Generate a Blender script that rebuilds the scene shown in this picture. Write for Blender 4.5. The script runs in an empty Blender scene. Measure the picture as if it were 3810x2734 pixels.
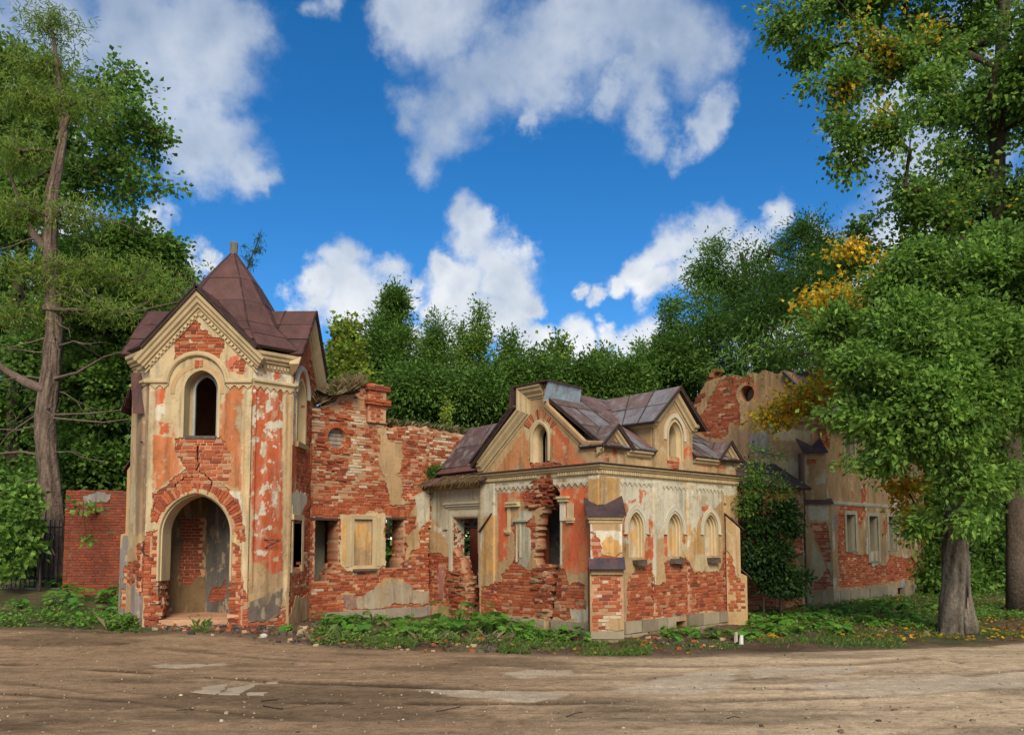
import bpy, math, random
import numpy as np
from mathutils import Vector, Matrix

random.seed(7)
rng = np.random.default_rng(11)
S = bpy.context.scene
COL = S.collection
R = math.radians

# ------------------------------------------------------------------ camera
PITCH = R(4.0)
FPX, CX, HOR = 3025.0, 1905.0, 2008.0          # focal length, centre column, horizon row of the photograph (pixels)
CZ = 2.15                                       # eye height
PY = HOR - FPX * math.tan(PITCH)
cam_d = bpy.data.cameras.new('camera')
cam = bpy.data.objects.new('camera', cam_d)
COL.objects.link(cam)
cam.location = (0, 0, CZ)
cam.rotation_euler = (R(90) + PITCH, 0, 0)
cam_d.sensor_width = 36
cam_d.lens = 36 * FPX / 3810
cam_d.shift_y = (PY - 1367.0) / 3810
cam_d.clip_end = 3000
S.camera = cam

# ------------------------------------------------------------------ sky, sun, exposure
SUN_EL, SUN_AZ = R(38), R(174)                   # azimuth clockwise from +Y: behind the camera
W = bpy.data.worlds.new('World')
S.world = W
W.use_nodes = True
SKY_STRENGTH = 0.066
sun_d = bpy.data.lights.new('sun', 'SUN')
sun_d.energy = 1.9
sun_d.angle = R(32)
sun_d.color = (1.0, 0.91, 0.77)
sun = bpy.data.objects.new('sun', sun_d)
COL.objects.link(sun)
sdir = Vector((math.sin(SUN_AZ) * math.cos(SUN_EL), math.cos(SUN_AZ) * math.cos(SUN_EL), math.sin(SUN_EL)))
sun.rotation_euler = sdir.to_track_quat('Z', 'Y').to_euler()
S.view_settings.view_transform = 'Standard'
S.view_settings.look = 'None'
S.view_settings.gamma = 1.0
S.view_settings.exposure = 1.24
S.view_settings.use_curve_mapping = False
S.cycles.max_bounces = 8
S.cycles.diffuse_bounces = 5
S.cycles.glossy_bounces = 2
S.cycles.transmission_bounces = 3
S.cycles.transparent_max_bounces = 4
S.cycles.use_denoising = True


def ray(x, y):
    """direction of the line of sight through a point of the photograph"""
    a, b = (x - CX) / FPX, (PY - y) / FPX
    return np.array([a, math.cos(PITCH) - b * math.sin(PITCH), math.sin(PITCH) + b * math.cos(PITCH)])


def at(x, y, Y):
    d = ray(x, y)
    return np.array([0, 0, CZ]) + d * (Y / d[1])


def atD(x, y, Y):                                # same, coordinates read on a 2267 px wide view of the photograph
    return at(x * 1.6806, y * 1.6806, Y)


def build_world():
    nt = W.node_tree
    nt.nodes.clear()
    N, L = nt.nodes, nt.links

    def node(t, **kw):
        n = N.new(t)
        for k, v in kw.items():
            setattr(n, k, v)
        return n

    def math_(op, a, b=None, c=None):
        n = node('ShaderNodeMath', operation=op)
        for i, v in enumerate((a, b, c)):
            if v is None:
                continue
            if isinstance(v, (int, float)):
                n.inputs[i].default_value = v
            else:
                L.new(v, n.inputs[i])
        return n.outputs[0]

    def noise(vec, scale, detail=8, rough=0.55):
        n = node('ShaderNodeTexNoise')
        L.new(vec, n.inputs['Vector'])
        n.inputs['Scale'].default_value = scale
        n.inputs['Detail'].default_value = detail
        n.inputs['Roughness'].default_value = rough
        return n

    def ss(v, a, b):
        n = node('ShaderNodeMapRange', interpolation_type='SMOOTHSTEP')
        L.new(v, n.inputs[0])
        n.inputs[1].default_value = a
        n.inputs[2].default_value = b
        return n.outputs[0]

    tc = node('ShaderNodeTexCoord')
    d = tc.outputs['Generated']
    # domain warp for ragged outlines
    n1 = noise(d, 7.0, 6, 0.6)
    w1 = node('ShaderNodeVectorMath', operation='MULTIPLY_ADD')
    L.new(n1.outputs['Color'], w1.inputs[0])
    w1.inputs[1].default_value = (0.15, 0.15, 0.15)
    w1.inputs[2].default_value = (-0.075, -0.075, -0.075)
    w2 = node('ShaderNodeVectorMath', operation='ADD')
    L.new(d, w2.inputs[0])
    L.new(w1.outputs[0], w2.inputs[1])
    dw = w2.outputs[0]
    blobs = [  # cumulus lumps: bearing given by where they stand in the photograph, angular size
        (330, 30, 130), (450, 70, 130), (530, 60, 70), (350, 190, 100), (450, 190, 90), (470, 285, 95), (540, 360, 70),
        (590, 375, 40), (420, 340, 85), (250, 60, 80), (140, 60, 130), (60, 250, 150), (120, 420, 110), (350, 480, 55), (430, 575, 50), (480, 590, 30),
        (865, 40, 60), (960, 50, 100), (1010, 30, 90), (890, 240, 60), (960, 260, 95), (925, 325, 65), (1040, 215, 90), (1110, 160, 80),
        (1170, 110, 110), (1280, 60, 130), (1400, 50, 150), (1490, 60, 105), (1590, 80, 50), (1400, 170, 80), (1330, 215, 50),
        (1430, 255, 55), (1560, 260, 42), (1500, 300, 40), (1590, 215, 40), (1210, 190, 60), (1190, 265, 30), 
        (690, 30, 38), (735, 80, 16), 
        (765, 570, 70), (715, 600, 62), (840, 600, 62), (770, 660, 100), (690, 670, 60), (885, 630, 40),
        (1035, 490, 48), (1060, 545, 72), (1115, 540, 45), (1085, 620, 85), (965, 600, 48), (1000, 650, 80), (1130, 660, 50), (1070, 720, 90),
        (1500, 540, 60), (1445, 585, 55), (1550, 525, 55), (1385, 625, 45), (1470, 640, 60), (1560, 610, 75), (1275, 625, 32), (1325, 645, 40),
        (1630, 590, 80), (1690, 490, 40), (1260, 750, 62), (1350, 740, 48), (1160, 765, 60), (1420, 790, 80), (900, 780, 90),
        (1250, 860, 150), (900, 880, 160), (1500, 900, 160), (500, 900, 160), (200, 700, 160), (1800, 800, 200), (2150, 620, 200), (1960, 560, 150),
        (2080, 300, 170), (1950, 250, 100), (2200, 120, 150), (1900, 100, 70), (1850, 330, 40), (1800, 560, 60)]
    acc = None
    for (x, y, r) in blobs:
        c = Vector(ray(x * 1.6806, y * 1.6806)).normalized()
        vd = node('ShaderNodeVectorMath', operation='DISTANCE')
        L.new(dw, vd.inputs[0])
        vd.inputs[1].default_value = c
        m = math_('MULTIPLY_ADD', vd.outputs['Value'], -1.0 / (r * 1.01 / 1800), 1.0)
        acc = m if acc is None else math_('SMOOTH_MAX', acc, m, 0.25)
    # the same kind of broken cloud all around, away from these bearings
    sep = node('ShaderNodeSeparateXYZ')
    L.new(d, sep.inputs[0])
    far = noise(dw, 2.6, 4, 0.55)
    gen = math_('MULTIPLY_ADD', far.outputs['Fac'], 6.0, -3.1)
    inview = ss(sep.outputs['Y'], 0.55, 0.72)
    gen = math_('SUBTRACT', gen, math_('MULTIPLY', inview, 6.0))
    acc = math_('MAXIMUM', acc, gen)
    n2 = noise(d, 15.0, 12, 0.64)
    n3 = noise(d, 5.0, 5, 0.5)
    field = math_('ADD', acc, math_('MULTIPLY_ADD', n2.outputs['Fac'], 1.15, -0.575))
    field = math_('ADD', field, math_('MULTIPLY_ADD', n3.outputs['Fac'], 1.3, -0.65))
    soft = math_('MULTIPLY_ADD', ss(sep.outputs['Z'], 0.24, 0.44), 0.50, 0.50)
    alpha = ss(math_('DIVIDE', math_('ADD', field, 0.12), soft), 0.0, 1.0)
    alpha = math_('MULTIPLY', alpha, math_('MULTIPLY_ADD', ss(sep.outputs['Z'], 0.26, 0.50), -0.24, 0.97))
    # sunlit billows and greyer thick parts
    off = node('ShaderNodeVectorMath', operation='ADD')
    L.new(d, off.inputs[0])
    off.inputs[1].default_value = (-0.012, 0, 0.022)
    n4 = noise(off.outputs[0], 6.0, 5, 0.5)
    n5 = noise(d, 6.0, 5, 0.5)
    bil = math_('SUBTRACT', n5.outputs['Fac'], n4.outputs['Fac'])
    lit = math_('MULTIPLY_ADD', bil, 2.0, 0.80)
    thick = ss(field, 0.45, 1.5)
    lit = math_('SUBTRACT', lit, math_('MULTIPLY', thick, 0.26))
    lit = math_('ADD', lit, math_('MULTIPLY_ADD', n3.outputs['Fac'], 0.7, -0.35))
    lit = math_('SUBTRACT', lit, math_('MULTIPLY', ss(sep.outputs['Z'], 0.20, 0.50), 0.34))
    ramp = node('ShaderNodeValToRGB')
    L.new(lit, ramp.inputs[0])
    e = ramp.color_ramp.elements
    e[0].position, e[0].color = 0.05, (0.26, 0.34, 0.46, 1)
    e[1].position, e[1].color = 0.95, (0.86, 0.87, 0.88, 1)
    el = ramp.color_ramp.elements.new(0.5)
    el.color = (0.53, 0.59, 0.67, 1)
    sky = node('ShaderNodeTexSky', sky_type='NISHITA')
    sky.sun_disc = False
    sky.sun_elevation = SUN_EL
    sky.sun_rotation = SUN_AZ
    sky.altitude = 1500
    sky.air_density = 1.0
    sky.dust_density = 0.35
    sky.ozone_density = 4.0
    hs = node('ShaderNodeHueSaturation')
    hs.inputs['Saturation'].default_value = 1.3
    L.new(sky.outputs[0], hs.inputs['Color'])
    bg = node('ShaderNodeBackground')
    bg.inputs['Strength'].default_value = SKY_STRENGTH
    L.new(hs.outputs[0], bg.inputs[0])
    bc = node('ShaderNodeBackground')
    L.new(ramp.outputs[0], bc.inputs[0])
    bc.inputs['Strength'].default_value = 0.48
    mix = node('ShaderNodeMixShader')
    L.new(alpha, mix.inputs[0])
    L.new(bg.outputs[0], mix.inputs[1])
    L.new(bc.outputs[0], mix.inputs[2])
    out = node('ShaderNodeOutputWorld')
    L.new(mix.outputs[0], out.inputs[0])
    W.cycles.sampling_method = 'MANUAL'
    W.cycles.sample_map_resolution = 512


build_world()


# ------------------------------------------------------------------ numeric noise
def _h(ix, iy, iz, seed):
    h = (ix.astype(np.int64) * 374761393 + iy.astype(np.int64) * 668265263 + iz * 1274126177 + seed * 974634541) & 0xffffffff
    h = ((h ^ (h >> 13)) * 1274126177) & 0xffffffff
    h = ((h ^ (h >> 16)) * 2246822519) & 0xffffffff
    return ((h ^ (h >> 15)) & 0xffff) / 65535.0


def vn(x, y, seed=0):
    x, y = np.asarray(x, float), np.asarray(y, float)
    ix, iy = np.floor(x), np.floor(y)
    fx, fy = x - ix, y - iy
    fx, fy = fx * fx * (3 - 2 * fx), fy * fy * (3 - 2 * fy)
    a, b = _h(ix, iy, 0, seed), _h(ix + 1, iy, 0, seed)
    c, d = _h(ix, iy + 1, 0, seed), _h(ix + 1, iy + 1, 0, seed)
    return (a * (1 - fx) + b * fx) * (1 - fy) + (c * (1 - fx) + d * fx) * fy


def fbm(x, y, seed=0, o=4, g=0.5):
    s, a, t = 0, 1.0, 0
    for k in range(o):
        s = s + a * vn(x * 2 ** k + 13.1 * k, y * 2 ** k + 7.7 * k, seed + k)
        t += a
        a *= g
    return s / t                                   # 0..1


# ------------------------------------------------------------------ materials
def material(name, rough=0.9, spec=0.2, attr=True, color=(0.5, 0.5, 0.5), bump=None, vary=None, translucent=0, extra=None):
    """colour from the mesh attribute Col (or a constant), fine value noise and relief on top"""
    m = bpy.data.materials.new(name)
    m.use_nodes = True
    nt = m.node_tree
    N, L = nt.nodes, nt.links
    b = N['Principled BSDF']
    b.inputs['Roughness'].default_value = rough
    b.inputs['Specular IOR Level'].default_value = spec
    if attr:
        a = N.new('ShaderNodeAttribute')
        a.attribute_name = 'Col'
        c = a.outputs['Color']
    else:
        a = N.new('ShaderNodeRGB')
        a.outputs[0].default_value = (*color, 1)
        c = a.outputs[0]
    tc = N.new('ShaderNodeTexCoord')
    if vary:
        for (scale, amt, sc3) in vary:
            mp = N.new('ShaderNodeMapping')
            mp.inputs['Scale'].default_value = sc3
            L.new(tc.outputs['Object'], mp.inputs[0])
            n = N.new('ShaderNodeTexNoise')
            n.inputs['Scale'].default_value = scale
            n.inputs['Detail'].default_value = 6
            n.inputs['Roughness'].default_value = 0.65
            L.new(mp.outputs[0], n.inputs['Vector'])
            mr = N.new('ShaderNodeMapRange')
            L.new(n.outputs['Fac'], mr.inputs[0])
            mr.inputs[1].default_value = 0.25
            mr.inputs[2].default_value = 0.75
            mr.inputs[3].default_value = 1 - amt
            mr.inputs[4].default_value = 1 + amt
            vm = N.new('ShaderNodeVectorMath')
            vm.operation = 'SCALE'
            L.new(c, vm.inputs[0])
            L.new(mr.outputs[0], vm.inputs['Scale'])
            c = vm.outputs[0]
    if extra:
        c = extra(nt, tc, c)
    L.new(c, b.inputs['Base Color'])
    if bump:
        prev = None
        for (scale, strength, dist) in bump:
            n = N.new('ShaderNodeTexNoise')
            n.inputs['Scale'].default_value = scale
            n.inputs['Detail'].default_value = 8
            n.inputs['Roughness'].default_value = 0.6
            L.new(tc.outputs['Object'], n.inputs['Vector'])
            bp = N.new('ShaderNodeBump')
            bp.inputs['Strength'].default_value = strength
            bp.inputs['Distance'].default_value = dist
            L.new(n.outputs['Fac'], bp.inputs['Height'])
            if prev:
                L.new(prev, bp.inputs['Normal'])
            prev = bp.outputs[0]
        L.new(prev, b.inputs['Normal'])
    if translucent:
        t = N.new('ShaderNodeBsdfTranslucent')
        L.new(c, t.inputs[0])
        mx = N.new('ShaderNodeMixShader')
        mx.inputs[0].default_value = translucent
        L.new(b.outputs[0], mx.inputs[1])
        L.new(t.outputs[0], mx.inputs[2])
        L.new(mx.outputs[0], N['Material Output'].inputs[0])
    return m


def rust_streaks(nt, tc, c, pale=0.0):
    N, L = nt.nodes, nt.links
    mp = N.new('ShaderNodeMapping')
    mp.inputs['Scale'].default_value = (3, 3, 0.9)
    L.new(tc.outputs['Object'], mp.inputs[0])
    n = N.new('ShaderNodeTexNoise')
    n.inputs['Scale'].default_value = 1.6
    n.inputs['Detail'].default_value = 9
    n.inputs['Roughness'].default_value = 0.7
    L.new(mp.outputs[0], n.inputs['Vector'])
    r = N.new('ShaderNodeValToRGB')
    L.new(n.outputs['Fac'], r.inputs[0])
    r.color_ramp.elements[0].position = 0.5
    r.color_ramp.elements[0].color = (0, 0, 0, 1)
    r.color_ramp.elements[1].position = 0.66
    r.color_ramp.elements[1].color = (1, 1, 1, 1)
    mx = N.new('ShaderNodeMix')
    mx.data_type = 'RGBA'
    L.new(r.outputs[0], mx.inputs[0])
    mx.inputs[7].default_value = (0.15, 0.055, 0.032, 1)
    L.new(c, mx.inputs[6])
    f = N.new('ShaderNodeMath')
    f.operation = 'MULTIPLY'
    f.inputs[1].default_value = 0.6
    L.new(r.outputs[0], f.inputs[0])
    L.new(f.outputs[0], mx.inputs[0])
    if not pale:
        return mx.outputs[2]
    mp2 = N.new('ShaderNodeMapping')
    mp2.inputs['Scale'].default_value = (2.2, 2.2, 1.4)
    mp2.inputs['Location'].default_value = (7, 3, 1)
    L.new(tc.outputs['Object'], mp2.inputs[0])
    n2 = N.new('ShaderNodeTexNoise')
    n2.inputs['Scale'].default_value = 1.9
    n2.inputs['Detail'].default_value = 11
    n2.inputs['Roughness'].default_value = 0.72
    L.new(mp2.outputs[0], n2.inputs['Vector'])
    r2 = N.new('ShaderNodeMapRange')
    L.new(n2.outputs['Fac'], r2.inputs[0])
    r2.inputs[1].default_value = 0.50
    r2.inputs[2].default_value = 0.62
    r2.inputs[4].default_value = pale
    m2 = N.new('ShaderNodeMix')
    m2.data_type = 'RGBA'
    L.new(r2.outputs[0], m2.inputs[0])
    L.new(mx.outputs[2], m2.inputs[6])
    m2.inputs[7].default_value = (0.225, 0.225, 0.22, 1)
    return m2.outputs[2]


ONE = (1, 1, 1)
M_PLASTER = material('weathered plaster', 0.93, 0.12, vary=[(3.2, 0.14, (1, 1, 0.5)), (45, 0.10, ONE)], bump=[(9, 0.35, 0.02), (70, 0.35, 0.006)])
M_TRIM = material('moulded plaster', 0.93, 0.12, vary=[(4.0, 0.20, (1, 1, 0.4)), (40, 0.12, ONE)], bump=[(30, 0.4, 0.006)])
M_BRICK = material('old brick', 0.92, 0.12, vary=[(6, 0.16, ONE), (60, 0.18, ONE)], bump=[(45, 0.6, 0.006)])
M_CORE = material('mortar and rubble', 0.96, 0.08, vary=[(2.0, 0.3, ONE), (30, 0.25, ONE)], bump=[(22, 0.7, 0.015)])
M_STONE = material('limestone plinth', 0.93, 0.12, vary=[(3, 0.2, ONE), (40, 0.18, ONE)], bump=[(20, 0.5, 0.012)])
M_ROOF = material('rusty roof sheet', 0.7, 0.28, vary=[(3, 0.35, (1, 1, 0.5)), (40, 0.2, ONE)], bump=[(4, 0.5, 0.03), (11, 0.4, 0.012), (50, 0.2, 0.003)], extra=rust_streaks)
M_ROOF2 = material('worn painted roof sheet', 0.75, 0.22, vary=[(3, 0.35, (1, 1, 0.5)), (40, 0.2, ONE)], bump=[(4, 0.5, 0.03), (11, 0.4, 0.012), (50, 0.2, 0.003)], extra=lambda nt, tc, c: rust_streaks(nt, tc, c, 0.6))
M_IRON = material('black iron', 0.6, 0.4, attr=False, color=(0.018, 0.016, 0.015), vary=[(20, 0.3, ONE)])
M_WOOD = material('grey weathered wood', 0.85, 0.2, vary=[(9, 0.35, (1, 1, 0.1)), (50, 0.2, (1, 1, 0.2))], bump=[(30, 0.5, 0.005)])
M_BARK = material('bark', 0.95, 0.1, vary=[(5, 0.35, (1, 1, 0.22)), (26, 0.45, (1, 1, 0.3))], bump=[(11, 0.9, 0.05), (40, 0.6, 0.015)])
M_LEAF = material('leaf', 0.5, 0.25, translucent=0.5)
M_SOIL = material('soil', 0.97, 0.05, vary=[(2, 0.25, ONE), (18, 0.3, ONE), (90, 0.3, ONE)], bump=[(12, 0.6, 0.03), (60, 0.7, 0.012)])
M_ROAD = material('dirt road', 0.96, 0.08, vary=[(1.2, 0.14, (1, 3.0, 1)), (9, 0.26, (1, 1.8, 1)), (32, 0.34, (1, 1.3, 1)), (90, 0.40, ONE)],
                  bump=[(9, 0.5, 0.03), (50, 0.8, 0.012), (160, 0.6, 0.004)])


# ------------------------------------------------------------------ objects
def org(o):
    while o.parent:
        o = o.parent
    return np.array(o.location)


def thing(name, label, cat, loc, group=None):
    o = bpy.data.objects.new(name, None)
    COL.objects.link(o)
    o.location = loc
    o['label'], o['category'] = label, cat
    if group:
        o['group'] = group
    return o


def make_mesh(name, V, F, mat, col=None, smooth=False):
    V = np.asarray(V, np.float32)
    me = bpy.data.meshes.new(name)
    if isinstance(F, np.ndarray):
        groups = [F]
    elif len(F) and isinstance(F[0], np.ndarray) and F[0].ndim == 2:
        groups = [f for f in F if len(f)]
    else:
        by = {}
        for f in F:
            by.setdefault(len(f), []).append(f)
        groups = [np.array(v) for v in by.values()]
    loops = np.concatenate([g.ravel() for g in groups]).astype(np.int32)
    tot = np.concatenate([np.full(len(g), g.shape[1]) for g in groups]).astype(np.int32)
    start = np.concatenate([[0], np.cumsum(tot)[:-1]]).astype(np.int32)
    me.vertices.add(len(V))
    me.vertices.foreach_set('co', V.ravel())
    me.loops.add(len(loops))
    me.loops.foreach_set('vertex_index', loops)
    me.polygons.add(len(tot))
    me.polygons.foreach_set('loop_start', start)
    me.polygons.foreach_set('loop_total', tot)
    me.polygons.foreach_set('use_smooth', np.full(len(tot), bool(smooth)))
    if col is not None:
        ca = me.color_attributes.new('Col', 'FLOAT_COLOR', 'POINT')
        c = np.asarray(col, np.float32)
        if c.ndim == 1:
            c = np.tile(c, (len(V), 1))
        c4 = np.ones((len(V), 4), np.float32)
        c4[:, :3] = c
        ca.data.foreach_set('color', c4.ravel())
    me.update(calc_edges=True)
    me.materials.append(mat)
    return me


def put(name, V, F, mat, parent=None, col=None, smooth=False, kind=None, label=None):
    V = np.asarray(V, float)
    if not len(V) or not sum(len(f) for f in F):
        return None
    if parent is not None:
        V = V - org(parent)
    o = bpy.data.objects.new(name, make_mesh(name, V, F, mat, col, smooth))
    COL.objects.link(o)
    if parent is not None:
        o.parent = parent
    if kind:
        o['kind'] = kind
    if label:
        o['label'] = label
    return o


class MB:
    """collects shapes into one mesh"""

    def __init__(s):
        s.V, s.F, s.C, s.n, s.nf = [], [], [], 0, []

    def add(s, V, F, c=(0.5, 0.5, 0.5)):
        V = np.asarray(V, float)
        s.V.append(V)
        s.F += [tuple(int(i) + s.n for i in f) for f in F]
        c = np.asarray(c, float)
        s.C.append(np.tile(c, (len(V), 1)) if c.ndim == 1 else c)
        s.n += len(V)
        s.nf.append(len(F))

    def hexa(s, P, c=(0.5, 0.5, 0.5)):             # 8 corners: bottom 0-3, top 4-7
        s.add(P, [(3, 2, 1, 0), (4, 5, 6, 7), (0, 1, 5, 4), (1, 2, 6, 5), (2, 3, 7, 6), (3, 0, 4, 7)], c)

    def box(s, c0, c1, col=(0.5, 0.5, 0.5), jit=0):
        (x0, y0, z0), (x1, y1, z1) = c0, c1
        P = np.array([(x0, y0, z0), (x1, y0, z0), (x1, y1, z0), (x0, y1, z0), (x0, y0, z1), (x1, y0, z1), (x1, y1, z1), (x0, y1, z1)], float)
        if jit:
            P += rng.uniform(-jit, jit, P.shape)
        s.hexa(P, col)

    def tube(s, P, rad, n=6, c=(0.5, 0.5, 0.5), cap=True):
        P = np.asarray(P, float)
        m = len(P)
        rad = np.broadcast_to(np.asarray(rad, float), (m,))
        T = np.gradient(P, axis=0)
        T /= np.linalg.norm(T, axis=1, keepdims=True) + 1e-9
        up = np.array([0, 0, 1.0]) if abs(T[0][2]) < 0.9 else np.array([1.0, 0, 0])
        A = np.cross(T, up)
        A /= np.linalg.norm(A, axis=1, keepdims=True) + 1e-9
        B = np.cross(T, A)
        an = np.linspace(0, 2 * math.pi, n, endpoint=False)
        V = P[:, None, :] + rad[:, None, None] * (np.cos(an)[None, :, None] * A[:, None, :] + np.sin(an)[None, :, None] * B[:, None, :])
        F = []
        for i in range(m - 1):
            for k in range(n):
                F.append((i * n + k, i * n + (k + 1) % n, (i + 1) * n + (k + 1) % n, (i + 1) * n + k))
        if cap:
            F.append(tuple(range(n))[::-1])
            F.append(tuple((m - 1) * n + k for k in range(n)))
        s.add(V.reshape(-1, 3), F, c)

    def build(s, name, mat, parent=None, smooth=False, kind=None, label=None):
        if not s.V:
            return None
        return put(name, np.concatenate(s.V), s.F, mat, parent, np.concatenate(s.C), smooth, kind, label)


    def each(s, name, mat, parent=None):
        """every shape collected becomes an object of its own"""
        k0, f0 = 0, 0
        for V, C, nf in zip(s.V, s.C, s.nf):
            put(name, V, [tuple(i - k0 for i in f) for f in s.F[f0:f0 + nf]], mat, parent, C)
            k0 += len(V)
            f0 += nf


# ------------------------------------------------------------------ wall faces
ZR = {1: (400, 850, 900 / 1830), 2: (400, 1600, 900 / 1830), 3: (1050, 1350, 900 / 1395), 4: (1500, 1380, 800 / 2099), 5: (1650, 1750, 800 / 1859),
      6: (2150, 1400, 700 / 1139), 7: (2550, 1300, 950 / 1405), 8: (0, 1100, 800 / 1001), 0: (0, 0, 1.6806)}


def src(zoom, x, y):
    a, b, k = ZR[zoom]
    return a + x * k, b + y * k


class Face:
    """a vertical wall plane: u runs along it to the viewer's right, z up, o out towards the viewer"""

    def __init__(s, P, deg, length, seed):
        s.P = np.array([P[0], P[1], 0.0])
        t = R(deg)
        s.u = np.array([math.cos(t), math.sin(t), 0])
        s.n = np.array([math.sin(t), -math.cos(t), 0])
        s.L, s.seed = length, seed

    def p3(s, u, z, o=0.0):
        u, z, o = np.broadcast_arrays(np.asarray(u, float), np.asarray(z, float), np.asarray(o, float))
        out = s.P + u[..., None] * s.u + o[..., None] * s.n
        out = out.copy()
        out[..., 2] += z
        return out

    def px(s, zoom, x, y, o=0.0):
        d = ray(*src(zoom, x, y))
        c = np.array([0, 0, CZ])
        t = ((s.P + o * s.n - c) @ s.n) / (d @ s.n)
        q = c + t * d
        return np.array([(q - s.P) @ s.u, q[2]])

    def poly(s, zoom, pts):
        return np.array([s.px(zoom, x, y) for x, y in pts])


def sdf(U, Z, poly):
    poly = np.asarray(poly)
    d = np.full(U.shape, 1e9)
    ins = np.zeros(U.shape, bool)
    for i in range(len(poly)):
        a, b = poly[i], poly[(i + 1) % len(poly)]
        e = b - a
        wx, wz = U - a[0], Z - a[1]
        t = np.clip((wx * e[0] + wz * e[1]) / (e @ e + 1e-12), 0, 1)
        d = np.minimum(d, (wx - e[0] * t) ** 2 + (wz - e[1] * t) ** 2)
        c = ((a[1] > Z) != (b[1] > Z)) & (U < (b[0] - a[0]) * (Z - a[1]) / ((b[1] - a[1]) + 1e-12) + a[0])
        ins ^= c
    return np.where(ins, -1, 1) * np.sqrt(d)


def arch_f(U, Z, cu, hw, z0, zs, rad=None):
    """pointed (rad > hw) or round arch opening; negative inside"""
    rad = rad or hw
    lo = np.maximum(np.abs(U - cu) - hw, z0 - Z)
    dx = np.abs(U - cu) + (rad - hw)
    hi = np.sqrt(dx ** 2 + np.maximum(Z - zs, 0) ** 2) - rad
    return np.where(Z > zs, hi, lo)


def arch_path(cu, hw, z0, zs, rad=None, n=10):
    rad = rad or hw
    c = rad - hw
    a1 = math.acos(c / rad)
    pts = [(cu - hw, z0)] if z0 < zs - 1e-4 else []
    for k in range(n + 1):
        a = a1 * k / n
        pts.append((cu + c - rad * math.cos(a), zs + rad * math.sin(a)))
    for k in range(n - 1, -1, -1):
        a = a1 * k / n
        pts.append((cu - c + rad * math.cos(a), zs + rad * math.sin(a)))
    if z0 < zs - 1e-4:
        pts.append((cu + hw, z0))
    return np.array(pts)


def rect_f(U, Z, u0, u1, z0, z1):
    return np.maximum(np.maximum(u0 - U, U - u1), np.maximum(z0 - Z, Z - z1))


def warp(U, Z, seed, amp, freq):
    return (U + amp * 2 * (fbm(U * freq, Z * freq, seed, 4) - 0.5) * 1.6, Z + amp * 2 * (fbm(U * freq + 50, Z * freq + 9, seed + 5, 4) - 0.5) * 1.6)


def sheet(face, fn, box, of, ob, res, colfn=None, back=False):
    """slab filling fn<0 between offsets of (front, may be a function) and ob (back); vertices at the rim slide on to the outline"""
    u0, u1, z0, z1 = box
    nu, nz = max(2, int(math.ceil((u1 - u0) / res))), max(2, int(math.ceil((z1 - z0) / res)))
    us, zs = np.linspace(u0, u1, nu + 1), np.linspace(z0, z1, nz + 1)
    U, Z = np.meshgrid(us, zs, indexing='ij')
    f = fn(U, Z)
    keep = (f[:-1, :-1] + f[1:, :-1] + f[:-1, 1:] + f[1:, 1:]) < 0
    cnt = np.zeros(f.shape)
    for a in (0, 1):
        for b in (0, 1):
            cnt[a:a + nu, b:b + nz] += keep
    rim = (cnt > 0) & (cnt < 4)
    gu, gz = np.gradient(f, us, zs)
    g2 = gu ** 2 + gz ** 2 + 1e-9
    lim = 0.62 * res
    du, dz = np.clip(-f * gu / g2, -lim, lim), np.clip(-f * gz / g2, -lim, lim)
    U2 = np.clip(np.where(rim, U + du, U), u0, u1)
    Z2 = np.clip(np.where(rim, Z + dz, Z), z0, z1)
    O = of(U2, Z2) if callable(of) else np.full(U.shape, float(of))
    used = cnt > 0
    idx = np.full(f.shape, -1, np.int64)
    idx[used] = np.arange(used.sum())
    n0 = int(used.sum())
    Vf = face.p3(U2[used], Z2[used], O[used])
    Vb = face.p3(U2[used], Z2[used], np.full(n0, float(ob)))
    i, j = np.nonzero(keep)
    q = [idx[i, j], idx[i + 1, j], idx[i + 1, j + 1], idx[i, j + 1]]
    F = [np.stack(q, 1)]
    kp = np.pad(keep, 1)
    for (di, dj, a, b) in ((0, -1, 0, 1), (1, 0, 1, 2), (0, 1, 2, 3), (-1, 0, 3, 0)):
        m = ~kp[i + 1 + di, j + 1 + dj]
        F.append(np.stack([q[b][m], q[a][m], q[a][m] + n0, q[b][m] + n0], 1))
    if back:
        F.append(np.stack([q[3], q[2], q[1], q[0]], 1) + n0)
    c = None
    if colfn is not None:
        c = colfn(U2[used], Z2[used])
        c = np.concatenate([c, c])
    return np.concatenate([Vf, Vb]), [np.concatenate(F)], c


def sweep(face, path, prof, mb, col, ends=True, shape=None):
    """profile [(d, o)] carried along a path [(u, z)] in the wall plane; d is measured to the left of the path"""
    P = np.asarray(path, float)
    T = np.diff(P, axis=0)
    T /= np.linalg.norm(T, axis=1, keepdims=True) + 1e-9
    Nn = np.stack([-T[:, 1], T[:, 0]], 1)
    n = np.zeros_like(P)
    n[:-1] += Nn
    n[1:] += Nn
    n /= np.linalg.norm(n, axis=1, keepdims=True) + 1e-9
    k = np.ones(len(P))
    k[1:-1] = 1 / np.clip((n[1:-1] * Nn[1:]).sum(1), 0.35, 1)
    n *= k[:, None]
    m = len(prof)
    pr = np.asarray(prof, float)
    UV = P[:, None, :] + n[:, None, :] * pr[None, :, :1]
    V = face.p3(UV[..., 0], UV[..., 1], np.broadcast_to(pr[:, 1], UV.shape[:2]))
    F = []
    for i in range(len(P) - 1):
        for j in range(m - 1):
            F.append((i * m + j, i * m + j + 1, (i + 1) * m + j + 1, (i + 1) * m + j))
    if ends:
        F.append(tuple(range(m)))
        F.append(tuple((len(P) - 1) * m + j for j in range(m))[::-1])
    mb.add(V.reshape(-1, 3), F, col)


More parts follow.
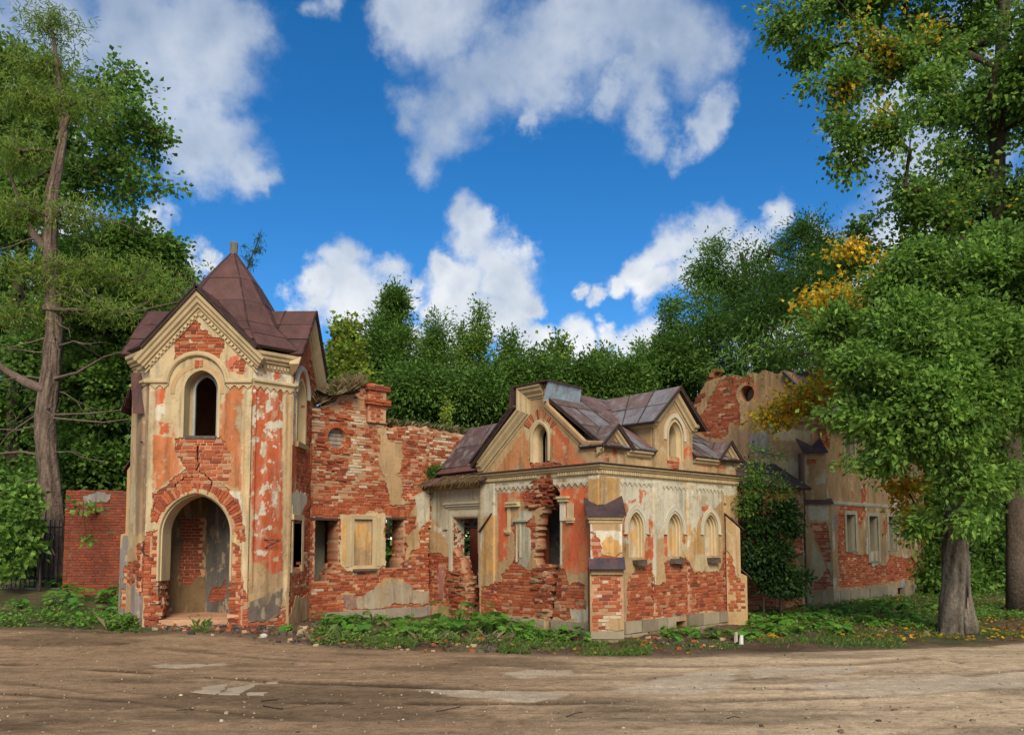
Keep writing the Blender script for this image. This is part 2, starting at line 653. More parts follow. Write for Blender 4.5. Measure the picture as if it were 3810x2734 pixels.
def plan_sweep(pts, prof, mb, col, closed=False):
    """cornice: profile [(o, z)] carried along a plan polyline [(x, y)], o out to the right-hand side of travel"""
    P = np.asarray(pts, float)
    m = len(P)
    T = np.diff(np.vstack([P, P[:1]]) if closed else P, axis=0)
    T /= np.linalg.norm(T, axis=1, keepdims=True) + 1e-9
    Nn = np.stack([T[:, 1], -T[:, 0]], 1)
    n = np.zeros_like(P)
    for i in range(m):
        a = Nn[i - 1] if (i > 0 or closed) else Nn[0]
        b = Nn[i] if i < len(Nn) else Nn[-1]
        v = a + b
        v /= np.linalg.norm(v)
        n[i] = v / max(0.3, v @ b)
    pr = np.asarray(prof, float)
    k = len(pr)
    V = np.zeros((m, k, 3))
    V[:, :, :2] = P[:, None, :] + n[:, None, :] * pr[None, :, :1]
    V[:, :, 2] = pr[None, :, 1]
    F = []
    for i in range(m if closed else m - 1):
        i2 = (i + 1) % m
        for j in range(k - 1):
            F.append((i * k + j, i2 * k + j, i2 * k + j + 1, i * k + j + 1))
    if not closed:
        F.append(tuple(range(k)))
        F.append(tuple((m - 1) * k + j for j in range(k))[::-1])
    mb.add(V.reshape(-1, 3), F, col)


# colours (linear)
TAN = np.array((0.42, 0.265, 0.125))
CREAM = np.array((0.52, 0.385, 0.205))
WHITE = np.array((0.60, 0.52, 0.365))
GREYW = np.array((0.43, 0.375, 0.255))
RED = np.array((0.47, 0.105, 0.04))
ORANGE = np.array((0.46, 0.155, 0.058))
OCHRE = np.array((0.56, 0.31, 0.105))
GREY = np.array((0.20, 0.175, 0.145))
SOOT_SHADE = np.array((0.13, 0.095, 0.07))  # sooty brown, also the painted shade of interior surfaces
MORTAR = np.array((0.46, 0.25, 0.14))
BRICKS = [np.array(c) for c in ((0.33, 0.080, 0.032), (0.38, 0.105, 0.042), (0.27, 0.064, 0.029), (0.40, 0.145, 0.066), (0.21, 0.056, 0.031), (0.35, 0.088, 0.035))]


def colours(face, base, patches):
    """patches: (polygon or None, colour, edge warp, break-up 0..1, frequency, vertical stretch)"""
    sd = face.seed * 31

    def fn(U, Z):
        C = np.tile(np.asarray(base, float), U.shape + (1,))
        b = fbm(U * 1.3, Z * 1.0, sd + 1, 5)[..., None]
        C = C * (0.78 + 0.44 * b)
        st = fbm(U * 9, Z * 0.8, sd + 2, 4)
        for k, pt in enumerate(patches):
            poly, col, wp, brk, fr, vs = tuple(pt) + (0.06, 0.0, 5.0, 1.0)[len(pt) - 2:]
            if poly is None:
                d = np.full(U.shape, -1.0)
            else:
                a, b2 = warp(U, Z, sd + 7 * k + 3, wp, 2.6)
                a, b2 = warp(a, b2, sd + 7 * k + 4, wp * 0.5, 9)
                a, b2 = warp(a, b2, sd + 7 * k + 6, wp * 0.3, 26)
                d = sdf(a, b2, poly)
            m = np.clip(-d / 0.02 + 0.5, 0, 1)
            if brk:
                nz = fbm(U * fr, Z * fr / vs, sd + 17 * k + 5, 5, 0.6)
                depth = np.clip(-d / 0.25, 0, 1) * 0.12
                m = m * np.clip((nz + depth - (0.3 + 0.4 * brk)) / 0.02, 0, 1)
            cc = np.asarray(col) * (0.86 + 0.28 * fbm(U * 4, Z * 2.0, sd + 9 * k, 4))[..., None]
            C = C * (1 - m[..., None]) + cc * m[..., None]
        C = C * (0.9 + 0.2 * st)[..., None]
        # flakes of other coats, stains
        fl = fbm(U * 5.5, Z * 4.0, sd + 71, 5, 0.6)
        C = np.where((fl > 0.69)[..., None], C * 0.45 + CREAM * 0.5, C)
        fl = fbm(U * 3.2, Z * 2.2, sd + 72, 5, 0.6)
        C = np.where((fl > 0.68)[..., None], C * 0.55 + TAN * 0.4, C)
        gm = np.clip((fbm(U * 2.0, Z * 1.1, sd + 73, 5, 0.6) - 0.55) / 0.2, 0, 1)[..., None]
        C = C * (1 - 0.22 * gm)
        dr = np.clip((fbm(U * 7.0, Z * 0.55, sd + 74, 5, 0.6) - 0.56) / 0.12, 0, 1)[..., None]   # run-off streaks
        C = C * (1 - 0.30 * dr) + np.array((0.10, 0.075, 0.045)) * 0.12 * dr
        lm = np.clip((fbm(U * 6.0, Z * 0.7, sd + 75, 5, 0.6) - 0.60) / 0.10, 0, 1)[..., None]   # lime wash runs
        C = C * (1 - 0.2 * lm) + WHITE * 0.2 * lm
        # small chips and pits of the coat
        ch = fbm(U * 16, Z * 16, sd + 77, 3)
        C = np.where((ch > 0.74)[..., None], C * 0.72 + 0.05, C)
        C = np.where((ch < 0.24)[..., None], C * 0.8, C)
        return np.clip(C, 0.01, 0.85)
    return fn


def lit_rank(c, n):
    """how large a piece shows: distance to the eye and how far it is turned away"""
    d = np.array([0, 0, CZ]) - c
    r = np.linalg.norm(d)
    return max(0.02, (d @ n) / r) / r ** 2


_bm = {}


def brick_mesh(kind, ci):
    key = (kind, ci)
    if key not in _bm:
        l = {0: 0.251, 1: 0.118, 2: 0.061}[kind]
        h = {0: 0.0635, 1: 0.0635, 2: 0.24}[kind]
        mb = MB()
        b = 0.006
        x, z = l / 2, h / 2
        # bevelled front, y is depth (front at 0, back at 0.11)
        P = np.array([(-x, 0.1, -z), (x, 0.1, -z), (x, 0.1, z), (-x, 0.1, z), (-x, b, -z), (x, b, -z), (x, b, z), (-x, b, z),
                      (-x + b, 0, -z + b), (x - b, 0, -z + b), (x - b, 0, z - b), (-x + b, 0, z - b)])
        P = P + rng.uniform(-0.0035, 0.0035, P.shape)
        F = [(8, 9, 10, 11), (4, 5, 9, 8), (5, 6, 10, 9), (6, 7, 11, 10), (7, 4, 8, 11), (0, 1, 5, 4), (1, 2, 6, 5), (2, 3, 7, 6), (3, 0, 4, 7)]
        c = BRICKS[ci % 6] if ci < 6 else (np.array((0.50, 0.39, 0.25)) if ci == 6 else np.array((0.40, 0.225, 0.115)))
        _bm[key] = (P, F, c, make_mesh('brick', P, F, M_BRICK, c))
    return _bm[key]


def split_at(cracks, ua, ub, z):
    """a brick crossed by a crack is two pieces with a gap between"""
    cuts = []
    for ck in cracks:
        for p, q in zip(ck[:-1], ck[1:]):
            if min(p[1], q[1]) - 0.03 <= z <= max(p[1], q[1]) + 0.03:
                t = min(1, max(0, (z - p[1]) / (q[1] - p[1] + 1e-9)))
                cuts.append(p[0] + (q[0] - p[0]) * t)
    for c in cuts:
        if ua < c < ub:
            out = []
            if c - 0.016 - ua > 0.03:
                out.append((ua, c - 0.016))
            if ub - c - 0.016 > 0.03:
                out.append((c + 0.016, ub))
            return out
    return [(ua, ub)]


class Masonry:
    """bricks of one building: the 300 that show largest are objects, the rest one joined part"""

    def __init__(s, parent):
        s.parent, s.items = parent, []

    def course(s, face, cover, solid, box, base_o=None, pale=None, dirt=None, seed=0, miss=0.02, rough=0.012, cracks=(), smear=None):
        """brick courses where cover>0 (no plaster) and solid<0"""
        u0, u1, z0, z1 = box
        h = 0.0765
        k = 0
        cand = []
        z = z0 + h / 2
        while z < z1:
            u = u0 - 0.4 + (0.197 if k % 2 else 0.0) + random.uniform(-0.035, 0.035)
            j = 0
            while u < u1:
                kind = 1 if (j % 2 or random.random() < 0.12) else 0
                l = 0.262 if kind == 0 else 0.129
                cand.append((u + l / 2, z + random.uniform(-0.003, 0.003), kind))
                u += l + 0.003
                j += 1
            z += h
            k += 1
        if not cand:
            return
        A = np.array(cand)
        U, Z, K = A[:, 0], A[:, 1], A[:, 2].astype(int)
        hl = np.where(K == 0, 0.126, 0.06)
        cv = np.maximum.reduce([cover(U - hl * 0.7, Z), cover(U, Z), cover(U + hl * 0.7, Z)])
        so = np.maximum.reduce([solid(U - hl * 0.75, Z), solid(U, Z), solid(U + hl * 0.75, Z)])
        ok = (cv > -0.03) & (so < 0.0) & (rng.random(len(U)) > miss)
        bo = base_o(U, Z) if base_o is not None else np.zeros(len(U))
        pl = pale(U, Z) if pale is not None else np.zeros(len(U))
        er = fbm(U * 1.7, Z * 1.7, face.seed + 400, 4)
        for i in np.nonzero(ok)[0]:
            c = random.choices(range(6), (5, 5, 3, 3, 2, 4))[0]
            if random.random() < pl[i]:
                c = random.choice((6, 6, 7))
            elif random.random() < (0.05 if smear is None else smear(U[i], Z[i])):
                c = 7
            if U[i] - hl[i] < u0 - 0.004 or U[i] + hl[i] > u1 + 0.004:
                K[i] = 1
                U[i] = min(max(U[i], u0 + 0.062), u1 - 0.062)
            o = bo[i] + 0.011 + random.uniform(-1, 1) * rough * 0.4 - max(0, er[i] - 0.55) * rough * 1.5
            for (ua, ub) in split_at(cracks, U[i] - hl[i], U[i] + hl[i], Z[i]):
                s.items.append((face, (ua + ub) / 2, Z[i], o, K[i], c, 0.0, (ub - ua) / (2 * hl[i])))

    def voussoirs(s, face, cu, rad, zc, a0, a1, n, o=0.012):
        for k in range(n):
            a = a0 + (a1 - a0) * (k + 0.5) / n
            s.items.append((face, cu + rad * math.cos(a), zc + rad * math.sin(a), o + random.uniform(-0.005, 0.008), 2, random.randrange(6), math.pi / 2 - a, 1.0))

    def soldier(s, face, u0, u1, z, o=0.012):
        n = int((u1 - u0) / 0.076)
        for k in range(n):
            s.items.append((face, u0 + (k + 0.5) * (u1 - u0) / n, z + random.uniform(-0.006, 0.006), o + random.uniform(-0.006, 0.006), 2, random.choice((0, 1, 5, 3)), random.uniform(-0.03, 0.03), 1.0))

    def build(s):
        rank = [lit_rank(f.p3(u, z, o), f.n) * (1.9 if k == 0 else 1.0) for (f, u, z, o, k, c, r, sx) in s.items]
        order = np.argsort(rank)[::-1]
        og = org(s.parent)
        V, F, C, n = [], [], [], 0
        for t, i in enumerate(order):
            f, u, z, o, k, c, r, sx = s.items[i]
            P, Fc, cc, me = brick_mesh(k, c)
            M = np.stack([f.u, -f.n, np.array([0, 0, 1.0])], 1)
            rr = r + random.uniform(-0.012, 0.012)
            cr, sr = math.cos(-rr), math.sin(-rr)
            Rm = np.array([[cr, 0, -sr], [0, 1, 0], [sr, 0, cr]])
            MM = (M @ Rm) * np.array([sx, 1, 1])
            p = f.p3(u, z, o)
            if t < 295:
                b = bpy.data.objects.new('brick', me)
                COL.objects.link(b)
                b.parent = s.parent
                mm = Matrix(MM.tolist()).to_4x4()
                mm.translation = p - og
                b.matrix_local = mm
            else:
                V.append(P @ MM.T + p)
                F.append(np.array([q for q in Fc]) + n)
                C.append(np.tile(cc * random.uniform(0.8, 1.15), (len(P), 1)))
                n += len(P)
        if V:
            put('brickwork', np.concatenate(V), [np.concatenate(F)], M_BRICK, s.parent, np.concatenate(C), kind='stuff')


def jag_edge(mb, face, pts, side, depth, reach=0.16, seed=0):
    """broken wall end: loose brick ends stepping in and out along a polyline, several layers deep; side +1: the wall lies towards +u"""
    P = np.asarray(pts, float)
    z = P[:, 1].min()
    order = np.argsort(P[:, 1])
    while z < P[:, 1].max():
        ue = np.interp(z, P[order, 1], P[order, 0])
        o = 0.015
        while o > -depth:
            dp = random.uniform(0.1, 0.14)
            l = random.uniform(0.12, 0.26)
            e = ue - side * random.uniform(-0.05, reach)
            c = random.choice(BRICKS) * random.uniform(0.6, 1.05)
            if random.random() < 0.3:
                c = MORTAR * random.uniform(0.6, 1.1)
            a, b = (e, e + side * l) if side > 0 else (e - l, e)
            q = np.array([face.p3(a, z, o), face.p3(b, z, o), face.p3(b, z, o - dp), face.p3(a, z, o - dp), face.p3(a, z + 0.066, o), face.p3(b, z + 0.066, o), face.p3(b, z + 0.066, o - dp), face.p3(a, z + 0.066, o - dp)])
            q += rng.uniform(-0.012, 0.012, q.shape)
            mb.hexa(q, c)
            o -= dp + 0.01
        z += 0.0765


def face_box(mb, face, u0, u1, z0, z1, o0, o1, c, jit=0):
    q = np.array([face.p3(u0, z0, o1), face.p3(u1, z0, o1), face.p3(u1, z0, o0), face.p3(u0, z0, o0), face.p3(u0, z1, o1), face.p3(u1, z1, o1), face.p3(u1, z1, o0), face.p3(u0, z1, o0)])
    if jit:
        q += rng.uniform(-jit, jit, q.shape)
    mb.hexa(q, c)


def roof_facet(parent, A, B, Cc, D, rows, cols, col, deck=True, seams=True, rustvar=0.25, tint=None):
    mat_ = M_ROOF2 if tint is not None else M_ROOF
    """A,B eave left/right, C,D top right/left; sheets laid in rows and columns with folded seams"""
    A, B, Cc, D = (np.asarray(p, float) for p in (A, B, Cc, D))
    nrm = np.cross(B - A, D - A)
    if np.linalg.norm(nrm) < 1e-6:
        nrm = np.cross(B - A, Cc - A)
    nrm /= np.linalg.norm(nrm)
    if nrm[2] < 0:
        nrm = -nrm

    def q(s, t):
        return (A * (1 - s) + B * s) * (1 - t) + (D * (1 - s) + Cc * s) * t
    d = MB()
    base = [A, B, Cc, D]
    d.hexa(np.array([p - nrm * 0.06 for p in base] + [p - nrm * 0.012 for p in base]), (0.05, 0.03, 0.022))
    dk = d.build('roof_deck', M_WOOD, parent)
    sm = MB()
    for i in range(rows):
        for j in range(cols):
            s0, s1, t0, t1 = j / cols, (j + 1) / cols, i / rows, (i + 1) / rows
            P = np.array([q(s0, t0), q(s1, t0), q(s1, t1), q(s0, t1)])
            cen = P.mean(0)
            lift = 0.004 + random.uniform(0, 0.008)
            top = P + nrm * lift + rng.uniform(-0.004, 0.014, (4, 1)) * nrm
            top[0] += nrm * 0.012
            top[1] += nrm * 0.012
            cc = np.asarray(col) * random.uniform(1 - rustvar, 1 + rustvar)
            if tint is not None and random.random() < tint[1]:
                cc = cc * 0.65 + np.asarray(tint[0]) * 0.35
            pm = MB()
            pm.hexa(np.vstack([P - nrm * 0.010, top]), cc)
            pm.build('roof_sheet', mat_, dk)
    if seams:
        for j in range(0, cols + 1):
            a, b = q(j / cols, 0) + nrm * 0.012, q(j / cols, 1) + nrm * 0.012
            if np.linalg.norm(b - a) > 0.05:
                sm.tube([a, (a + b) / 2 + rng.uniform(-0.006, 0.006, 3), b], 0.020, 5, np.asarray(col) * 0.4)
        for i in range(1, rows):
            a, b = q(0, i / rows) + nrm * 0.012, q(1, i / rows) + nrm * 0.012
            if np.linalg.norm(b - a) > 0.05:
                sm.tube([a, (a + b) / 2 + rng.uniform(-0.006, 0.006, 3), b], 0.014, 4, np.asarray(col) * 0.35)
        sm.each('seam', M_ROOF, dk)
    return dk


def corbels(mb, face, u0, u1, ztop, o, col, step=0.032, n=3, inverted=False):
    """stepped plaster corbel frieze: little stairs hanging below a band"""
    w = step * (2 * n - 1)
    k = max(1, int(round((u1 - u0) / w)))
    w = (u1 - u0) / k
    st = w / (2 * n - 1)
    for i in range(k):
        for j in range(n):
            a = u0 + i * w + j * st
            b = u0 + (i + 1) * w - j * st
            face_box(mb, face, a, b, ztop - (j + 1) * step, ztop - j * step, -0.01, o - 0.0015 * j, col)


def dentils(face, path, size, gap, o0, o1, parent, col, joined=None):
    """small blocks in a row along a path in the wall plane"""
    P = np.asarray(path, float)
    for a, b in zip(P[:-1], P[1:]):
        L = np.linalg.norm(b - a)
        t = (b - a) / L
        nn = np.array([-t[1], t[0]])
        n = max(1, int(L / (size[0] + gap)))
        for k in range(n):
            c = a + t * (k + 0.5) * L / n
            q = []
            for oo in (0, 1):
                for (s1, s2, ov) in ((-1, 0, 1), (1, 0, 1), (1, 0, 0), (-1, 0, 0)):
                    p = c + t * s1 * size[0] / 2 + nn * (size[1] * oo)
                    q.append(face.p3(p[0], p[1], o1 if ov else o0))
            q = np.array(q)
            cc = np.asarray(col) * random.uniform(0.85, 1.1)
            if joined is not None:
                joined.hexa(q, cc)
            else:
                m = MB()
                m.hexa(q, cc)
                m.build('dentil', M_TRIM, parent)

# ================================================================== buildings
def build_wall(parent, mas, face, wall_f, box, exposed=(), islands=(), plastered=True, base=TAN, patches=(), pil=None, depth=0.45,
               th=0.026, res=0.024, wp=0.06, core_res=0.07, bricks=True, pale=None, miss=0.02, rough=0.012, name='plaster', brickbox=None, pnoise=None, core_col=None, cracks=(), smear=None):
    sd = face.seed * 31

    def coat(U, Z):
        a, b = warp(U, Z, sd + 301, wp, 2.2)
        a, b = warp(a, b, sd + 302, wp * 0.55, 8)
        a, b = warp(a, b, sd + 303, wp * 0.3, 24)
        f = np.full(np.shape(U), -9.0 if plastered else 9.0)
        for p in exposed:
            f = np.maximum(f, -sdf(a, b, p))
        if pnoise is not None:
            f = np.maximum(f, pnoise(U, Z))
        for p in islands:
            f = np.minimum(f, sdf(a, b, p))
        return f

    bo = (lambda U, Z: pil(U, Z)) if pil else None

    def front(U, Z):
        o = th + 0.010 * (fbm(U * 2.2, Z * 2.2, sd + 310, 3) - 0.5) + 0.006 * (fbm(U * 14, Z * 14, sd + 311, 3) - 0.5)
        return o + (pil(U, Z) if pil else 0)

    def cfront(U, Z):
        return (pil(U, Z) if pil else 0) - 0.005 + 0.010 * (fbm(U * 6, Z * 6, sd + 320, 3) - 0.5)
    def core_f(U, Z):                               # cracks run deep into the wall
        f = wall_f(U, Z)
        for ck in cracks:
            f = np.maximum(f, 0.02 - sdf(U, Z, np.vstack([ck, ck[::-1][1:-1]])))
        return f
    V, F, _ = sheet(face, core_f, box, cfront, -depth, core_res, None, back=True)
    cc = (MORTAR if core_col is None else core_col) * (0.75 + 0.5 * fbm(V[:, 0] * 2 + V[:, 1] * 2, V[:, 2] * 2, sd + 330, 4))[:, None]
    hb = len(V) // 2                                # broken ends show the darker brick of the wall's inside
    pick_ = vn(np.floor(V[hb:, 2] / 0.0765), V[hb:, 0] * 4, sd + 340)
    cc[hb:] = np.where((pick_ > 0.35)[:, None], BRICKS[2] * 0.8, MORTAR * 0.35)
    put('wall_core', V, F, M_CORE, parent, cc)
    V, F, C = sheet(face, lambda U, Z: np.maximum(coat(U, Z), wall_f(U, Z)), box, front, -0.012, res, colours(face, base, patches))
    put(name, V, F, M_PLASTER, parent, C)
    if bricks:
        mas.course(face, coat, wall_f, brickbox or box, bo, pale, miss=miss, rough=rough, cracks=cracks, smear=smear)


def simple_wall(parent, face, z0, z1, depth=0.4, fn=None, col=MORTAR, res=0.25):
    f = fn or (lambda U, Z: rect_f(U, Z, 0, face.L, z0, z1))
    V, F, _ = sheet(face, f, (0, face.L, z0, z1), 0.0, -depth, res, None, back=True)
    cc = col * (0.7 + 0.6 * fbm(V[:, 0] * 2 + V[:, 1] * 2, V[:, 2] * 2, 930, 4))[:, None]
    put('back_wall', V, F, M_CORE, parent, cc)


# ------------------------------------------------------------------ TOWER
tower = thing('gate_tower', 'tall tower with a pointed entrance arch, gables and a rusty pyramid roof', 'tower', (-6.945, 19.84, 0.2), 'wings of the ruined brick building')
TM = Masonry(tower)
OCT = [(-8.09, 18.0), (-5.80, 18.0), (-5.105, 18.695), (-5.105, 20.985), (-5.80, 21.68), (-8.09, 21.68), (-8.785, 20.985), (-8.785, 18.695)]
TF = Face((-8.09, 18.0), 0, 2.29, 1)
TC = Face((-5.80, 18.0), 45, 0.983, 2)
TR = Face((-5.105, 18.695), 90, 2.29, 3)
TL = Face((-8.785, 18.695), -45, 0.983, 4)
TE, TG0 = 6.24, 7.52                              # eaves and inner gable apex


def gable_top(U, hw, cu, ze, zt):
    return ze + (zt - ze) * np.clip(1 - np.abs(U - cu) / hw, 0, 1)


ARC = dict(cu=1.09, hw=0.80, z0=-1, zs=2.28, rad=0.92)
WIN = dict(cu=1.15, hw=0.385, z0=4.42, zs=5.50, rad=0.45)


def tf_wall(U, Z):
    f = np.maximum(Z - gable_top(U, 1.145, 1.145, TE, TG0 + 0.12), 0.1 - Z)
    f = np.maximum(f, -arch_f(U, Z, 1.09, 0.80, -1, 2.28, 0.92))
    f = np.maximum(f, -arch_f(U, Z, 1.15, 0.385, 4.42, 5.5, 0.45))
    return f


CRACKS = []
for ck in ([(682, 120), (680, 160), (682, 230), (692, 262), (670, 300), (720, 325), (752, 350), (790, 395), (775, 440)], [(700, 340), (640, 350), (580, 352), (565, 380), (520, 400), (512, 440), (525, 510)]):
    q = TF.poly(2, ck)
    CRACKS.append(q)
tf_exp = [TF.poly(1, [(500, 880), (560, 800), (655, 700), (720, 740), (780, 790), (850, 820), (895, 895), (860, 960), (845, 1020), (800, 1000), (690, 960), (600, 975), (500, 1025)]),
          TF.poly(1, [(935, 1075), (960, 1040), (1030, 985), (1065, 1010), (1060, 1060), (1040, 1090), (985, 1100)]),
          TF.poly(2, [(510, 60), (640, 20), (830, 20), (900, 100), (945, 230), (930, 370), (865, 415), (940, 480), (1000, 600), (1045, 730), (1040, 830), (935, 800), (820, 500), (690, 450), (560, 500), (440, 650), (395, 720), (330, 700), (345, 480), (440, 430), (480, 370), (570, 300), (525, 210)]),
          TF.poly(2, [(400, 640), (395, 740), (300, 760), (235, 870), (240, 1000), (235, 1150), (270, 1260), (280, 1510), (400, 1500), (600, 1510), (530, 1300), (560, 760)]),
          TF.poly(2, [(935, 850), (1000, 860), (1010, 1050), (1040, 1150), (1065, 1330), (1065, 1510), (890, 1510), (900, 1000)])]
tf_patch = [(None, CREAM * 0.92, 0, 0.42, 2.0, 2.0),
            (TF.poly(2, [(350, 40), (500, 50), (530, 200), (580, 290), (480, 370), (390, 450), (340, 450)]), ORANGE, 0.05),
            (TF.poly(2, [(800, -20), (1000, -20), (1030, 450), (940, 430), (880, 400), (930, 300), (930, 200)]), ORANGE, 0.06),
            (TF.poly(1, [(860, 1340), (930, 1200), (1040, 1180), (1030, 1640), (870, 1640)]), ORANGE, 0.08, 0.32, 3, 1.5),
            (TF.poly(1, [(360, 1220), (470, 1210), (440, 1330), (360, 1350)]), RED, 0.06),
            (TF.poly(1, [(400, 1450), (480, 1460), (520, 1540), (380, 1560)]), RED, 0.08, 0.4, 6, 1),
            (TF.poly(1, [(880, 920), (1010, 930), (1060, 1100), (900, 1080)]), RED * 0.95 + 0.03, 0.08, 0.4, 4, 1),
            (TF.poly(2, [(880, 450), (1000, 470), (1030, 650), (960, 560)]), WHITE, 0.05),
            (TF.poly(1, [(360, 1340), (440, 1330), (430, 1430), (360, 1480)]), WHITE, 0.05, 0.3, 5, 1),
            (TF.poly(2, [(1020, 0), (1085, 0), (1075, 640), (1050, 1480), (1000, 1480), (1020, 600)]), CREAM, 0.02, 0.2, 3, 6),
            (TF.poly(2, [(1030, 0), (1050, 0), (1055, 640), (1040, 640)]), OCHRE, 0.02, 0.3, 3, 6),
            (TF.poly(2, [(300, 0), (350, 0), (350, 700), (300, 740)]), CREAM, 0.02, 0.25, 3, 6)]


def tf_pil(U, Z):                                  # slim corner strips stand proud
    s = np.clip((np.abs(U - 1.145) - 0.98) / 0.02, 0, 1) * np.clip((5.5 - Z) / 0.03, 0, 1)
    return 0.032 * s


build_wall(tower, TM, TF, tf_wall, (-0.011, 2.301, 0.1, 7.66), tf_exp, base=TAN, patches=tf_patch, pil=tf_pil, depth=0.5,
           islands=[TF.poly(2, [(935, 770), (985, 790), (1010, 850), (960, 830)]), TF.poly(2, [(440, 1290), (490, 1310), (490, 1430), (445, 1430)]),
                    TF.poly(1, [(615, 855), (635, 848), (645, 870), (625, 878)])], rough=0.02, cracks=CRACKS, core_res=0.028, smear=lambda U, Z: 0.22 if 3.0 < Z < 4.6 else 0.07)
# arch ring of bricks on end over the entrance
TM.voussoirs(TF, 1.09, 1.03, 2.26, R(12), R(168), 36, 0.022)


def tc_wall(U, Z):
    return np.maximum(np.maximum(Z - 6.30, 0.1 - Z), rect_f(U, Z, -1, 3, -1, 9))


tc_exp = [TC.poly(2, [(1050, 1440), (1180, 1460), (1290, 1400), (1320, 1330), (1345, 1330), (1345, 1520), (1040, 1520)])]
tc_patch = [(TC.poly(1, [(1060, 1190), (1340, 1180), (1340, 1700), (1060, 1700)]), RED, 0.03),
            (TC.poly(2, [(1078, -60), (1315, -60), (1325, 1060), (1220, 1100), (1180, 1030), (1078, 990)]), RED, 0.05),
            (TC.poly(1, [(1085, 1190), (1325, 1190), (1325, 1640), (1085, 1640)]), WHITE, 0.02, 0.90, 8.5, 1.5),
            (TC.poly(2, [(1085, -60), (1315, -60), (1320, 1000), (1085, 940)]), WHITE, 0.02, 0.96, 7, 1.3),
            (TC.poly(1, [(1075, 1000), (1390, 1040), (1390, 1190), (1075, 1140)]), WHITE * 0.95, 0.02),
            (TC.poly(1, [(1150, 1100), (1210, 1060), (1330, 1060), (1350, 1120), (1300, 1140), (1200, 1120)]), RED, 0.07, 0.35, 5, 1),
            (TC.poly(2, [(1320, -400), (1345, -400), (1345, 1300), (1325, 1250)]), CREAM, 0.02, 0.1, 3, 4),
            (TC.poly(2, [(1060, -400), (1085, -400), (1080, 1000), (1055, 1250)]), CREAM, 0.02, 0.1, 3, 4),
            (TC.poly(2, [(1070, 1290), (1200, 1240), (1320, 1200), (1310, 1390), (1180, 1460), (1050, 1450)]), SOOT_SHADE * 1.2, 0.05),
            (TC.poly(2, [(1250, 960), (1290, 955), (1290, 990), (1255, 990)]), CREAM, 0.02)]


def tc_pil(U, Z):
    s = np.clip((np.abs(U - 0.49) - 0.40) / 0.02, 0, 1) * np.clip((5.5 - Z) / 0.03, 0, 1) * np.clip((Z - 0.95) / 0.2, 0, 1)
    return 0.03 * s


build_wall(tower, TM, TC, tc_wall, (-0.011, 0.994, 0.1, 6.30), tc_exp, base=TAN, patches=tc_patch, pil=tc_pil, depth=0.45)

TRN = dict(cu=0.70, hw=0.36, z0=4.42, zs=5.45, rad=0.45)


def tr_wall(U, Z):
    f = np.maximum(Z - gable_top(U, 1.145, 1.145, TE, TG0 + 0.12), 0.1 - Z)
    f = np.maximum(f, -arch_f(U, Z, 0.74, 0.40, 4.45, 5.5, 0.5))
    f = np.maximum(f, -rect_f(U, Z, 0.22, 0.98, 1.40, 2.62))
    return f


tr_exp = [TR.poly(2, [(1415, 200), (1460, 120), (1535, 60), (1535, 560), (1490, 470), (1420, 450)]),
          TR.poly(2, [(1345, 1000), (1440, 1060), (1535, 900), (1535, 1250), (1420, 1260), (1350, 1460)]),
          TR.poly(2, [(1470, 640), (1535, 560), (1535, 1000), (1470, 1000)]),
          TR.poly(1, [(1500, 1010), (1640, 900), (1640, 1640), (1500, 1640)])]
tr_patch = [(None, RED, 0, 0.42, 3.0, 2.5),
            (TR.poly(2, [(1330, -60), (1400, -60), (1400, 1100), (1330, 1250)]), RED * 0.9, 0.05, 0.3, 3, 3),
            (TR.poly(1, [(1390, 1180), (1430, 1180), (1430, 1640), (1390, 1640)]), WHITE, 0.03, 0.25, 4, 3),
            (TR.poly(2, [(1350, 470), (1500, 460), (1500, 560), (1440, 650), (1360, 650)]), WHITE * 0.9, 0.04),
            (TR.poly(2, [(1340, 1250), (1530, 1250), (1530, 1500), (1340, 1500)]), TAN, 0.05, 0.3, 4, 1)]
build_wall(tower, TM, TR, tr_wall, (-0.011, 2.301, 0.1, 7.66), tr_exp, base=CREAM, patches=tr_patch, depth=0.45, pale=lambda U, Z: 0.25 * ((Z > 0.8) & (Z < 2.0)))


def tl_wall(U, Z):
    return np.maximum(Z - 6.30, 0.1 - Z)


build_wall(tower, TM, TL, tl_wall, (-0.011, 0.994, 0.1, 6.30), [TL.poly(2, [(100, 1000), (220, 1010), (220, 1160), (140, 1170), (110, 1450), (90, 1450)]), TL.poly(2, [(240, 870), (350, 760), (350, 1250), (240, 1230)]), TL.poly(2, [(215, 1000), (240, 990), (235, 1150), (215, 1160)])], base=TAN * 0.95,
           pil=lambda U, Z: 0.05 * np.clip((0.20 - np.abs(U - 0.62)) / 0.02, 0, 1) * (Z < 5.55),
           patches=[(TL.poly(2, [(200, 1150), (270, 1250), (270, 1500), (200, 1500)]), GREY * 1.1 + np.array((0.05, 0.01, 0.005)), 0.04), (TL.poly(2, [(240, -400), (330, -400), (330, 700), (240, 800)]), np.array((0.30, 0.19, 0.105)), 0.03, 0.15, 3, 5), (TL.poly(2, [(120, 300), (235, 180), (235, 900), (110, 900)]), CREAM * 0.9, 0.05, 0.35, 3, 2), (TL.poly(1, [(200, 1040), (330, 1010), (330, 1200), (200, 1220)]), CREAM, 0.03, 0.3, 4, 1)], depth=0.45)
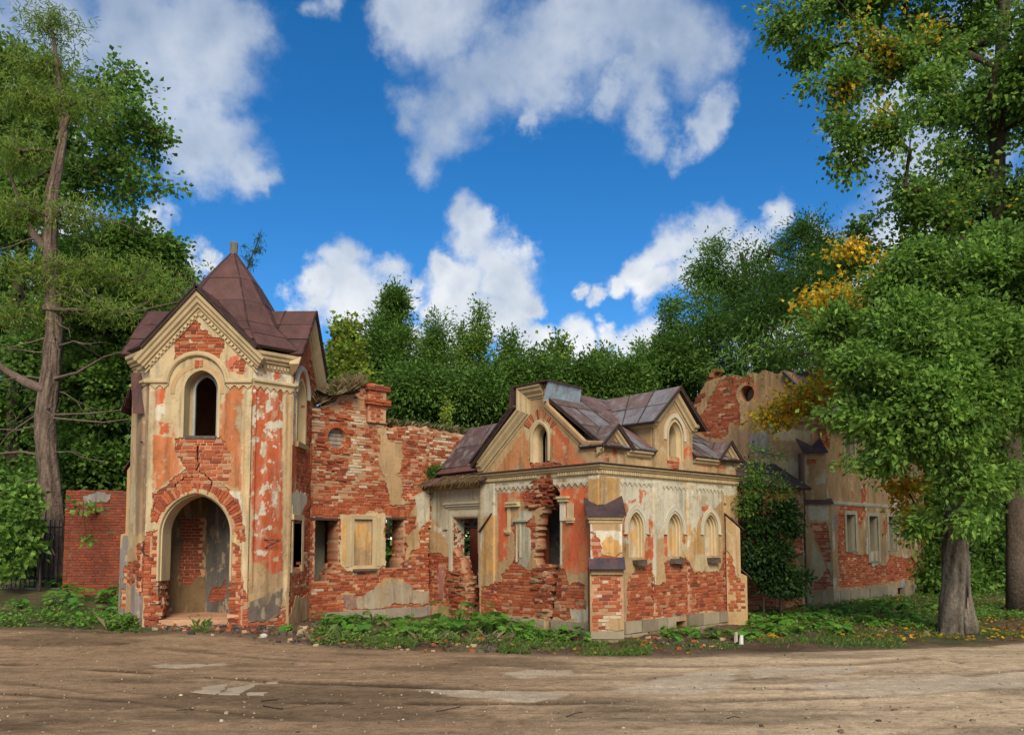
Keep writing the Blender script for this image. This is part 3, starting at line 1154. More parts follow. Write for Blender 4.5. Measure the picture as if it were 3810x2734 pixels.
for a, b in ((3, 4), (4, 5), (5, 6), (6, 7)):
    p, q = np.array(OCT[a]), np.array(OCT[b])
    fc = Face(p, math.degrees(math.atan2(*(q - p)[::-1])), np.linalg.norm(q - p), 9)
    simple_wall(tower, fc, 0.1, 6.45 if a in (3, 5) else 7.8, 0.45, fn=(None if a in (3, 5) else (lambda U, Z: np.maximum(Z - gable_top(U, 1.145, 1.145, TE + 0.1, TG0 + 0.2), 0.1 - Z))) if a in (4, 6) else None)
# floor slab between the storeys (put in to darken the upper window) and interior walls seen through the arch
mb = MB()
P8 = [np.array((x, y, 0)) for x, y in OCT]
ctr = np.array((-6.945, 19.84, 0))
ins = [ctr + (p - ctr) * 0.80 for p in P8]
for z0, z1 in ((0.25, 0.42), (3.62, 3.74)):
    V = [p + (0, 0, z0) for p in ins] + [p + (0, 0, z1) for p in ins]
    mb.add(V, [tuple(range(8))[::-1], tuple(range(8, 16))] + [(i, (i + 1) % 8, 8 + (i + 1) % 8, 8 + i) for i in range(8)], MORTAR * 0.9)
face_box(mb, TF, 0.3, 1.88, 0.2, 0.405, -0.5, -0.02, MORTAR * 1.05, 0.01)
mb.each('floor_slab', M_CORE, tower)
k_in = len(TM.items)
IA = Face((-8.25, 19.35), 30, 0.96, 5)  # arch interior: its brown shade is put into the dark wall colours
IB = Face(IA.p3(0.96, 0)[:2], -24, 1.35, 6)
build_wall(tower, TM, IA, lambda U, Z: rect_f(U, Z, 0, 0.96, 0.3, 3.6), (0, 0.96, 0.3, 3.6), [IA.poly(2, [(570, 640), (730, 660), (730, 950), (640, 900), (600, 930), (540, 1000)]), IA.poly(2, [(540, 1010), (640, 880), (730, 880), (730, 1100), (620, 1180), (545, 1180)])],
           base=TAN * 0.42, patches=[(IA.poly(2, [(545, 640), (740, 650), (730, 800), (640, 880), (560, 900)]), SOOT_SHADE, 0.08)], wp=0.09, depth=0.2)
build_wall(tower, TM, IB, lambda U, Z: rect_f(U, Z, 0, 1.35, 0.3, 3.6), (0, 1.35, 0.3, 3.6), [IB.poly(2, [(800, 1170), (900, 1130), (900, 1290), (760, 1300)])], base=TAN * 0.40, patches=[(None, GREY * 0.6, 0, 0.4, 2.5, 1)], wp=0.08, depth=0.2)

for it in range(k_in, len(TM.items)):  # inside bricks darkened along with the walls
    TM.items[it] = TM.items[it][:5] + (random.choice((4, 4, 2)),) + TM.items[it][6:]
# mouldings of the tower -------------------------------------------------
mb = MB()
hood = arch_path(1.05, 0.62, 5.60, 5.60, 0.62, 12)
prof_hood = [(0.0, 0.0), (0.0, 0.06), (0.03, 0.10), (0.075, 0.10), (0.10, 0.055), (0.13, 0.05), (0.13, 0.0)]
sweep(TF, np.vstack([[(0.02 - 0.13, 5.60)], [(0.43, 5.60)], hood[1:-1], [(1.67, 5.60)], [(2.29, 5.60)]]) + np.array([0, 0.02]), prof_hood, mb, CREAM * 0.88)
plan_sweep([(-5.80, 18.0), (-5.105, 18.695), (-5.105, 18.97)], [(0, 5.62), (0.05, 5.62), (0.06, 5.66), (0.10, 5.69), (0.10, 5.73), (0.06, 5.76), (0, 5.76)], mb, CREAM * 0.9)
plan_sweep([(-8.785, 18.9), (-8.785, 18.695), (-8.09, 18.0)], [(0, 5.62), (0.05, 5.62), (0.06, 5.66), (0.10, 5.69), (0.10, 5.73), (0.06, 5.76), (0, 5.76)], mb, CREAM * 0.9)
sweep(TR, arch_path(0.74, 0.55, 5.60, 5.60, 0.62, 9), prof_hood, mb, WHITE * 0.85)
mb.build('string_course', M_TRIM, tower)
mb = MB()
corbels(mb, TF, 0.03, 0.42, 5.62, 0.055, CREAM * 0.9, 0.034)
corbels(mb, TF, 1.70, 2.29, 5.62, 0.055, CREAM * 0.9, 0.034)
corbels(mb, TC, 0.0, 0.98, 5.62, 0.055, CREAM * 0.95, 0.034)
corbels(mb, TR, 0.0, 0.18, 5.62, 0.055, CREAM * 0.95, 0.034)
mb.build('corbel_frieze', M_TRIM, tower, kind='stuff')
mb = MB()
# inner ring of the hood and the broken keystone
sweep(TF, arch_path(1.06, 0.50, 5.40, 5.46, 0.52, 12), [(0, 0.02), (0, 0.035), (0.10, 0.035), (0.10, 0.02)], mb, TAN * 1.05)
sweep(TF, arch_path(1.15, 0.375, 4.42, 5.5, 0.44, 12), [(0, -0.3), (0, 0.035), (0.055, 0.045), (0.06, 0.0)], mb, CREAM * 0.95)
mb.build('window_surround', M_TRIM, tower)
mb = MB()
face_box(mb, TF, 1.00, 1.08, 6.0, 6.16, 0.0, 0.06, BRICKS[0] * 1.1, 0.008)
face_box(mb, TF, 1.09, 1.17, 6.0, 6.16, 0.0, 0.06, BRICKS[3], 0.008)
mb.build('keystone', M_BRICK, tower)
mb = MB()
sweep(TF, arch_path(1.15, 0.27, 4.45, 5.52, 0.36, 12), [(-0.03, -0.32), (-0.03, -0.26), (0.02, -0.26), (0.02, -0.32)], mb, (0.30, 0.29, 0.26))
sweep(TF, arch_path(1.15, 0.285, 4.45, 5.52, 0.37, 12), [(0.0, -0.33), (0.0, -0.30), (0.13, -0.30), (0.13, -0.33)], mb, CREAM * 0.8)
face_box(mb, TF, 0.80, 1.50, 4.40, 4.46, -0.35, 0.03, (0.10, 0.085, 0.07), 0.006)
mb.build('window_frame', M_WOOD, tower)
mb = MB()
# white plastered inner order of the entrance arch: left side complete, right side thin
pth = arch_path(1.09, 0.79, 1.25, 2.28, 0.92, 12)
sweep(TF, pth, [(-0.05, -0.5), (-0.04, -0.06), (-0.015, -0.05), (-0.01, -0.01), (0.0, 0.02), (0.03, 0.035), (0.04, 0.0)], mb, CREAM * 0.98)
mb.build('arch_surround', M_TRIM, tower)
mb = MB()
jag_edge(mb, TF, [(0.30, 0.3), (0.31, 0.7), (0.30, 1.28)], -1, 0.5, 0.03)
jag_edge(mb, TF, [(1.86, 0.3), (1.86, 1.3)], 1, 0.5, 0.02)
jag_edge(mb, TF, [(0.05, 0.2), (0.25, 0.6), (0.0, 1.0)], 1, 0.2, 0.06)
mb.build('broken_brick_edge', M_BRICK, tower, kind='stuff')
# entrance jambs
mb = MB()
# gable cornices with dentils
rake = [(-0.10, 5.97), (1.145, 7.27), (2.39, 5.97)]
rakeF = [(-0.10, 5.97), (1.06, 7.27), (2.39, 5.97)]
g_prof = [(0.0, 0.0), (0.0, 0.05), (0.05, 0.06), (0.055, 0.10), (0.10, 0.11), (0.13, 0.16), (0.19, 0.17), (0.22, 0.21), (0.29, 0.22), (0.29, 0.0)]
sweep(TF, rakeF, g_prof, mb, CREAM * 0.82)
sweep(TR, rake, g_prof, mb, CREAM * 0.9)
for f in (TC, TL):
    sweep(f, [(-0.02, 6.08), (1.0, 6.08)], g_prof, mb, CREAM * 0.85)
sweep(TF, [(-0.10, 5.87), (1.06, 7.17), (2.39, 5.87)], [(0, 0), (0, 0.045), (0.035, 0.05), (0.035, 0)], mb, CREAM * 0.85)
sweep(TC, [(0, 5.98), (0.983, 5.98)], [(0, 0), (0, 0.045), (0.035, 0.05), (0.035, 0)], mb, CREAM * 0.85)
mb.build('gable_cornice', M_TRIM, tower)
dentils(TF, [(0.0, 6.005), (1.06, 7.20), (2.29, 6.005)], (0.062, 0.07), 0.045, 0.0, 0.078, tower, CREAM * 0.9)
dentils(TC, [(0.02, 6.02), (0.96, 6.02)], (0.05, 0.07), 0.035, 0.0, 0.078, tower, CREAM * 0.9)
dentils(TR, [(0.0, 6.005), (1.145, 7.20)], (0.062, 0.07), 0.05, 0.0, 0.078, tower, CREAM * 0.9)
dentils(TL, [(0.3, 6.02), (0.96, 6.02)], (0.05, 0.07), 0.04, 0.0, 0.078, tower, CREAM * 0.8)
# the roof
RB = np.array((0.085, 0.040, 0.031))
prof_r = [(6.50, 1.0), (7.20, 0.66), (7.80, 0.485), (8.45, 0.30), (9.24, 0.03)]
out8 = []
for i, p in enumerate(P8):
    v = p - ctr
    out8.append(v * 1.075)
for i in range(8):
    a, b = out8[i], out8[(i + 1) % 8]
    for (z0, s0), (z1, s1), nr in zip(prof_r[:-1], prof_r[1:], (2, 1, 1, 1)):
        if z0 < 7 and i % 2 == 0:                  # below this height the gables stand in front
            z0, s0 = 6.65, 0.925
        roof_facet(tower, ctr + a * s0 + (0, 0, z0), ctr + b * s0 + (0, 0, z0), ctr + b * s1 + (0, 0, z1), ctr + a * s1 + (0, 0, z1), nr, 1, RB * (1.25 if z0 > 8 else 1.0), rustvar=0.2)
for k in range(4):
    t = R(-90 + 90 * k)
    nx = np.array((math.cos(t), math.sin(t), 0))
    ax = np.array((-math.sin(t), math.cos(t), 0))
    o_, i_ = 1.84 + 0.26, 0.55
    ZR_, ZE = 7.80, 6.42
    for sgn in (-1, 1):
        e0, e1 = ctr + nx * o_ + ax * sgn * 1.30, ctr + nx * i_ + ax * sgn * 1.30
        r0, r1 = ctr + nx * o_ - ax * (0.085 if k == 0 else 0), ctr + nx * i_
        up0, up1 = np.array((0, 0, ZE)), np.array((0, 0, ZR_))
        if sgn < 0:
            roof_facet(tower, e0 + up0, e1 + up0, r1 + up1, r0 + up1, 3, 2, RB, rustvar=0.18)
        else:
            roof_facet(tower, e1 + up0, e0 + up0, r0 + up1, r1 + up1, 3, 2, RB, rustvar=0.18)
mb = MB()
c = ctr + (0, 0, 9.16)
for (r0, z0, r1, z1) in ((0.10, 0, 0.095, 0.05), (0.085, 0.05, 0.10, 0.37), (0.10, 0.37, 0.06, 0.41)):
    V = []
    for rr, zz in ((r0, z0), (r1, z1)):
        V += [c + (rr * math.cos(R(22.5 + 45 * k)), rr * math.sin(R(22.5 + 45 * k)), zz) for k in range(8)]
    mb.add(V, [tuple(range(8))[::-1], tuple(range(8, 16))] + [(i, (i + 1) % 8, 8 + (i + 1) % 8, 8 + i) for i in range(8)], (0.17, 0.16, 0.12))
mb.build('finial', M_WOOD, tower)
# niche of the right face, slit window
mb = MB()
TRb = Face(TR.p3(0, 0, -0.16)[:2], 90, 2.29, 8)
V, F, C = sheet(TRb, lambda U, Z: rect_f(U, Z, 0.2, 1.3, 4.4, 6.1), (0.2, 1.3, 4.4, 6.1), 0, -0.1, 0.06, colours(TRb, OCHRE * 0.8, [(None, CREAM, 0, 0.4, 3, 2)]))
put('niche_back', V, F, M_PLASTER, tower, C)
sweep(TR, arch_path(0.74, 0.395, 4.45, 5.5, 0.49, 10), [(0, -0.15), (0, 0.03), (0.05, 0.04), (0.06, 0)], mb, CREAM)
face_box(mb, TR, 0.25, 1.25, 4.34, 4.46, -0.05, 0.10, TAN * 0.8, 0.01)
sweep(TR, [(0.98, 1.4), (0.98, 2.62), (0.22, 2.62), (0.22, 1.4)], [(-0.0, -0.3), (0.0, 0.04), (-0.13, 0.05), (-0.14, 0)], mb, CREAM)
face_box(mb, TR, 0.02, 0.14, 2.62, 2.74, 0.02, 0.09, CREAM)
face_box(mb, TR, 0.04, 0.12, 2.74, 2.95, 0.02, 0.05, CREAM)
mb.each('niche_surround', M_TRIM, tower)
# left side: stepped buttress with sloped weathering, small gable above it
mb = MB()
bt = [(-8.90, 18.75), (-8.55, 18.75), (-8.55, 19.6), (-8.90, 19.6)]


def prism(mb, plan, z0, ztop, col, jit=0.0):
    V = [(x, y, z0) for x, y in plan] + [(x, y, z) for (x, y), z in zip(plan, ztop)]
    mb.hexa(np.array(V) + (rng.uniform(-jit, jit, (8, 3)) if jit else 0), col)


prism(mb, bt, 0.1, (3.75, 4.30, 4.30, 3.75), TAN * 0.95, 0.01)
prism(mb, [(-8.98, 18.72), (-8.55, 18.72), (-8.55, 19.62), (-8.98, 19.62)], 0.1, (2.28, 2.42, 2.42, 2.28), TAN, 0.01)
b = mb.build('buttress', M_PLASTER, tower)
BF = Face((-8.98, 18.712), 0, 0.5, 12)
build_wall(tower, TM, BF, lambda U, Z: rect_f(U, Z, 0, 0.30, 0.1, 2.25), (0, 0.30, 0.1, 2.25), [BF.poly(2, [(145, 1010), (230, 1010), (230, 1160), (140, 1160)]), BF.poly(2, [(100, 1180), (200, 1210), (190, 1330), (95, 1330)])], base=TAN, patches=[(None, GREY, 0, 0.45, 3, 2), (BF.poly(2, [(110, 1150), (200, 1170), (210, 1260), (110, 1200)]), GREY, 0.05)], depth=0.02, th=0.02)
mb = MB()
mb.hexa([(-9.0, 18.70, 3.72), (-8.58, 18.70, 4.34), (-8.58, 19.65, 4.34), (-9.0, 19.65, 3.72), (-9.0, 18.70, 3.75), (-8.58, 18.70, 4.37), (-8.58, 19.65, 4.37), (-9.0, 19.65, 3.75)], RB)
mb.build('buttress_cap', M_ROOF, tower)
mb = MB()
# side gable on the left face
LG = Face((-9.0, 19.2), 0, 0.5, 13)
mb.hexa([(-8.92, 18.95, 4.6), (-8.72, 18.72, 4.6), (-8.72, 20.4, 4.6), (-8.92, 20.4, 4.6), (-8.92, 18.95, 5.25), (-8.72, 18.72, 5.95), (-8.72, 20.4, 5.95), (-8.92, 20.4, 5.25)], CREAM * 0.85)
mb.build('side_gable', M_PLASTER, tower)
mb = MB()
for k in range(4):
    a = k / 4
    mb.hexa([(-9.08 + 0.30 * a, 18.70, 5.10 + 0.75 * a ** 1.3), (-9.0 + 0.30 * a, 18.70, 5.28 + 0.75 * (a + .25) ** 1.3), (-9.0 + 0.30 * a, 20.4, 5.28 + 0.75 * (a + .25) ** 1.3), (-9.08 + 0.30 * a, 20.4, 5.10 + 0.75 * a ** 1.3),
             (-9.08 + 0.30 * a, 18.70, 5.14 + 0.75 * a ** 1.3), (-9.0 + 0.30 * a, 18.70, 5.32 + 0.75 * (a + .25) ** 1.3), (-9.0 + 0.30 * a, 20.4, 5.32 + 0.75 * (a + .25) ** 1.3), (-9.08 + 0.30 * a, 20.4, 5.14 + 0.75 * a ** 1.3)], RB * 0.8)
mb.build('side_roof', M_ROOF, tower)
TM.build()

# ------------------------------------------------------------------ CONNECTING WALL
conn = thing('connecting_wall', 'bare brick wall with a round boarded window between the tower and the low gabled wing', 'brick wall', (-3.74, 21.8, 0.1), 'wings of the ruined brick building')
CM = Masonry(conn)
MW = Face((-5.105, 20.56), 42.5, 3.72, 21)
mw_top = np.array([(-0.1, 5.45), (0.5, 5.62), (0.79, 5.87), (1.31, 6.08), (1.8, 6.38), (2.05, 6.40), (2.27, 6.23), (2.28, 5.87), (2.17, 5.80), (2.14, 5.27), (2.4, 5.25), (3.42, 5.34), (4.4, 5.36), (6.5, 5.45)])


def mw_wall(U, Z):
    rowk = np.floor(Z / 0.0765)
    tu = np.interp(U + 0.12 * (vn(rowk, rowk * 0 + 3, 55) - 0.5), mw_top[:, 0], mw_top[:, 1]) + 0.10 * (vn(U * 5, U * 0, 8) - 0.5)
    f = np.maximum(Z - tu, 0.0 - Z)
    f = np.maximum(f, -(np.sqrt((U - 0.72) ** 2 + (Z - 4.79) ** 2) - 0.27))
    j = 0.10 * (vn(rowk, rowk * 0 + 9, 77) - 0.5)
    f = np.maximum(f, -rect_f(U + j * 0.25, Z, 0.15, 0.82 - 0.25 * np.clip((1.55 - Z) / 0.4, 0, 1), 1.10, 2.66))
    f = np.maximum(f, -rect_f(U + j * 0.35, Z, 2.27, 2.86 - 0.1 * (Z < 1.6), 1.38, 2.72))
    f = np.maximum(f, -rect_f(U, Z, 1.26, 1.86, 1.46, 2.72))
    return f


mw_isl = [MW.poly(3, [(555, 440), (545, 370), (590, 370), (600, 450), (690, 475), (700, 540), (660, 640), (690, 680), (680, 780), (740, 815), (630, 825), (600, 720), (570, 620), (550, 560)]),
          MW.poly(3, [(330, 885), (395, 868), (590, 866), (594, 1165), (520, 1195), (410, 1200), (350, 1205), (325, 1150)]),
          MW.poly(3, [(760, 770), (850, 715), (850, 920), (790, 965), (785, 1070), (740, 1080), (725, 1130), (705, 1130), (720, 1010), (775, 960), (778, 890), (720, 890), (735, 870), (770, 830)]),
          MW.poly(3, [(420, 1420), (420, 1370), (520, 1300), (590, 1245), (700, 1255), (760, 1320), (870, 1310), (885, 1370), (840, 1385), (600, 1400), (500, 1425)]),
          MW.poly(3, [(345, 1340), (410, 1330), (420, 1410), (370, 1425)])]
mw_patch = [(MW.poly(3, [(330, 870), (600, 860), (600, 1200), (330, 1210)]), CREAM * 1.02, 0.03),
            (MW.poly(3, [(340, 900), (395, 900), (395, 1160), (340, 1160)]), OCHRE, 0.03, 0.5, 4, 5),
            (MW.poly(3, [(760, 760), (850, 720), (850, 900), (780, 960)]), WHITE * 0.8, 0.05, 0.3, 4, 2),
            (MW.poly(3, [(345, 1330), (420, 1330), (425, 1430), (345, 1430)]), SOOT_SHADE * 1.5 + np.array((0.05, 0, 0)), 0.04),
            (MW.poly(3, [(430, 1300), (890, 1240), (890, 1430), (430, 1430)]), np.array((0.34, 0.265, 0.17)), 0.05)]
pale_poly = MW.poly(3, [(400, 230), (470, 240), (475, 480), (465, 640), (400, 720), (360, 650), (420, 540)])
pale_poly2 = MW.poly(3, [(460, 290), (580, 300), (580, 365), (460, 360)])


def mw_pale(U, Z):
    a, b_ = warp(U, Z, 5, 0.1, 2)
    return 0.75 * (sdf(a, b_, pale_poly) < 0) + 0.5 * (sdf(a, b_, pale_poly2) < 0) + 0.03 + 0.40 * ((Z > 5.0) & (U > 2.2)) + 0.18 * ((U < 0.7) & (Z > 3.9))


build_wall(conn, CM, MW, mw_wall, (-0.05, 3.74, 0.0, 6.45), (), mw_isl, plastered=False, base=TAN, patches=mw_patch, depth=0.55, pale=mw_pale, rough=0.03, miss=0.03, smear=lambda U, Z: 0.42 if (Z > 3.3 and U < 1.5) else (0.25 if Z > 3.2 else 0.10))
# the top of the wall runs on behind the porch roof
MX = Face(MW.p3(3.72, 0)[:2], 42.5, 2.2, 22)
build_wall(conn, CM, MX, lambda U, Z: np.maximum(Z - 5.30 - 0.1 * (vn(U * 5, U * 0, 18) - 0.5), 2.5 - Z), (0, 2.2, 2.5, 5.4), (), (), plastered=False, depth=0.55, pale=lambda U, Z: U * 0 + 0.5, rough=0.03)
CM.soldier(MW, 0.05, 3.4, 2.90, 0.014)
# pilaster on the higher part
PL = Face(MW.p3(1.62, 0, 0.10)[:2], 42.5, 0.6, 23)
build_wall(conn, CM, PL, lambda U, Z: rect_f(U, Z, 0, 0.56, 5.3, 6.2), (0, 0.56, 5.3, 6.2), (), (), plastered=False, depth=0.14, rough=0.02, pale=lambda U, Z: 0.3 * (Z < 5.7))
mb = MB()
for (z, o) in ((5.78, 0.16), (5.86, 0.19), (6.17, 0.17), (6.25, 0.15)):
    u = 1.55
    while u < 2.25:
        face_box(mb, MW, u, u + 0.24, z, z + 0.066, -0.2, o + random.uniform(-0.02, 0.02), random.choice(BRICKS), 0.006)
        u += 0.253
mb.build('brick_cornice', M_BRICK, conn, kind='stuff')
CM.build()
# round window: brick ring and the boards behind it
mb = MB()
n = 26
for k in range(n):
    a = 2 * math.pi * k / n
    q = []
    for oo in (0.035, -0.15):
        for (rr, da) in ((0.275, -0.105), (0.275, 0.105), (0.40, 0.105), (0.40, -0.105)):
            q.append(MW.p3(0.72 + rr * math.cos(a + da), 4.79 + rr * math.sin(a + da), oo + random.uniform(-0.01, 0.01)))
    q = np.array(q)
    m2 = MB()
    m2.hexa(q[[0, 1, 2, 3, 4, 5, 6, 7]], random.choice(BRICKS[:4]) * random.uniform(0.9, 1.2))
    m2.build('ring_brick', M_BRICK, conn)
for k in range(5):
    z = 4.53 + k * 0.107
    m2 = MB()
    face_box(m2, MW, 0.44, 1.0, z, z + 0.092, -0.16, -0.13 + random.uniform(0, 0.012), np.array((0.26, 0.21, 0.155)) * random.uniform(0.7, 1.2), 0.003)
    m2.build('board', M_WOOD, conn)
mb = MB()
face_box(mb, MW, 0.40, 1.04, 4.46, 5.12, -0.24, -0.19, SOOT_SHADE * 0.6)  # added dark sheet blocks the sky between the boards
mb.build('board_backing', M_WOOD, conn)
# blind panel between the windows
mb = MB()
MWb = Face(MW.p3(0, 0, -0.05)[:2], 42.5, 3.7, 24)
V, F, C = sheet(MWb, lambda U, Z: rect_f(U, Z, 1.2, 1.92, 1.4, 2.78), (1.2, 1.92, 1.4, 2.78), 0.0, -0.1, 0.03,
                colours(MWb, TAN, [(MWb.poly(3, [(400, 920), (480, 920), (515, 1000), (500, 1090), (400, 1030)]), OCHRE * 1.05, 0.06), (MWb.poly(3, [(400, 905), (420, 905), (420, 1060), (400, 1080)]), WHITE, 0.04, 0.2, 4, 2)]))
put('blind_panel', V, F, M_PLASTER, conn, C)
sweep(MW, [(1.26, 1.46), (1.86, 1.46), (1.86, 2.72), (1.26, 2.72), (1.26, 1.46)], [(0.0, -0.05), (0.0, 0.01), (0.02, 0.02), (0.02, 0.028), (-0.04, 0.034), (-0.06, 0.04), (-0.09, 0.04), (-0.10, 0.02)], mb, CREAM * 0.9)
for u in (1.03, 1.98):
    face_box(mb, MW, u, u + 0.11, 1.45, 2.74, 0.0, 0.042, CREAM * 0.9, 0.004)
mb.build('panel_frame', M_TRIM, conn)
mb = MB()
face_box(mb, MW, 1.24, 1.96, 1.335, 1.39, 0.0, 0.11, (0.17, 0.09, 0.06), 0.008)
mb.build('window_sill', M_STONE, conn)
mb = MB()
jag_edge(mb, MW, [(0.60, 1.08), (0.84, 1.5)], 1, 0.5, 0.08)
jag_edge(mb, MW, [(2.86, 1.4), (2.90, 2.7)], 1, 0.5, 0.04)
jag_edge(mb, MW, [(0.86, 1.5), (0.83, 2.62)], 1, 0.5, 0.02)
for k in range(150):                               # loose and slipped bricks near the broken top
    u = random.uniform(-0.05, 2.2) if k < 80 else random.uniform(2.2, 5.6)
    z = np.interp(u, mw_top[:, 0], mw_top[:, 1]) + random.uniform(-0.10, 0.05)
    if u > 3.72:
        z = 5.3 + random.uniform(-0.08, 0.05)
    o = random.uniform(-0.5, -0.02)
    face_box(mb, MW, u - 0.12, u + random.uniform(-0.02, 0.13), z - 0.06, z, o - 0.1, o + 0.02, random.choice(BRICKS + [MORTAR, MORTAR]) * random.uniform(0.7, 1.1), 0.015)
for k in range(60):                                # courses slipping forward left of the round window
    u, z = random.uniform(0.0, 1.2), random.uniform(3.7, 5.5)
    if math.hypot(u - 0.72, z - 4.79) < 0.42:
        continue
    face_box(mb, MW, u - 0.12, u + 0.1, z - 0.062, z, -0.05, random.uniform(0.02, 0.06), random.choice(BRICKS + [MORTAR]) * random.uniform(0.8, 1.1), 0.012)
mb.build('loose_bricks', M_BRICK, conn, kind='stuff')
mb = MB()
face_box(mb, MW, 0.0, 0.92, 2.66, 2.71, -0.4, 0.02, (0.06, 0.04, 0.03), 0.006)
face_box(mb, MW, 2.2, 2.95, 2.70, 2.75, -0.4, 0.02, (0.06, 0.04, 0.03), 0.006)
mb.build('lintel', M_WOOD, conn)
# plinth stones
mb = MB()
u = 0.4
while u < 3.7:
    l = random.uniform(0.5, 0.85)
    m2 = MB()
    face_box(m2, MW, u, min(u + l, 3.72) - 0.02, -0.25, 0.30 + random.uniform(-0.03, 0.03), -0.1, 0.08 + random.uniform(0, 0.05), np.array((0.30, 0.25, 0.18)) * random.uniform(0.8, 1.1), 0.008)
    m2.build('plinth_stone', M_STONE, conn)
    u += l
# rusty sheet bent over the top next to the tower
mb = MB()
P = []
for i in range(7):
    for j in range(3):
        u = 0.0 + 1.25 * i / 6
        P.append(MW.p3(u, 5.93 - 0.10 * math.sin(i * 0.9) - 0.05 * j + (0.07 if i == 6 else 0), 0.30 - 0.35 * j))
P = np.array(P)
F = [(i * 3 + j, (i + 1) * 3 + j, (i + 1) * 3 + j + 1, i * 3 + j + 1) for i in range(6) for j in range(2)]
mb.add(P, F, (0.03, 0.025, 0.025))
mb.add(P - (0, 0, 0.012), [f[::-1] for f in F], (0.03, 0.025, 0.025))
mb.build('bent_roof_sheet', M_ROOF, conn)
# inside: cross walls, plus an added rear wall and sagging ceiling, keep the rooms dark
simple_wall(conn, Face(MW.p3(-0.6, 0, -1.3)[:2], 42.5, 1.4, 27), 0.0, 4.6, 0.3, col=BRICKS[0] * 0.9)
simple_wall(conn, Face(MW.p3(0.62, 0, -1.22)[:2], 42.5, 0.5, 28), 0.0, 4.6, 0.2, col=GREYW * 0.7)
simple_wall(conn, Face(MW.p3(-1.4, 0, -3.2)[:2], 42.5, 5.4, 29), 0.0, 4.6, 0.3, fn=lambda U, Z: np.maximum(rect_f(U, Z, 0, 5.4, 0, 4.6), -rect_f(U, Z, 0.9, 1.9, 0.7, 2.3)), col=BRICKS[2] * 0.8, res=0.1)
simple_wall(conn, Face(MW.p3(1.5, 0, -0.5)[:2], 132.5, 2.4, 30), 0.0, 4.6, 0.25, col=SOOT_SHADE * 0.6)  # coloured dark so the window opening reads as shade
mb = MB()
mb.hexa([MW.p3(-0.8, 3.6, -0.4), MW.p3(3.9, 3.6, -0.4), MW.p3(3.9, 3.55, -3.3), MW.p3(-0.8, 3.55, -3.3), MW.p3(-0.8, 3.7, -0.4), MW.p3(3.9, 3.7, -0.4), MW.p3(3.9, 3.65, -3.3), MW.p3(-0.8, 3.65, -3.3)], SOOT_SHADE)
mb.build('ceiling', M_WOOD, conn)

# ------------------------------------------------------------------ GABLED WING (chapel-like) with porch
KX, KY = 1.98, 18.33
wing = thing('gabled_wing', 'low plastered wing with blind lancet niches, rusty cross gables and a gaping break', 'building', (KX, KY + 2.5, 0), 'wings of the ruined brick building')
WM = Masonry(wing)
E1 = np.array((math.cos(R(42.5)), math.sin(R(42.5)), 0))
E2 = np.array((-math.cos(R(47.5)), math.sin(R(47.5)), 0))
KP = np.array((KX, KY, 0))


def kp(p, q, z):
    return KP + E1 * p + E2 * q + np.array((0, 0, z))


CL = Face(kp(0, 4.1, 0)[:2], -47.5, 4.1, 31)
CR = Face((KX, KY), 42.5, 5.55, 32)
gap_poly = np.array([(2.20, 3.56), (2.45, 3.62), (2.80, 3.35), (2.86, 3.2), (2.90, 2.61), (2.93, 1.62), (2.82, 1.45), (2.72, 0.84), (2.66, 0.28), (2.66, -0.3), (2.47, -0.3), (2.46, 0.25), (2.52, 0.7), (2.50, 1.10), (2.22, 1.52), (1.98, 1.62), (2.06, 2.0), (2.12, 2.6), (2.28, 2.85), (2.36, 3.0), (2.40, 3.2)])


def cl_wall(U, Z):
    rowk = np.floor(Z / 0.0765)
    j = 0.09 * (vn(rowk, rowk * 0, 91) - 0.5)
    gt = np.where(Z > 3.9, 4.02 + 1.62 * np.clip(1 - np.abs(U - 2.05) / 2.1, 0, 1), 9)
    gt = np.where(np.abs(U - 2.05) < 0.44, np.maximum(gt, 5.93), gt)
    f = np.maximum(np.maximum(Z - 5.93, Z - gt), -0.3 - Z)
    f = np.maximum(f, -sdf(U + j, Z, gap_poly))
    f = np.maximum(f, -arch_f(U, Z, 2.20, 0.27, 4.02, 4.62, 0.38))
    return f


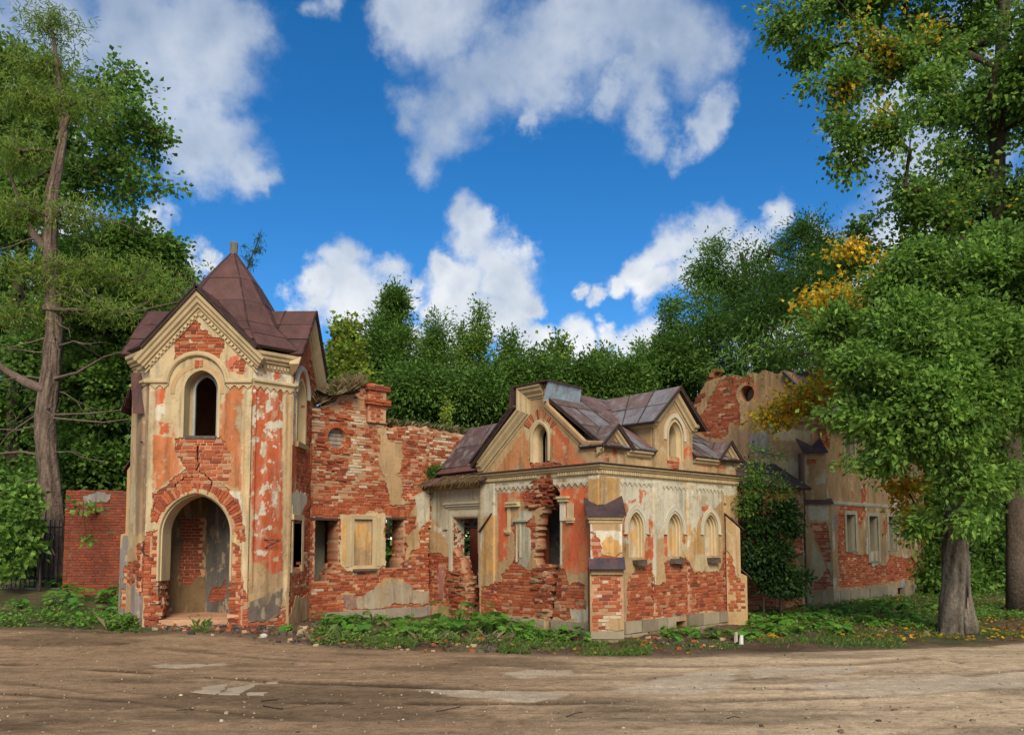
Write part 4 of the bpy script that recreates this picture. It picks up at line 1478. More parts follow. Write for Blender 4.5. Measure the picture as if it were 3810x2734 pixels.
cl_exp = [CL.poly(5, [(340, 1000), (420, 990), (500, 960), (510, 910), (560, 880), (600, 800), (620, 600), (580, 470), (640, 470), (650, 830), (700, 840), (780, 850), (960, 940), (1010, 850), (1060, 850), (1110, 980), (1180, 940), (1230, 990), (1240, 1230), (1270, 1310), (850, 1270), (330, 1240)]),
          CL.poly(5, [(690, 240), (740, 120), (830, 40), (900, 60), (1010, 180), (1010, 280), (870, 240), (870, 320), (760, 340), (700, 300)]),
          CL.poly(4, [(1245, 880), (1340, 860), (1440, 860), (1500, 900), (1640, 935), (1480, 960), (1260, 980)]),
          CL.poly(5, [(730, 420), (800, 380), (810, 600), (790, 690), (760, 700), (760, 500), (725, 470)])]
cl_patch = [(CL.poly(5, [(340, 60), (470, 60), (470, 400), (340, 700)]), WHITE * 0.85, 0.04, 0.30, 4, 2),
            (CL.poly(5, [(350, 620), (460, 600), (470, 800), (400, 900), (345, 900)]), OCHRE * 0.95, 0.05),
            (CL.poly(5, [(360, 400), (470, 380), (470, 900), (370, 840)]), OCHRE * 0.9, 0.04),
            (CL.poly(5, [(480, 190), (580, 190), (570, 470), (560, 750), (480, 810)]), RED * 1.05, 0.04),
            (CL.poly(5, [(590, 190), (720, 180), (700, 240), (590, 240)]), RED * 1.05, 0.03),
            (CL.poly(5, [(1000, 160), (1250, 130), (1265, 870), (1150, 890), (1080, 870), (1035, 800), (1035, 360), (1080, 250), (990, 200)]), RED * 1.1, 0.04),
            (CL.poly(5, [(1040, 400), (1250, 400), (1250, 880), (1040, 800)]), ORANGE, 0.03, 0.52, 3, 4),
            (CL.poly(5, [(340, 60), (1400, -10), (1400, 90), (1250, 120), (930, 140), (720, 180), (460, 190), (340, 190)]), WHITE * 0.9, 0.03, 0.12, 4, 2),
            (CL.poly(5, [(1255, 60), (1400, 60), (1400, 400), (1255, 350)]), OCHRE * 0.85, 0.04, 0.25, 3, 2),
            (CL.poly(5, [(660, 340), (760, 350), (780, 560), (770, 700), (720, 840), (660, 830)]), GREYW * 1.05, 0.04),
            (CL.poly(5, [(1090, 1210), (1270, 1180), (1280, 1300), (1100, 1290)]), GREYW, 0.05),
            (CL.poly(4, [(920, 980), (1040, 780), (1210, 560), (1230, 700), (1250, 990), (930, 1020)]), ORANGE * np.array((1.0, 1.25, 1.25)), 0.04),
            (CL.poly(4, [(1440, 560), (1520, 560), (1780, 880), (1780, 930), (1500, 900), (1450, 850)]), ORANGE * np.array((1.0, 0.95, 1.0)), 0.04),
            (CL.poly(4, [(1480, 480), (1640, 690), (1600, 720), (1450, 560)]), RED, 0.05, 0.4, 5, 1),
            (CL.poly(4, [(1190, 560), (1340, 430), (1480, 560), (1480, 640), (1440, 620), (1340, 480), (1240, 620), (1220, 680)]), CREAM * 0.95, 0.04, 0.15, 6, 1)]


def cl_pil(U, Z):
    b = ((U < 0.55) | ((U > 3.80))) & (Z < 3.6)
    return 0.045 * b


build_wall(wing, WM, CL, cl_wall, (-0.02, 4.13, -0.3, 5.94), cl_exp, base=TAN * 0.98, patches=cl_patch, pil=cl_pil, depth=0.30, rough=0.014,
           brickbox=(-0.02, 4.1, 0.27, 5.7), islands=[CL.poly(5, [(1090, 1200), (1275, 1180), (1285, 1300), (1110, 1290)])])
WM.voussoirs(CL, 2.20, 0.52, 4.70, R(18), R(162), 19, 0.028)

NICHES = (1.26, 2.77, 4.32)


def cr_wall(U, Z):
    f = np.maximum(np.maximum(Z - 4.05, -0.3 - Z), rect_f(U, Z, -1, 5.58, -1, 9))
    for cu in NICHES:
        f = np.maximum(f, -arch_f(U, Z, cu, 0.275, 1.74, 2.42, 0.42))
    f = np.maximum(f, -rect_f(U, Z, 2.70, 3.17, -0.17, 0.15))
    return f


cr_exp = [CR.poly(6, [(280, 1490), (300, 1220), (330, 1190), (420, 1130), (450, 1130), (460, 1260), (525, 1260), (525, 1120), (650, 1100), (680, 1170), (800, 1190), (850, 1180), (880, 1100), (890, 1000), (905, 985), (960, 1060), (1000, 1180), (1005, 1410), (900, 1420), (720, 1430), (560, 1450)]),
          CR.poly(6, [(885, 835), (960, 880), (890, 870)]), CR.poly(6, [(890, 930), (915, 905), (915, 945), (900, 960)])]
LGREY = np.array((0.50, 0.44, 0.31))
cr_patch = [(CR.poly(6, [(155, 590), (945, 640), (945, 720), (870, 760), (730, 860), (700, 1000), (640, 1060), (500, 1000), (440, 1000), (240, 1000), (165, 840)]), LGREY, 0.06),
            (CR.poly(6, [(160, 610), (245, 620), (245, 780), (165, 850)]), OCHRE * 0.9, 0.04, 0.36, 3, 2),
            (CR.poly(6, [(440, 640), (510, 650), (520, 1260), (450, 1250)]), LGREY * 0.95, 0.03),
            (CR.poly(6, [(465, 980), (520, 980), (525, 1260), (460, 1260)]), TAN * 1.02, 0.03),
            (CR.poly(6, [(640, 640), (660, 640), (660, 1100), (640, 1060)]), CREAM * 1.05, 0.02),
            (CR.poly(6, [(650, 900), (720, 860), (760, 1080), (700, 1180), (650, 1110)]), OCHRE * 0.8, 0.06, 0.3, 3, 2),
            (CR.poly(6, [(700, 1060), (760, 1070), (850, 1130), (830, 1200), (740, 1180), (690, 1160)]), CREAM * 0.92, 0.05),
            (CR.poly(6, [(365, 690), (415, 690), (385, 780), (370, 770)]), RED * 1.1, 0.06),
            (CR.poly(6, [(265, 760), (290, 770), (310, 1100), (270, 1060)]), RED, 0.05, 0.3, 4, 3),
            (CR.poly(6, [(410, 860), (450, 790), (455, 1110), (400, 1110)]), RED, 0.05, 0.3, 4, 3),
            (CR.poly(6, [(300, 750), (360, 740), (300, 780)]), RED, 0.05, 0.3, 5, 1),
            (CR.poly(6, [(515, 920), (540, 940), (530, 1100), (515, 1080)]), RED, 0.04, 0.25, 4, 3),
            (CR.poly(6, [(625, 950), (660, 920), (660, 1040), (630, 1020)]), RED, 0.05, 0.3, 4, 2),
            (CR.poly(6, [(735, 790), (840, 740), (850, 770), (770, 820), (740, 900)]), RED, 0.06, 0.42, 6, 1),
            (CR.poly(6, [(860, 720), (960, 720), (960, 1000), (880, 1000)]), TAN, 0.04),
            (CR.poly(6, [(245, 640), (450, 660), (870, 690), (870, 760), (240, 760)]), WHITE * 0.92, 0.05, 0.55, 5, 1.5),
            (CR.poly(6, [(560, 1400), (700, 1400), (720, 1440), (540, 1460)]), GREY * 1.2, 0.05)]


def cr_pil(U, Z):
    b = ((U < 0.66) | ((U > 1.90) & (U < 2.26)) | ((U > 3.30) & (U < 3.66)) | (U > 4.98)) & (Z < 3.58)
    return 0.035 * b


build_wall(wing, WM, CR, cr_wall, (-0.02, 5.57, -0.3, 4.05), cr_exp, base=TAN, patches=cr_patch, pil=cr_pil, depth=0.5, brickbox=(-0.02, 5.56, 0.28, 4.0), rough=0.01)

# plain rear walls of the wing
PW0 = kp(0, 4.1, 0)
simple_wall(wing, Face(kp(5.5, 0, 0)[:2], 132.5, 4.1, 33), -0.2, 4.1, 0.4)
simple_wall(wing, Face(kp(5.5, 4.1, 0)[:2], 222.5, 5.5, 34), -0.2, 4.1, 0.4)
mb = MB()
mb.hexa([kp(0.5, 0.4, 4.0), kp(5.1, 0.4, 4.0), kp(5.1, 3.7, 4.0), kp(0.5, 3.7, 4.0), kp(0.5, 0.4, 4.05), kp(5.1, 0.4, 4.05), kp(5.1, 3.7, 4.05), kp(0.5, 3.7, 4.05)], (0.12, 0.10, 0.08))
mb.build('attic_floor', M_WOOD, wing)
# grey plastered room wall inside the break
GI = Face(CL.p3(-0.1, 0, -1.15)[:2], -47.5 + 8, 2.2, 35)
build_wall(wing, WM, GI, lambda U, Z: rect_f(U, Z, 0, 2.2, -0.3, 3.2), (0, 2.2, -0.3, 3.2), [GI.poly(5, [(800, 900), (900, 900), (960, 960), (1030, 940), (1030, 1300), (800, 1300)])], base=np.array((0.26, 0.25, 0.225)),
           patches=[(GI.poly(5, [(850, 620), (900, 560), (960, 610), (1000, 570), (1080, 600), (1080, 960), (850, 900)]), np.array((0.17, 0.14, 0.105)), 0.05)], depth=0.2, wp=0.05)
mb = MB()
face_box(mb, CL, 1.58, 1.84, 1.25, 2.85, -0.45, -0.42, (0.36, 0.36, 0.34), 0.01)
face_box(mb, CL, 1.62, 1.74, 1.1, 2.95, -0.75, -0.6, BRICKS[2] * 0.7, 0.02)
mb.each('inner_jamb', M_PLASTER, wing)

# niches ----------------------------------------------------------------
CRb = Face(CR.p3(0, 0, -0.17)[:2], 42.5, 5.55, 36)
for cu in NICHES:
    V, F, C = sheet(CRb, lambda U, Z: rect_f(U, Z, cu - 0.33, cu + 0.33, 1.66, 2.95), (cu - 0.33, cu + 0.33, 1.66, 2.95), 0, -0.1, 0.04, colours(CRb, CREAM * 0.98, [(None, OCHRE, 0, 0.62, 3, 2.5), (None, GREYW * 1.1, 0, 0.42, 3, 2)]))
    nb = put('niche', V, F, M_PLASTER, wing, C)
    mb = MB()
    sweep(CR, arch_path(cu, 0.272, 1.74, 2.42, 0.415, 9), [(-0.075, -0.17), (-0.07, -0.10), (-0.03, -0.09), (-0.03, -0.03), (0.0, -0.02), (0.0, 0.03), (0.012, 0.03), (0.012, 0.0)], mb, CREAM * 1.02)
    sweep(CR, arch_path(cu, 0.33, 2.30, 2.42, 0.48, 9), [(0.0, 0.02), (0.0, 0.045), (0.085, 0.045), (0.095, 0.05), (0.11, 0.05), (0.11, 0.02)], mb, LGREY)
    for s in (-1, 1):
        face_box(mb, CR, cu + s * 0.42 - 0.06, cu + s * 0.42 + 0.06, 2.285, 2.315, 0.02, 0.065, LGREY)
    mb.each('niche_surround', M_TRIM, nb)
    mb = MB()
    face_box(mb, CR, cu - 0.18 + random.uniform(-0.03, 0.03), cu + 0.22, 1.56, 1.68, -0.02, 0.16, (0.10, 0.075, 0.055), 0.02)
    mb.build('niche_sill', M_STONE, nb)
mb = MB()
for (a, b, z) in ((0.66, 1.90, 3.52), (2.26, 3.30, 3.50), (3.66, 4.98, 3.50)):
    corbels(mb, CR, a, b, z, 0.052, LGREY, 0.034)
for (a, b, z) in ((0.60, 1.95, 3.52), (2.80, 3.78, 3.50)):
    corbels(mb, CL, a, b, z, 0.062, WHITE * 0.85, 0.036)
mb.build('corbel_frieze', M_TRIM, wing, kind='stuff')
# cornice all round with dentils
mb = MB()
main_c = [kp(0, 4.22, 0)[:2], kp(0, 0, 0)[:2], kp(5.6, 0, 0)[:2], kp(5.6, 0.8, 0)[:2]]
plan_sweep(main_c, [(0, 3.60), (0.03, 3.60), (0.04, 3.64), (0.055, 3.64), (0.055, 3.735), (0.10, 3.745), (0.13, 3.80), (0.16, 3.81), (0.16, 3.85), (0, 3.87)], mb, CREAM * 0.92)
mb.build('cornice', M_TRIM, wing)
mb = MB()
for f, a, b in ((CL, 0.0, 2.15), (CL, 2.85, 4.14), (CR, -0.05, 5.58)):
    dentils(f, [(a, 3.655), (b, 3.655)], (0.042, 0.07), 0.036, 0.04, 0.098, wing, CREAM, joined=mb)
mb.build('dentil_course', M_TRIM, wing, kind='stuff')
mb = MB()
plan_sweep(main_c, [(-0.05, 3.885), (0.20, 3.862), (0.205, 3.872), (-0.05, 3.93)], mb, (0.095, 0.05, 0.038))
mb.build('cornice_flashing', M_ROOF, wing)
# attic mouldings (upper eaves) with the small corner gablets, on the CR side and its return
ATT = 4.06
pa = [(0.0, 0.0), (0.0, 0.03), (0.03, 0.04), (0.04, 0.08), (0.09, 0.10), (0.12, 0.15), (0.17, 0.16), (0.17, 0.0)]
V, F, C = sheet(CR, lambda U, Z: np.maximum(rect_f(U, Z, 0.0, 5.55, 3.9, 4.70), Z - np.maximum(4.22, np.maximum(4.22 + 0.42 * (1 - np.abs(U - 0.45) / 0.42), 4.22 + 0.42 * (1 - np.abs(U - 5.12) / 0.42)))), (0, 5.55, 3.9, 4.7), 0.02, -0.3, 0.035,
                colours(CR, LGREY, [(None, TAN, 0, 0.5, 3, 1), (None, RED, 0, 0.85, 4, 1)]), back=True)
put('attic_wall', V, F, M_PLASTER, wing, C)
mb = MB()
for path in ([(-0.10, 4.08), (0.0, 4.08), (0.45, 4.50), (0.90, 4.08), (1.80, 4.08)], [(3.54, 4.08), (4.67, 4.08), (5.12, 4.50), (5.57, 4.08), (5.7, 4.08)]):
    sweep(CR, path, pa, mb, CREAM * 0.86)
sweep(CL, [(-0.12, 4.03), (0.12, 4.03)], pa, mb, CREAM * 0.84)
mb.each('attic_cornice', M_TRIM, wing)
# gable mouldings of the CL front
mb = MB()
pg = [(-0.16, 0.0), (-0.16, 0.05), (-0.10, 0.06), (-0.09, 0.10), (-0.03, 0.11), (0.05, 0.18), (0.12, 0.19), (0.16, 0.24), (0.22, 0.24), (0.22, 0.0)]
pg = [(d * 0.85, o * 0.9) for d, o in pg]
sweep(CL, [(-0.08, 4.03), (0.10, 4.03), (1.74, 5.30), (1.74, 5.74), (2.36, 5.74)], pg, mb, CREAM * 0.80)
sweep(CL, [(2.36, 5.80), (2.36, 5.34), (3.66, 4.26), (4.24, 4.20)], [(-0.05, 0.0), (-0.05, 0.035), (0.02, 0.05), (0.06, 0.09), (0.14, 0.11), (0.17, 0.11), (0.17, 0.0)], mb, TAN * 1.1)
face_box(mb, CL, 1.62, 2.48, 5.30, 5.92, -0.6, -0.02, TAN, 0.004)
mb.each('gable_moulding', M_TRIM, wing)
mb = MB()
sweep(CL, arch_path(2.20, 0.265, 4.05, 4.62, 0.375, 9), [(-0.05, -0.3), (-0.05, -0.14), (-0.0, -0.02), (0.0, 0.035), (0.05, 0.045), (0.075, 0.035), (0.075, 0)], mb, CREAM * 0.95)
mb.build('lancet_surround', M_TRIM, wing)
mb = MB()
sweep(CL, arch_path(2.30, 0.15, 4.05, 4.60, 0.26, 9), [(-0.02, -0.30), (-0.02, -0.24), (0.03, -0.24), (0.03, -0.30)], mb, (0.20, 0.15, 0.10))
mb.build('lancet_frame', M_WOOD, wing)
# window mouldings left and right of the break
mb = MB()
face_box(mb, CL, 1.02, 1.50, 2.98, 3.05, 0.0, 0.12, CREAM)
face_box(mb, CL, 1.06, 1.48, 3.05, 3.10, 0.0, 0.15, CREAM)
face_box(mb, CL, 1.04, 1.14, 2.40, 2.98, 0.0, 0.05, CREAM * 0.95)
face_box(mb, CL, 0.98, 1.16, 2.34, 2.40, 0.0, 0.10, CREAM * 0.95)
face_box(mb, CL, 1.00, 1.14, 2.30, 2.34, 0.0, 0.08, CREAM * 0.95)
face_box(mb, CL, 1.36, 1.39, 1.60, 2.58, 0.02, 0.050, GREYW * 1.0, 0.006)
face_box(mb, CL, 1.50, 1.54, 1.72, 2.55, 0.02, 0.055, GREYW * 1.05, 0.006)
face_box(mb, CL, 1.30, 1.78, 2.60, 2.66, 0.02, 0.10, GREYW * 0.95, 0.012)
face_box(mb, CL, 2.88, 3.16, 3.05, 3.12, 0.0, 0.12, CREAM)
face_box(mb, CL, 2.86, 3.20, 3.12, 3.17, 0.0, 0.15, CREAM)
face_box(mb, CL, 2.90, 3.06, 2.6, 3.05, 0.0, 0.06, WHITE * 0.95)
face_box(mb, CL, 3.12, 3.36, 2.60, 2.66, 0.0, 0.12, CREAM)
face_box(mb, CL, 3.14, 3.34, 2.55, 2.60, 0.0, 0.10, CREAM)
face_box(mb, CL, 3.12, 3.32, 2.66, 3.0, 0.0, 0.05, CREAM * 0.95)
face_box(mb, CL, 2.885, 2.935, 1.55, 2.6, -0.4, 0.04, GREYW * 1.1, 0.006)
mb.each('window_surround', M_TRIM, wing)
# jagged brick either side of the break and hanging mass above it
mb = MB()
jag_edge(mb, CL, [(2.50, -0.2), (2.48, 0.25), (2.56, 0.7), (2.52, 1.10), (2.24, 1.50)], -1, 0.5, 0.10)
jag_edge(mb, CL, [(2.60, -0.2), (2.62, 0.28), (2.70, 0.84), (2.80, 1.4)], 1, 0.5, 0.05)
jag_edge(mb, CL, [(2.30, 2.9), (2.42, 3.1), (2.50, 3.4), (2.62, 3.66)], -1, 0.5, 0.14)
for k in range(70):
    z = random.uniform(2.95, 3.75)
    um = np.interp(z, (2.95, 3.1, 3.4, 3.75), (2.00, 2.1, 2.3, 2.48))
    hw_ = np.interp(z, (2.95, 3.2, 3.75), (0.30, 0.30, 0.16))
    u = um + random.uniform(-hw_, hw_)
    face_box(mb, CL, u - random.uniform(0.05, 0.12), u + random.uniform(0.05, 0.12), z - 0.06, z, -0.25, random.uniform(0.0, 0.10), random.choice(BRICKS + [BRICKS[4], MORTAR]) * random.uniform(0.65, 1.0), 0.015)
for k in range(60):
    z = random.uniform(0.3, 1.5)
    u = np.interp(z, (0.3, 1.5), (2.35, 2.1)) + random.uniform(-0.25, 0.15)
    face_box(mb, CL, u - 0.11, u + 0.11, z - 0.06, z, -0.2, random.uniform(0.0, 0.06), random.choice(BRICKS + [MORTAR, TAN * 0.7]) * random.uniform(0.7, 1.0), 0.015)
mb.build('broken_brick_edge', M_BRICK, wing, kind='stuff')

# dormer ----------------------------------------------------------------
DC, DHW, DE, DT = 2.69, 0.80, 4.98, 5.74
DM = Face(CR.p3(0, 0, 0.05)[:2], 42.5, 5.55, 37)


def dm_wall(U, Z):
    f = np.maximum(np.maximum(np.abs(U - DC) - DHW, 3.88 - Z), Z - (DE + (DT - DE) * np.clip(1 - np.abs(U - DC) / (DHW + 0.05), 0, 1)))
    return np.maximum(f, -arch_f(U, Z, 2.76, 0.27, 4.10, 4.72, 0.40))


build_wall(wing, WM, DM, dm_wall, (DC - DHW, DC + DHW, 3.88, 5.75), [DM.poly(6, [(540, 500), (620, 510), (610, 560), (545, 560)]), DM.poly(6, [(545, 250), (600, 240), (640, 300), (650, 370), (625, 330), (590, 270), (550, 270)])], base=CREAM * 0.95,
           patches=[(DM.poly(6, [(470, 340), (520, 400), (520, 500), (460, 540)]), RED, 0.06, 0.25, 4, 2), (DM.poly(6, [(630, 330), (690, 330), (690, 560), (640, 540)]), RED, 0.06, 0.25, 4, 2), (None, TAN, 0, 0.5, 3, 1)], depth=0.2)
mb = MB()
sweep(DM, [(DC - DHW - 0.12, 4.86), (DC - DHW + 0.10, 4.86), (DC - 0.0, 5.54), (DC + DHW - 0.10, 4.86), (DC + DHW + 0.12, 4.86)], [(0.0, 0.0), (0.0, 0.04), (0.04, 0.05), (0.05, 0.09), (0.10, 0.11), (0.14, 0.17), (0.22, 0.18), (0.22, 0.0)], mb, CREAM * 0.82)
sweep(DM, arch_path(2.76, 0.265, 4.10, 4.72, 0.395, 9), [(-0.05, -0.3), (-0.05, -0.10), (0.0, 0.0), (0.0, 0.035), (0.05, 0.04), (0.05, 0)], mb, CREAM)
sweep(DM, arch_path(2.76, 0.36, 4.62, 4.72, 0.50, 9), [(0, 0.02), (0, 0.045), (0.10, 0.045), (0.10, 0.02)], mb, WHITE * 0.85)
# cheek walls
for s in (-1, 1):
    u = DC + s * DHW
    P = [DM.p3(u - 0.03, 3.9, -0.02), DM.p3(u + 0.03, 3.9, -0.02), DM.p3(u + 0.03, 3.9, -1.3), DM.p3(u - 0.03, 3.9, -1.3), DM.p3(u - 0.03, 5.0, -0.02), DM.p3(u + 0.03, 5.0, -0.02), DM.p3(u + 0.03, 5.0, -1.3), DM.p3(u - 0.03, 5.0, -1.3)]
    mb.hexa(P, TAN)
side = Face(DM.p3(DC - DHW - 0.035, 0, -0.9)[:2], -47.5, 0.9, 38)
sweep(side, [(0.0, 4.86), (0.95, 4.86)], [(0.0, 0.0), (0.0, 0.04), (0.04, 0.05), (0.05, 0.09), (0.10, 0.11), (0.14, 0.17), (0.2, 0.18), (0.2, 0.0)], mb, CREAM * 0.8)
mb.each('dormer_moulding', M_TRIM, wing)
mb = MB()
face_box(mb, DM, 2.40, 3.12, 4.05, 5.15, -0.50, -0.46, SOOT_SHADE * 0.3)  # added dark panel stands for the shade inside the dormer
mb.build('dormer_shade_panel', M_WOOD, wing)
mb = MB()
sweep(DM, arch_path(2.70, 0.13, 4.12, 4.68, 0.25, 9), [(-0.02, -0.26), (-0.02, -0.20), (0.03, -0.20), (0.03, -0.26)], mb, (0.16, 0.12, 0.085))
mb.build('dormer_frame', M_WOOD, wing)

# roofs -----------------------------------------------------------------
RB2 = np.array((0.115, 0.075, 0.062))
TINT = (np.array((0.21, 0.235, 0.25)), 0.35)
ZE2, ZRG = 4.27, 5.88
def slope_z(q):
    return ZE2 + (q + 0.18) / 2.23 * (ZRG - ZE2)


roof_facet(wing, kp(-0.04, -0.18, ZE2), kp(1.90, -0.18, ZE2), kp(1.90, 2.05, ZRG), kp(-0.04, 2.05, ZRG + 0.02), 3, 3, RB2, tint=TINT)
roof_facet(wing, kp(1.90, 0.95, slope_z(0.95)), kp(3.48, 0.95, slope_z(0.95)), kp(3.48, 2.05, ZRG), kp(1.90, 2.05, ZRG), 2, 2, RB2, tint=TINT)
roof_facet(wing, kp(3.48, -0.18, ZE2), kp(5.75, -0.18, ZE2), kp(5.0, 2.05, ZRG - 0.2), kp(3.48, 2.05, ZRG), 3, 3, RB2 * 0.75, tint=(TINT[0], 0.15))
roof_facet(wing, kp(5.75, 4.28, ZE2), kp(-0.26, 4.28, ZE2 - 0.2), kp(-0.26, 2.62, ZRG - 0.40), kp(5.0, 2.05, ZRG - 0.2), 3, 6, RB2)
# dormer roof: two slopes, ridge runs back to the main ridge
DR0, DR1 = -0.32, 2.0
for s in (-1, 1):
    e = DC + s * (DHW + 0.30)
    a, b = kp(e, DR0, 4.96), kp(e, DR1 - 0.9, 4.96)
    c_, d_ = kp(DC, DR1 + 0.10, 5.90), kp(DC, DR0, 5.93)
    if s < 0:
        roof_facet(wing, b, a, d_, c_, 2, 3, RB2 * 1.25, tint=(np.array((0.25, 0.28, 0.30)), 0.5))
    else:
        roof_facet(wing, a, b, c_, d_, 2, 3, RB2)
# corner gablet roofs
for cu in (0.45, 5.12):
    for s in (-1, 1):
        e = cu + s * 0.58
        a, b = kp(e, -0.20, 4.27), kp(e, 0.5, 4.27)
        c_, d_ = kp(cu, 0.85, 4.79), kp(cu, -0.20, 4.79)
        if s < 0:
            roof_facet(wing, b, a, d_, c_, 1, 2, RB2 * 1.05, tint=TINT)
        else:
            roof_facet(wing, a, b, c_, d_, 1, 2, RB2)
# painted sheet on the side of the top block, rake flashings
mb = MB()
mb.hexa([kp(-0.16, 1.58, 5.48), kp(1.05, 1.58, 5.50), kp(1.05, 1.64, 5.50), kp(-0.16, 1.64, 5.48), kp(-0.16, 1.44, 5.95), kp(1.05, 1.50, 5.93), kp(1.05, 1.56, 5.93), kp(-0.16, 1.50, 5.95)], (0.24, 0.30, 0.33))
mb.build('painted_sheet', M_ROOF, wing, label='pale blue painted sheet with rust at its edges')
mb = MB()
mb.hexa([kp(-0.25, 1.40, 5.945), kp(1.10, 1.46, 5.925), kp(1.10, 2.62, 5.925), kp(-0.25, 2.62, 5.945), kp(-0.25, 1.40, 5.97), kp(1.10, 1.46, 5.95), kp(1.10, 2.62, 5.95), kp(-0.25, 2.62, 5.97)], (0.06, 0.035, 0.03))
for (q0, z0, q1, z1) in ((4.28, 4.14, 2.70, 5.42), (2.70, 5.42, 2.62, 5.95)):
    mb.hexa([kp(-0.30, q0, z0), kp(0.3, q0, z0), kp(0.3, q1, z1), kp(-0.30, q1, z1), kp(-0.30, q0 + 0.03, z0 + 0.035), kp(0.3, q0 + 0.03, z0 + 0.035), kp(0.3, q1 + 0.03, z1 + 0.02), kp(-0.30, q1 + 0.03, z1 + 0.02)], (0.055, 0.03, 0.028))
mb.hexa([kp(1.55, -0.10, 4.33), kp(1.85, -0.10, 4.33), kp(1.85, 1.9, 5.80), kp(1.55, 1.9, 5.80), kp(1.57, -0.12, 4.36), kp(1.83, -0.12, 4.36), kp(1.83, 1.9, 5.86), kp(1.57, 1.9, 5.86)], (0.15, 0.09, 0.08))
mb.each('flashing', M_ROOF, wing)
# back wall of the block gable towards the roof
# corner buttress --------------------------------------------------------
BA = np.array((KX + 0.13, KY - 0.36))
BFc = Face((BA[0] - 0.40, BA[1]), -1.0, 0.74, 39)


def bt_low(U, Z):
    return rect_f(U, Z, 0, 0.74, -0.3, 1.52)


mb = MB()
B0, B1 = 0.74, 0.74


def bbox_(u0, u1, z0, z1, o0, o1, c, j=0.006):
    face_box(mb, BFc, u0, u1, z0, z1, o0, o1, c, j)


bbox_(0.02, 0.72, 1.5, 2.62, -0.8, -0.05, MORTAR)
mb.each('buttress_core', M_CORE, wing)
build_wall(wing, WM, BFc, bt_low, (0, 0.74, -0.3, 1.52), [np.array([(0.03, -0.5), (0.78, -0.5), (0.78, 1.38), (0.03, 1.38)])], [np.array([(0.30, 0.2), (0.8, 0.2), (0.8, 0.40), (0.5, 0.44), (0.36, 0.38)])], base=TAN, depth=0.7, patches=[], brickbox=(0, 0.74, 0.12, 1.5), pale=lambda U, Z: 0.55 * ((Z < 0.85) & (U > 0.2)) + 0.1, rough=0.016, wp=0.03)
BFu = Face(BFc.p3(0.02, 0, -0.05)[:2], -1.0, 0.70, 40)
build_wall(wing, WM, BFu, lambda U, Z: rect_f(U, Z, 0, 0.70, 1.5, 2.66), (0, 0.70, 1.5, 2.66), [BFu.poly(5, [(1270, 530), (1310, 530), (1350, 600), (1370, 720), (1480, 740), (1540, 680), (1540, 790), (1270, 790)])], base=WHITE,
           patches=[(BFu.poly(5, [(1360, 640), (1460, 560), (1540, 640), (1540, 760), (1380, 740)]), OCHRE, 0.06), (BFu.poly(5, [(1280, 460), (1530, 460), (1530, 520), (1280, 520)]), TAN, 0.02)], depth=0.05)
mb = MB()
face_box(mb, BFc, -0.01, 0.73, 2.52, 2.60, -0.6, 0.0, TAN, 0.004)
face_box(mb, BFc, -0.04, 0.76, 2.60, 2.70, -0.6, 0.04, CREAM * 0.85, 0.004)
face_box(mb, BFc, 0.02, 0.72, 1.40, 1.50, -0.3, 0.06, TAN * 0.9, 0.006)
mb.each('buttress_moulding', M_TRIM, wing)
mb = MB()
# V-shaped sheet cap against the two walls
c0 = BFc.p3(0.37, 3.05, -0.52)
for s in (-1, 1):
    a, b = BFc.p3(0.37 + s * 0.44, 2.69, 0.10), BFc.p3(0.37, 2.69, 0.10)
    d_ = BFc.p3(0.37 + s * 0.44, 3.17, -0.75)
    t_ = BFc.p3(0.37, 2.94, -0.30)
    P = [a, b, t_, d_]
    if s > 0:
        P = [b, a, d_, t_]
    P = np.array(P)
    mb.hexa(np.vstack([P - (0, 0, 0.02), P]), (0.055, 0.035, 0.035))
mb.hexa([BFc.p3(-0.03, 1.50, 0.16), BFc.p3(0.77, 1.50, 0.16), BFc.p3(0.77, 1.50, -0.05), BFc.p3(-0.03, 1.50, -0.05), BFc.p3(-0.03, 1.52, 0.17), BFc.p3(0.77, 1.52, 0.17), BFc.p3(0.77, 1.78, -0.06), BFc.p3(-0.03, 1.78, -0.06)], (0.055, 0.04, 0.045))
mb.each('buttress_cap', M_ROOF, wing)
# right-hand corner buttress, stepped
RBT = CR.p3(5.27, 0, 0)[:2]


def rb(mb, x0, x1, z0, zt0, zt1, c, y0=-0.30, y1=0.35, j=0.006):
    X, Y = RBT
    V = [(X + x0, Y + y0, z0), (X + x1, Y + y0, z0), (X + x1, Y + y1, z0), (X + x0, Y + y1, z0), (X + x0, Y + y0, zt0), (X + x1, Y + y0, zt1), (X + x1, Y + y1, zt1), (X + x0, Y + y1, zt0)]
    mb.hexa(np.array(V) + rng.uniform(-j, j, (8, 3)), c)


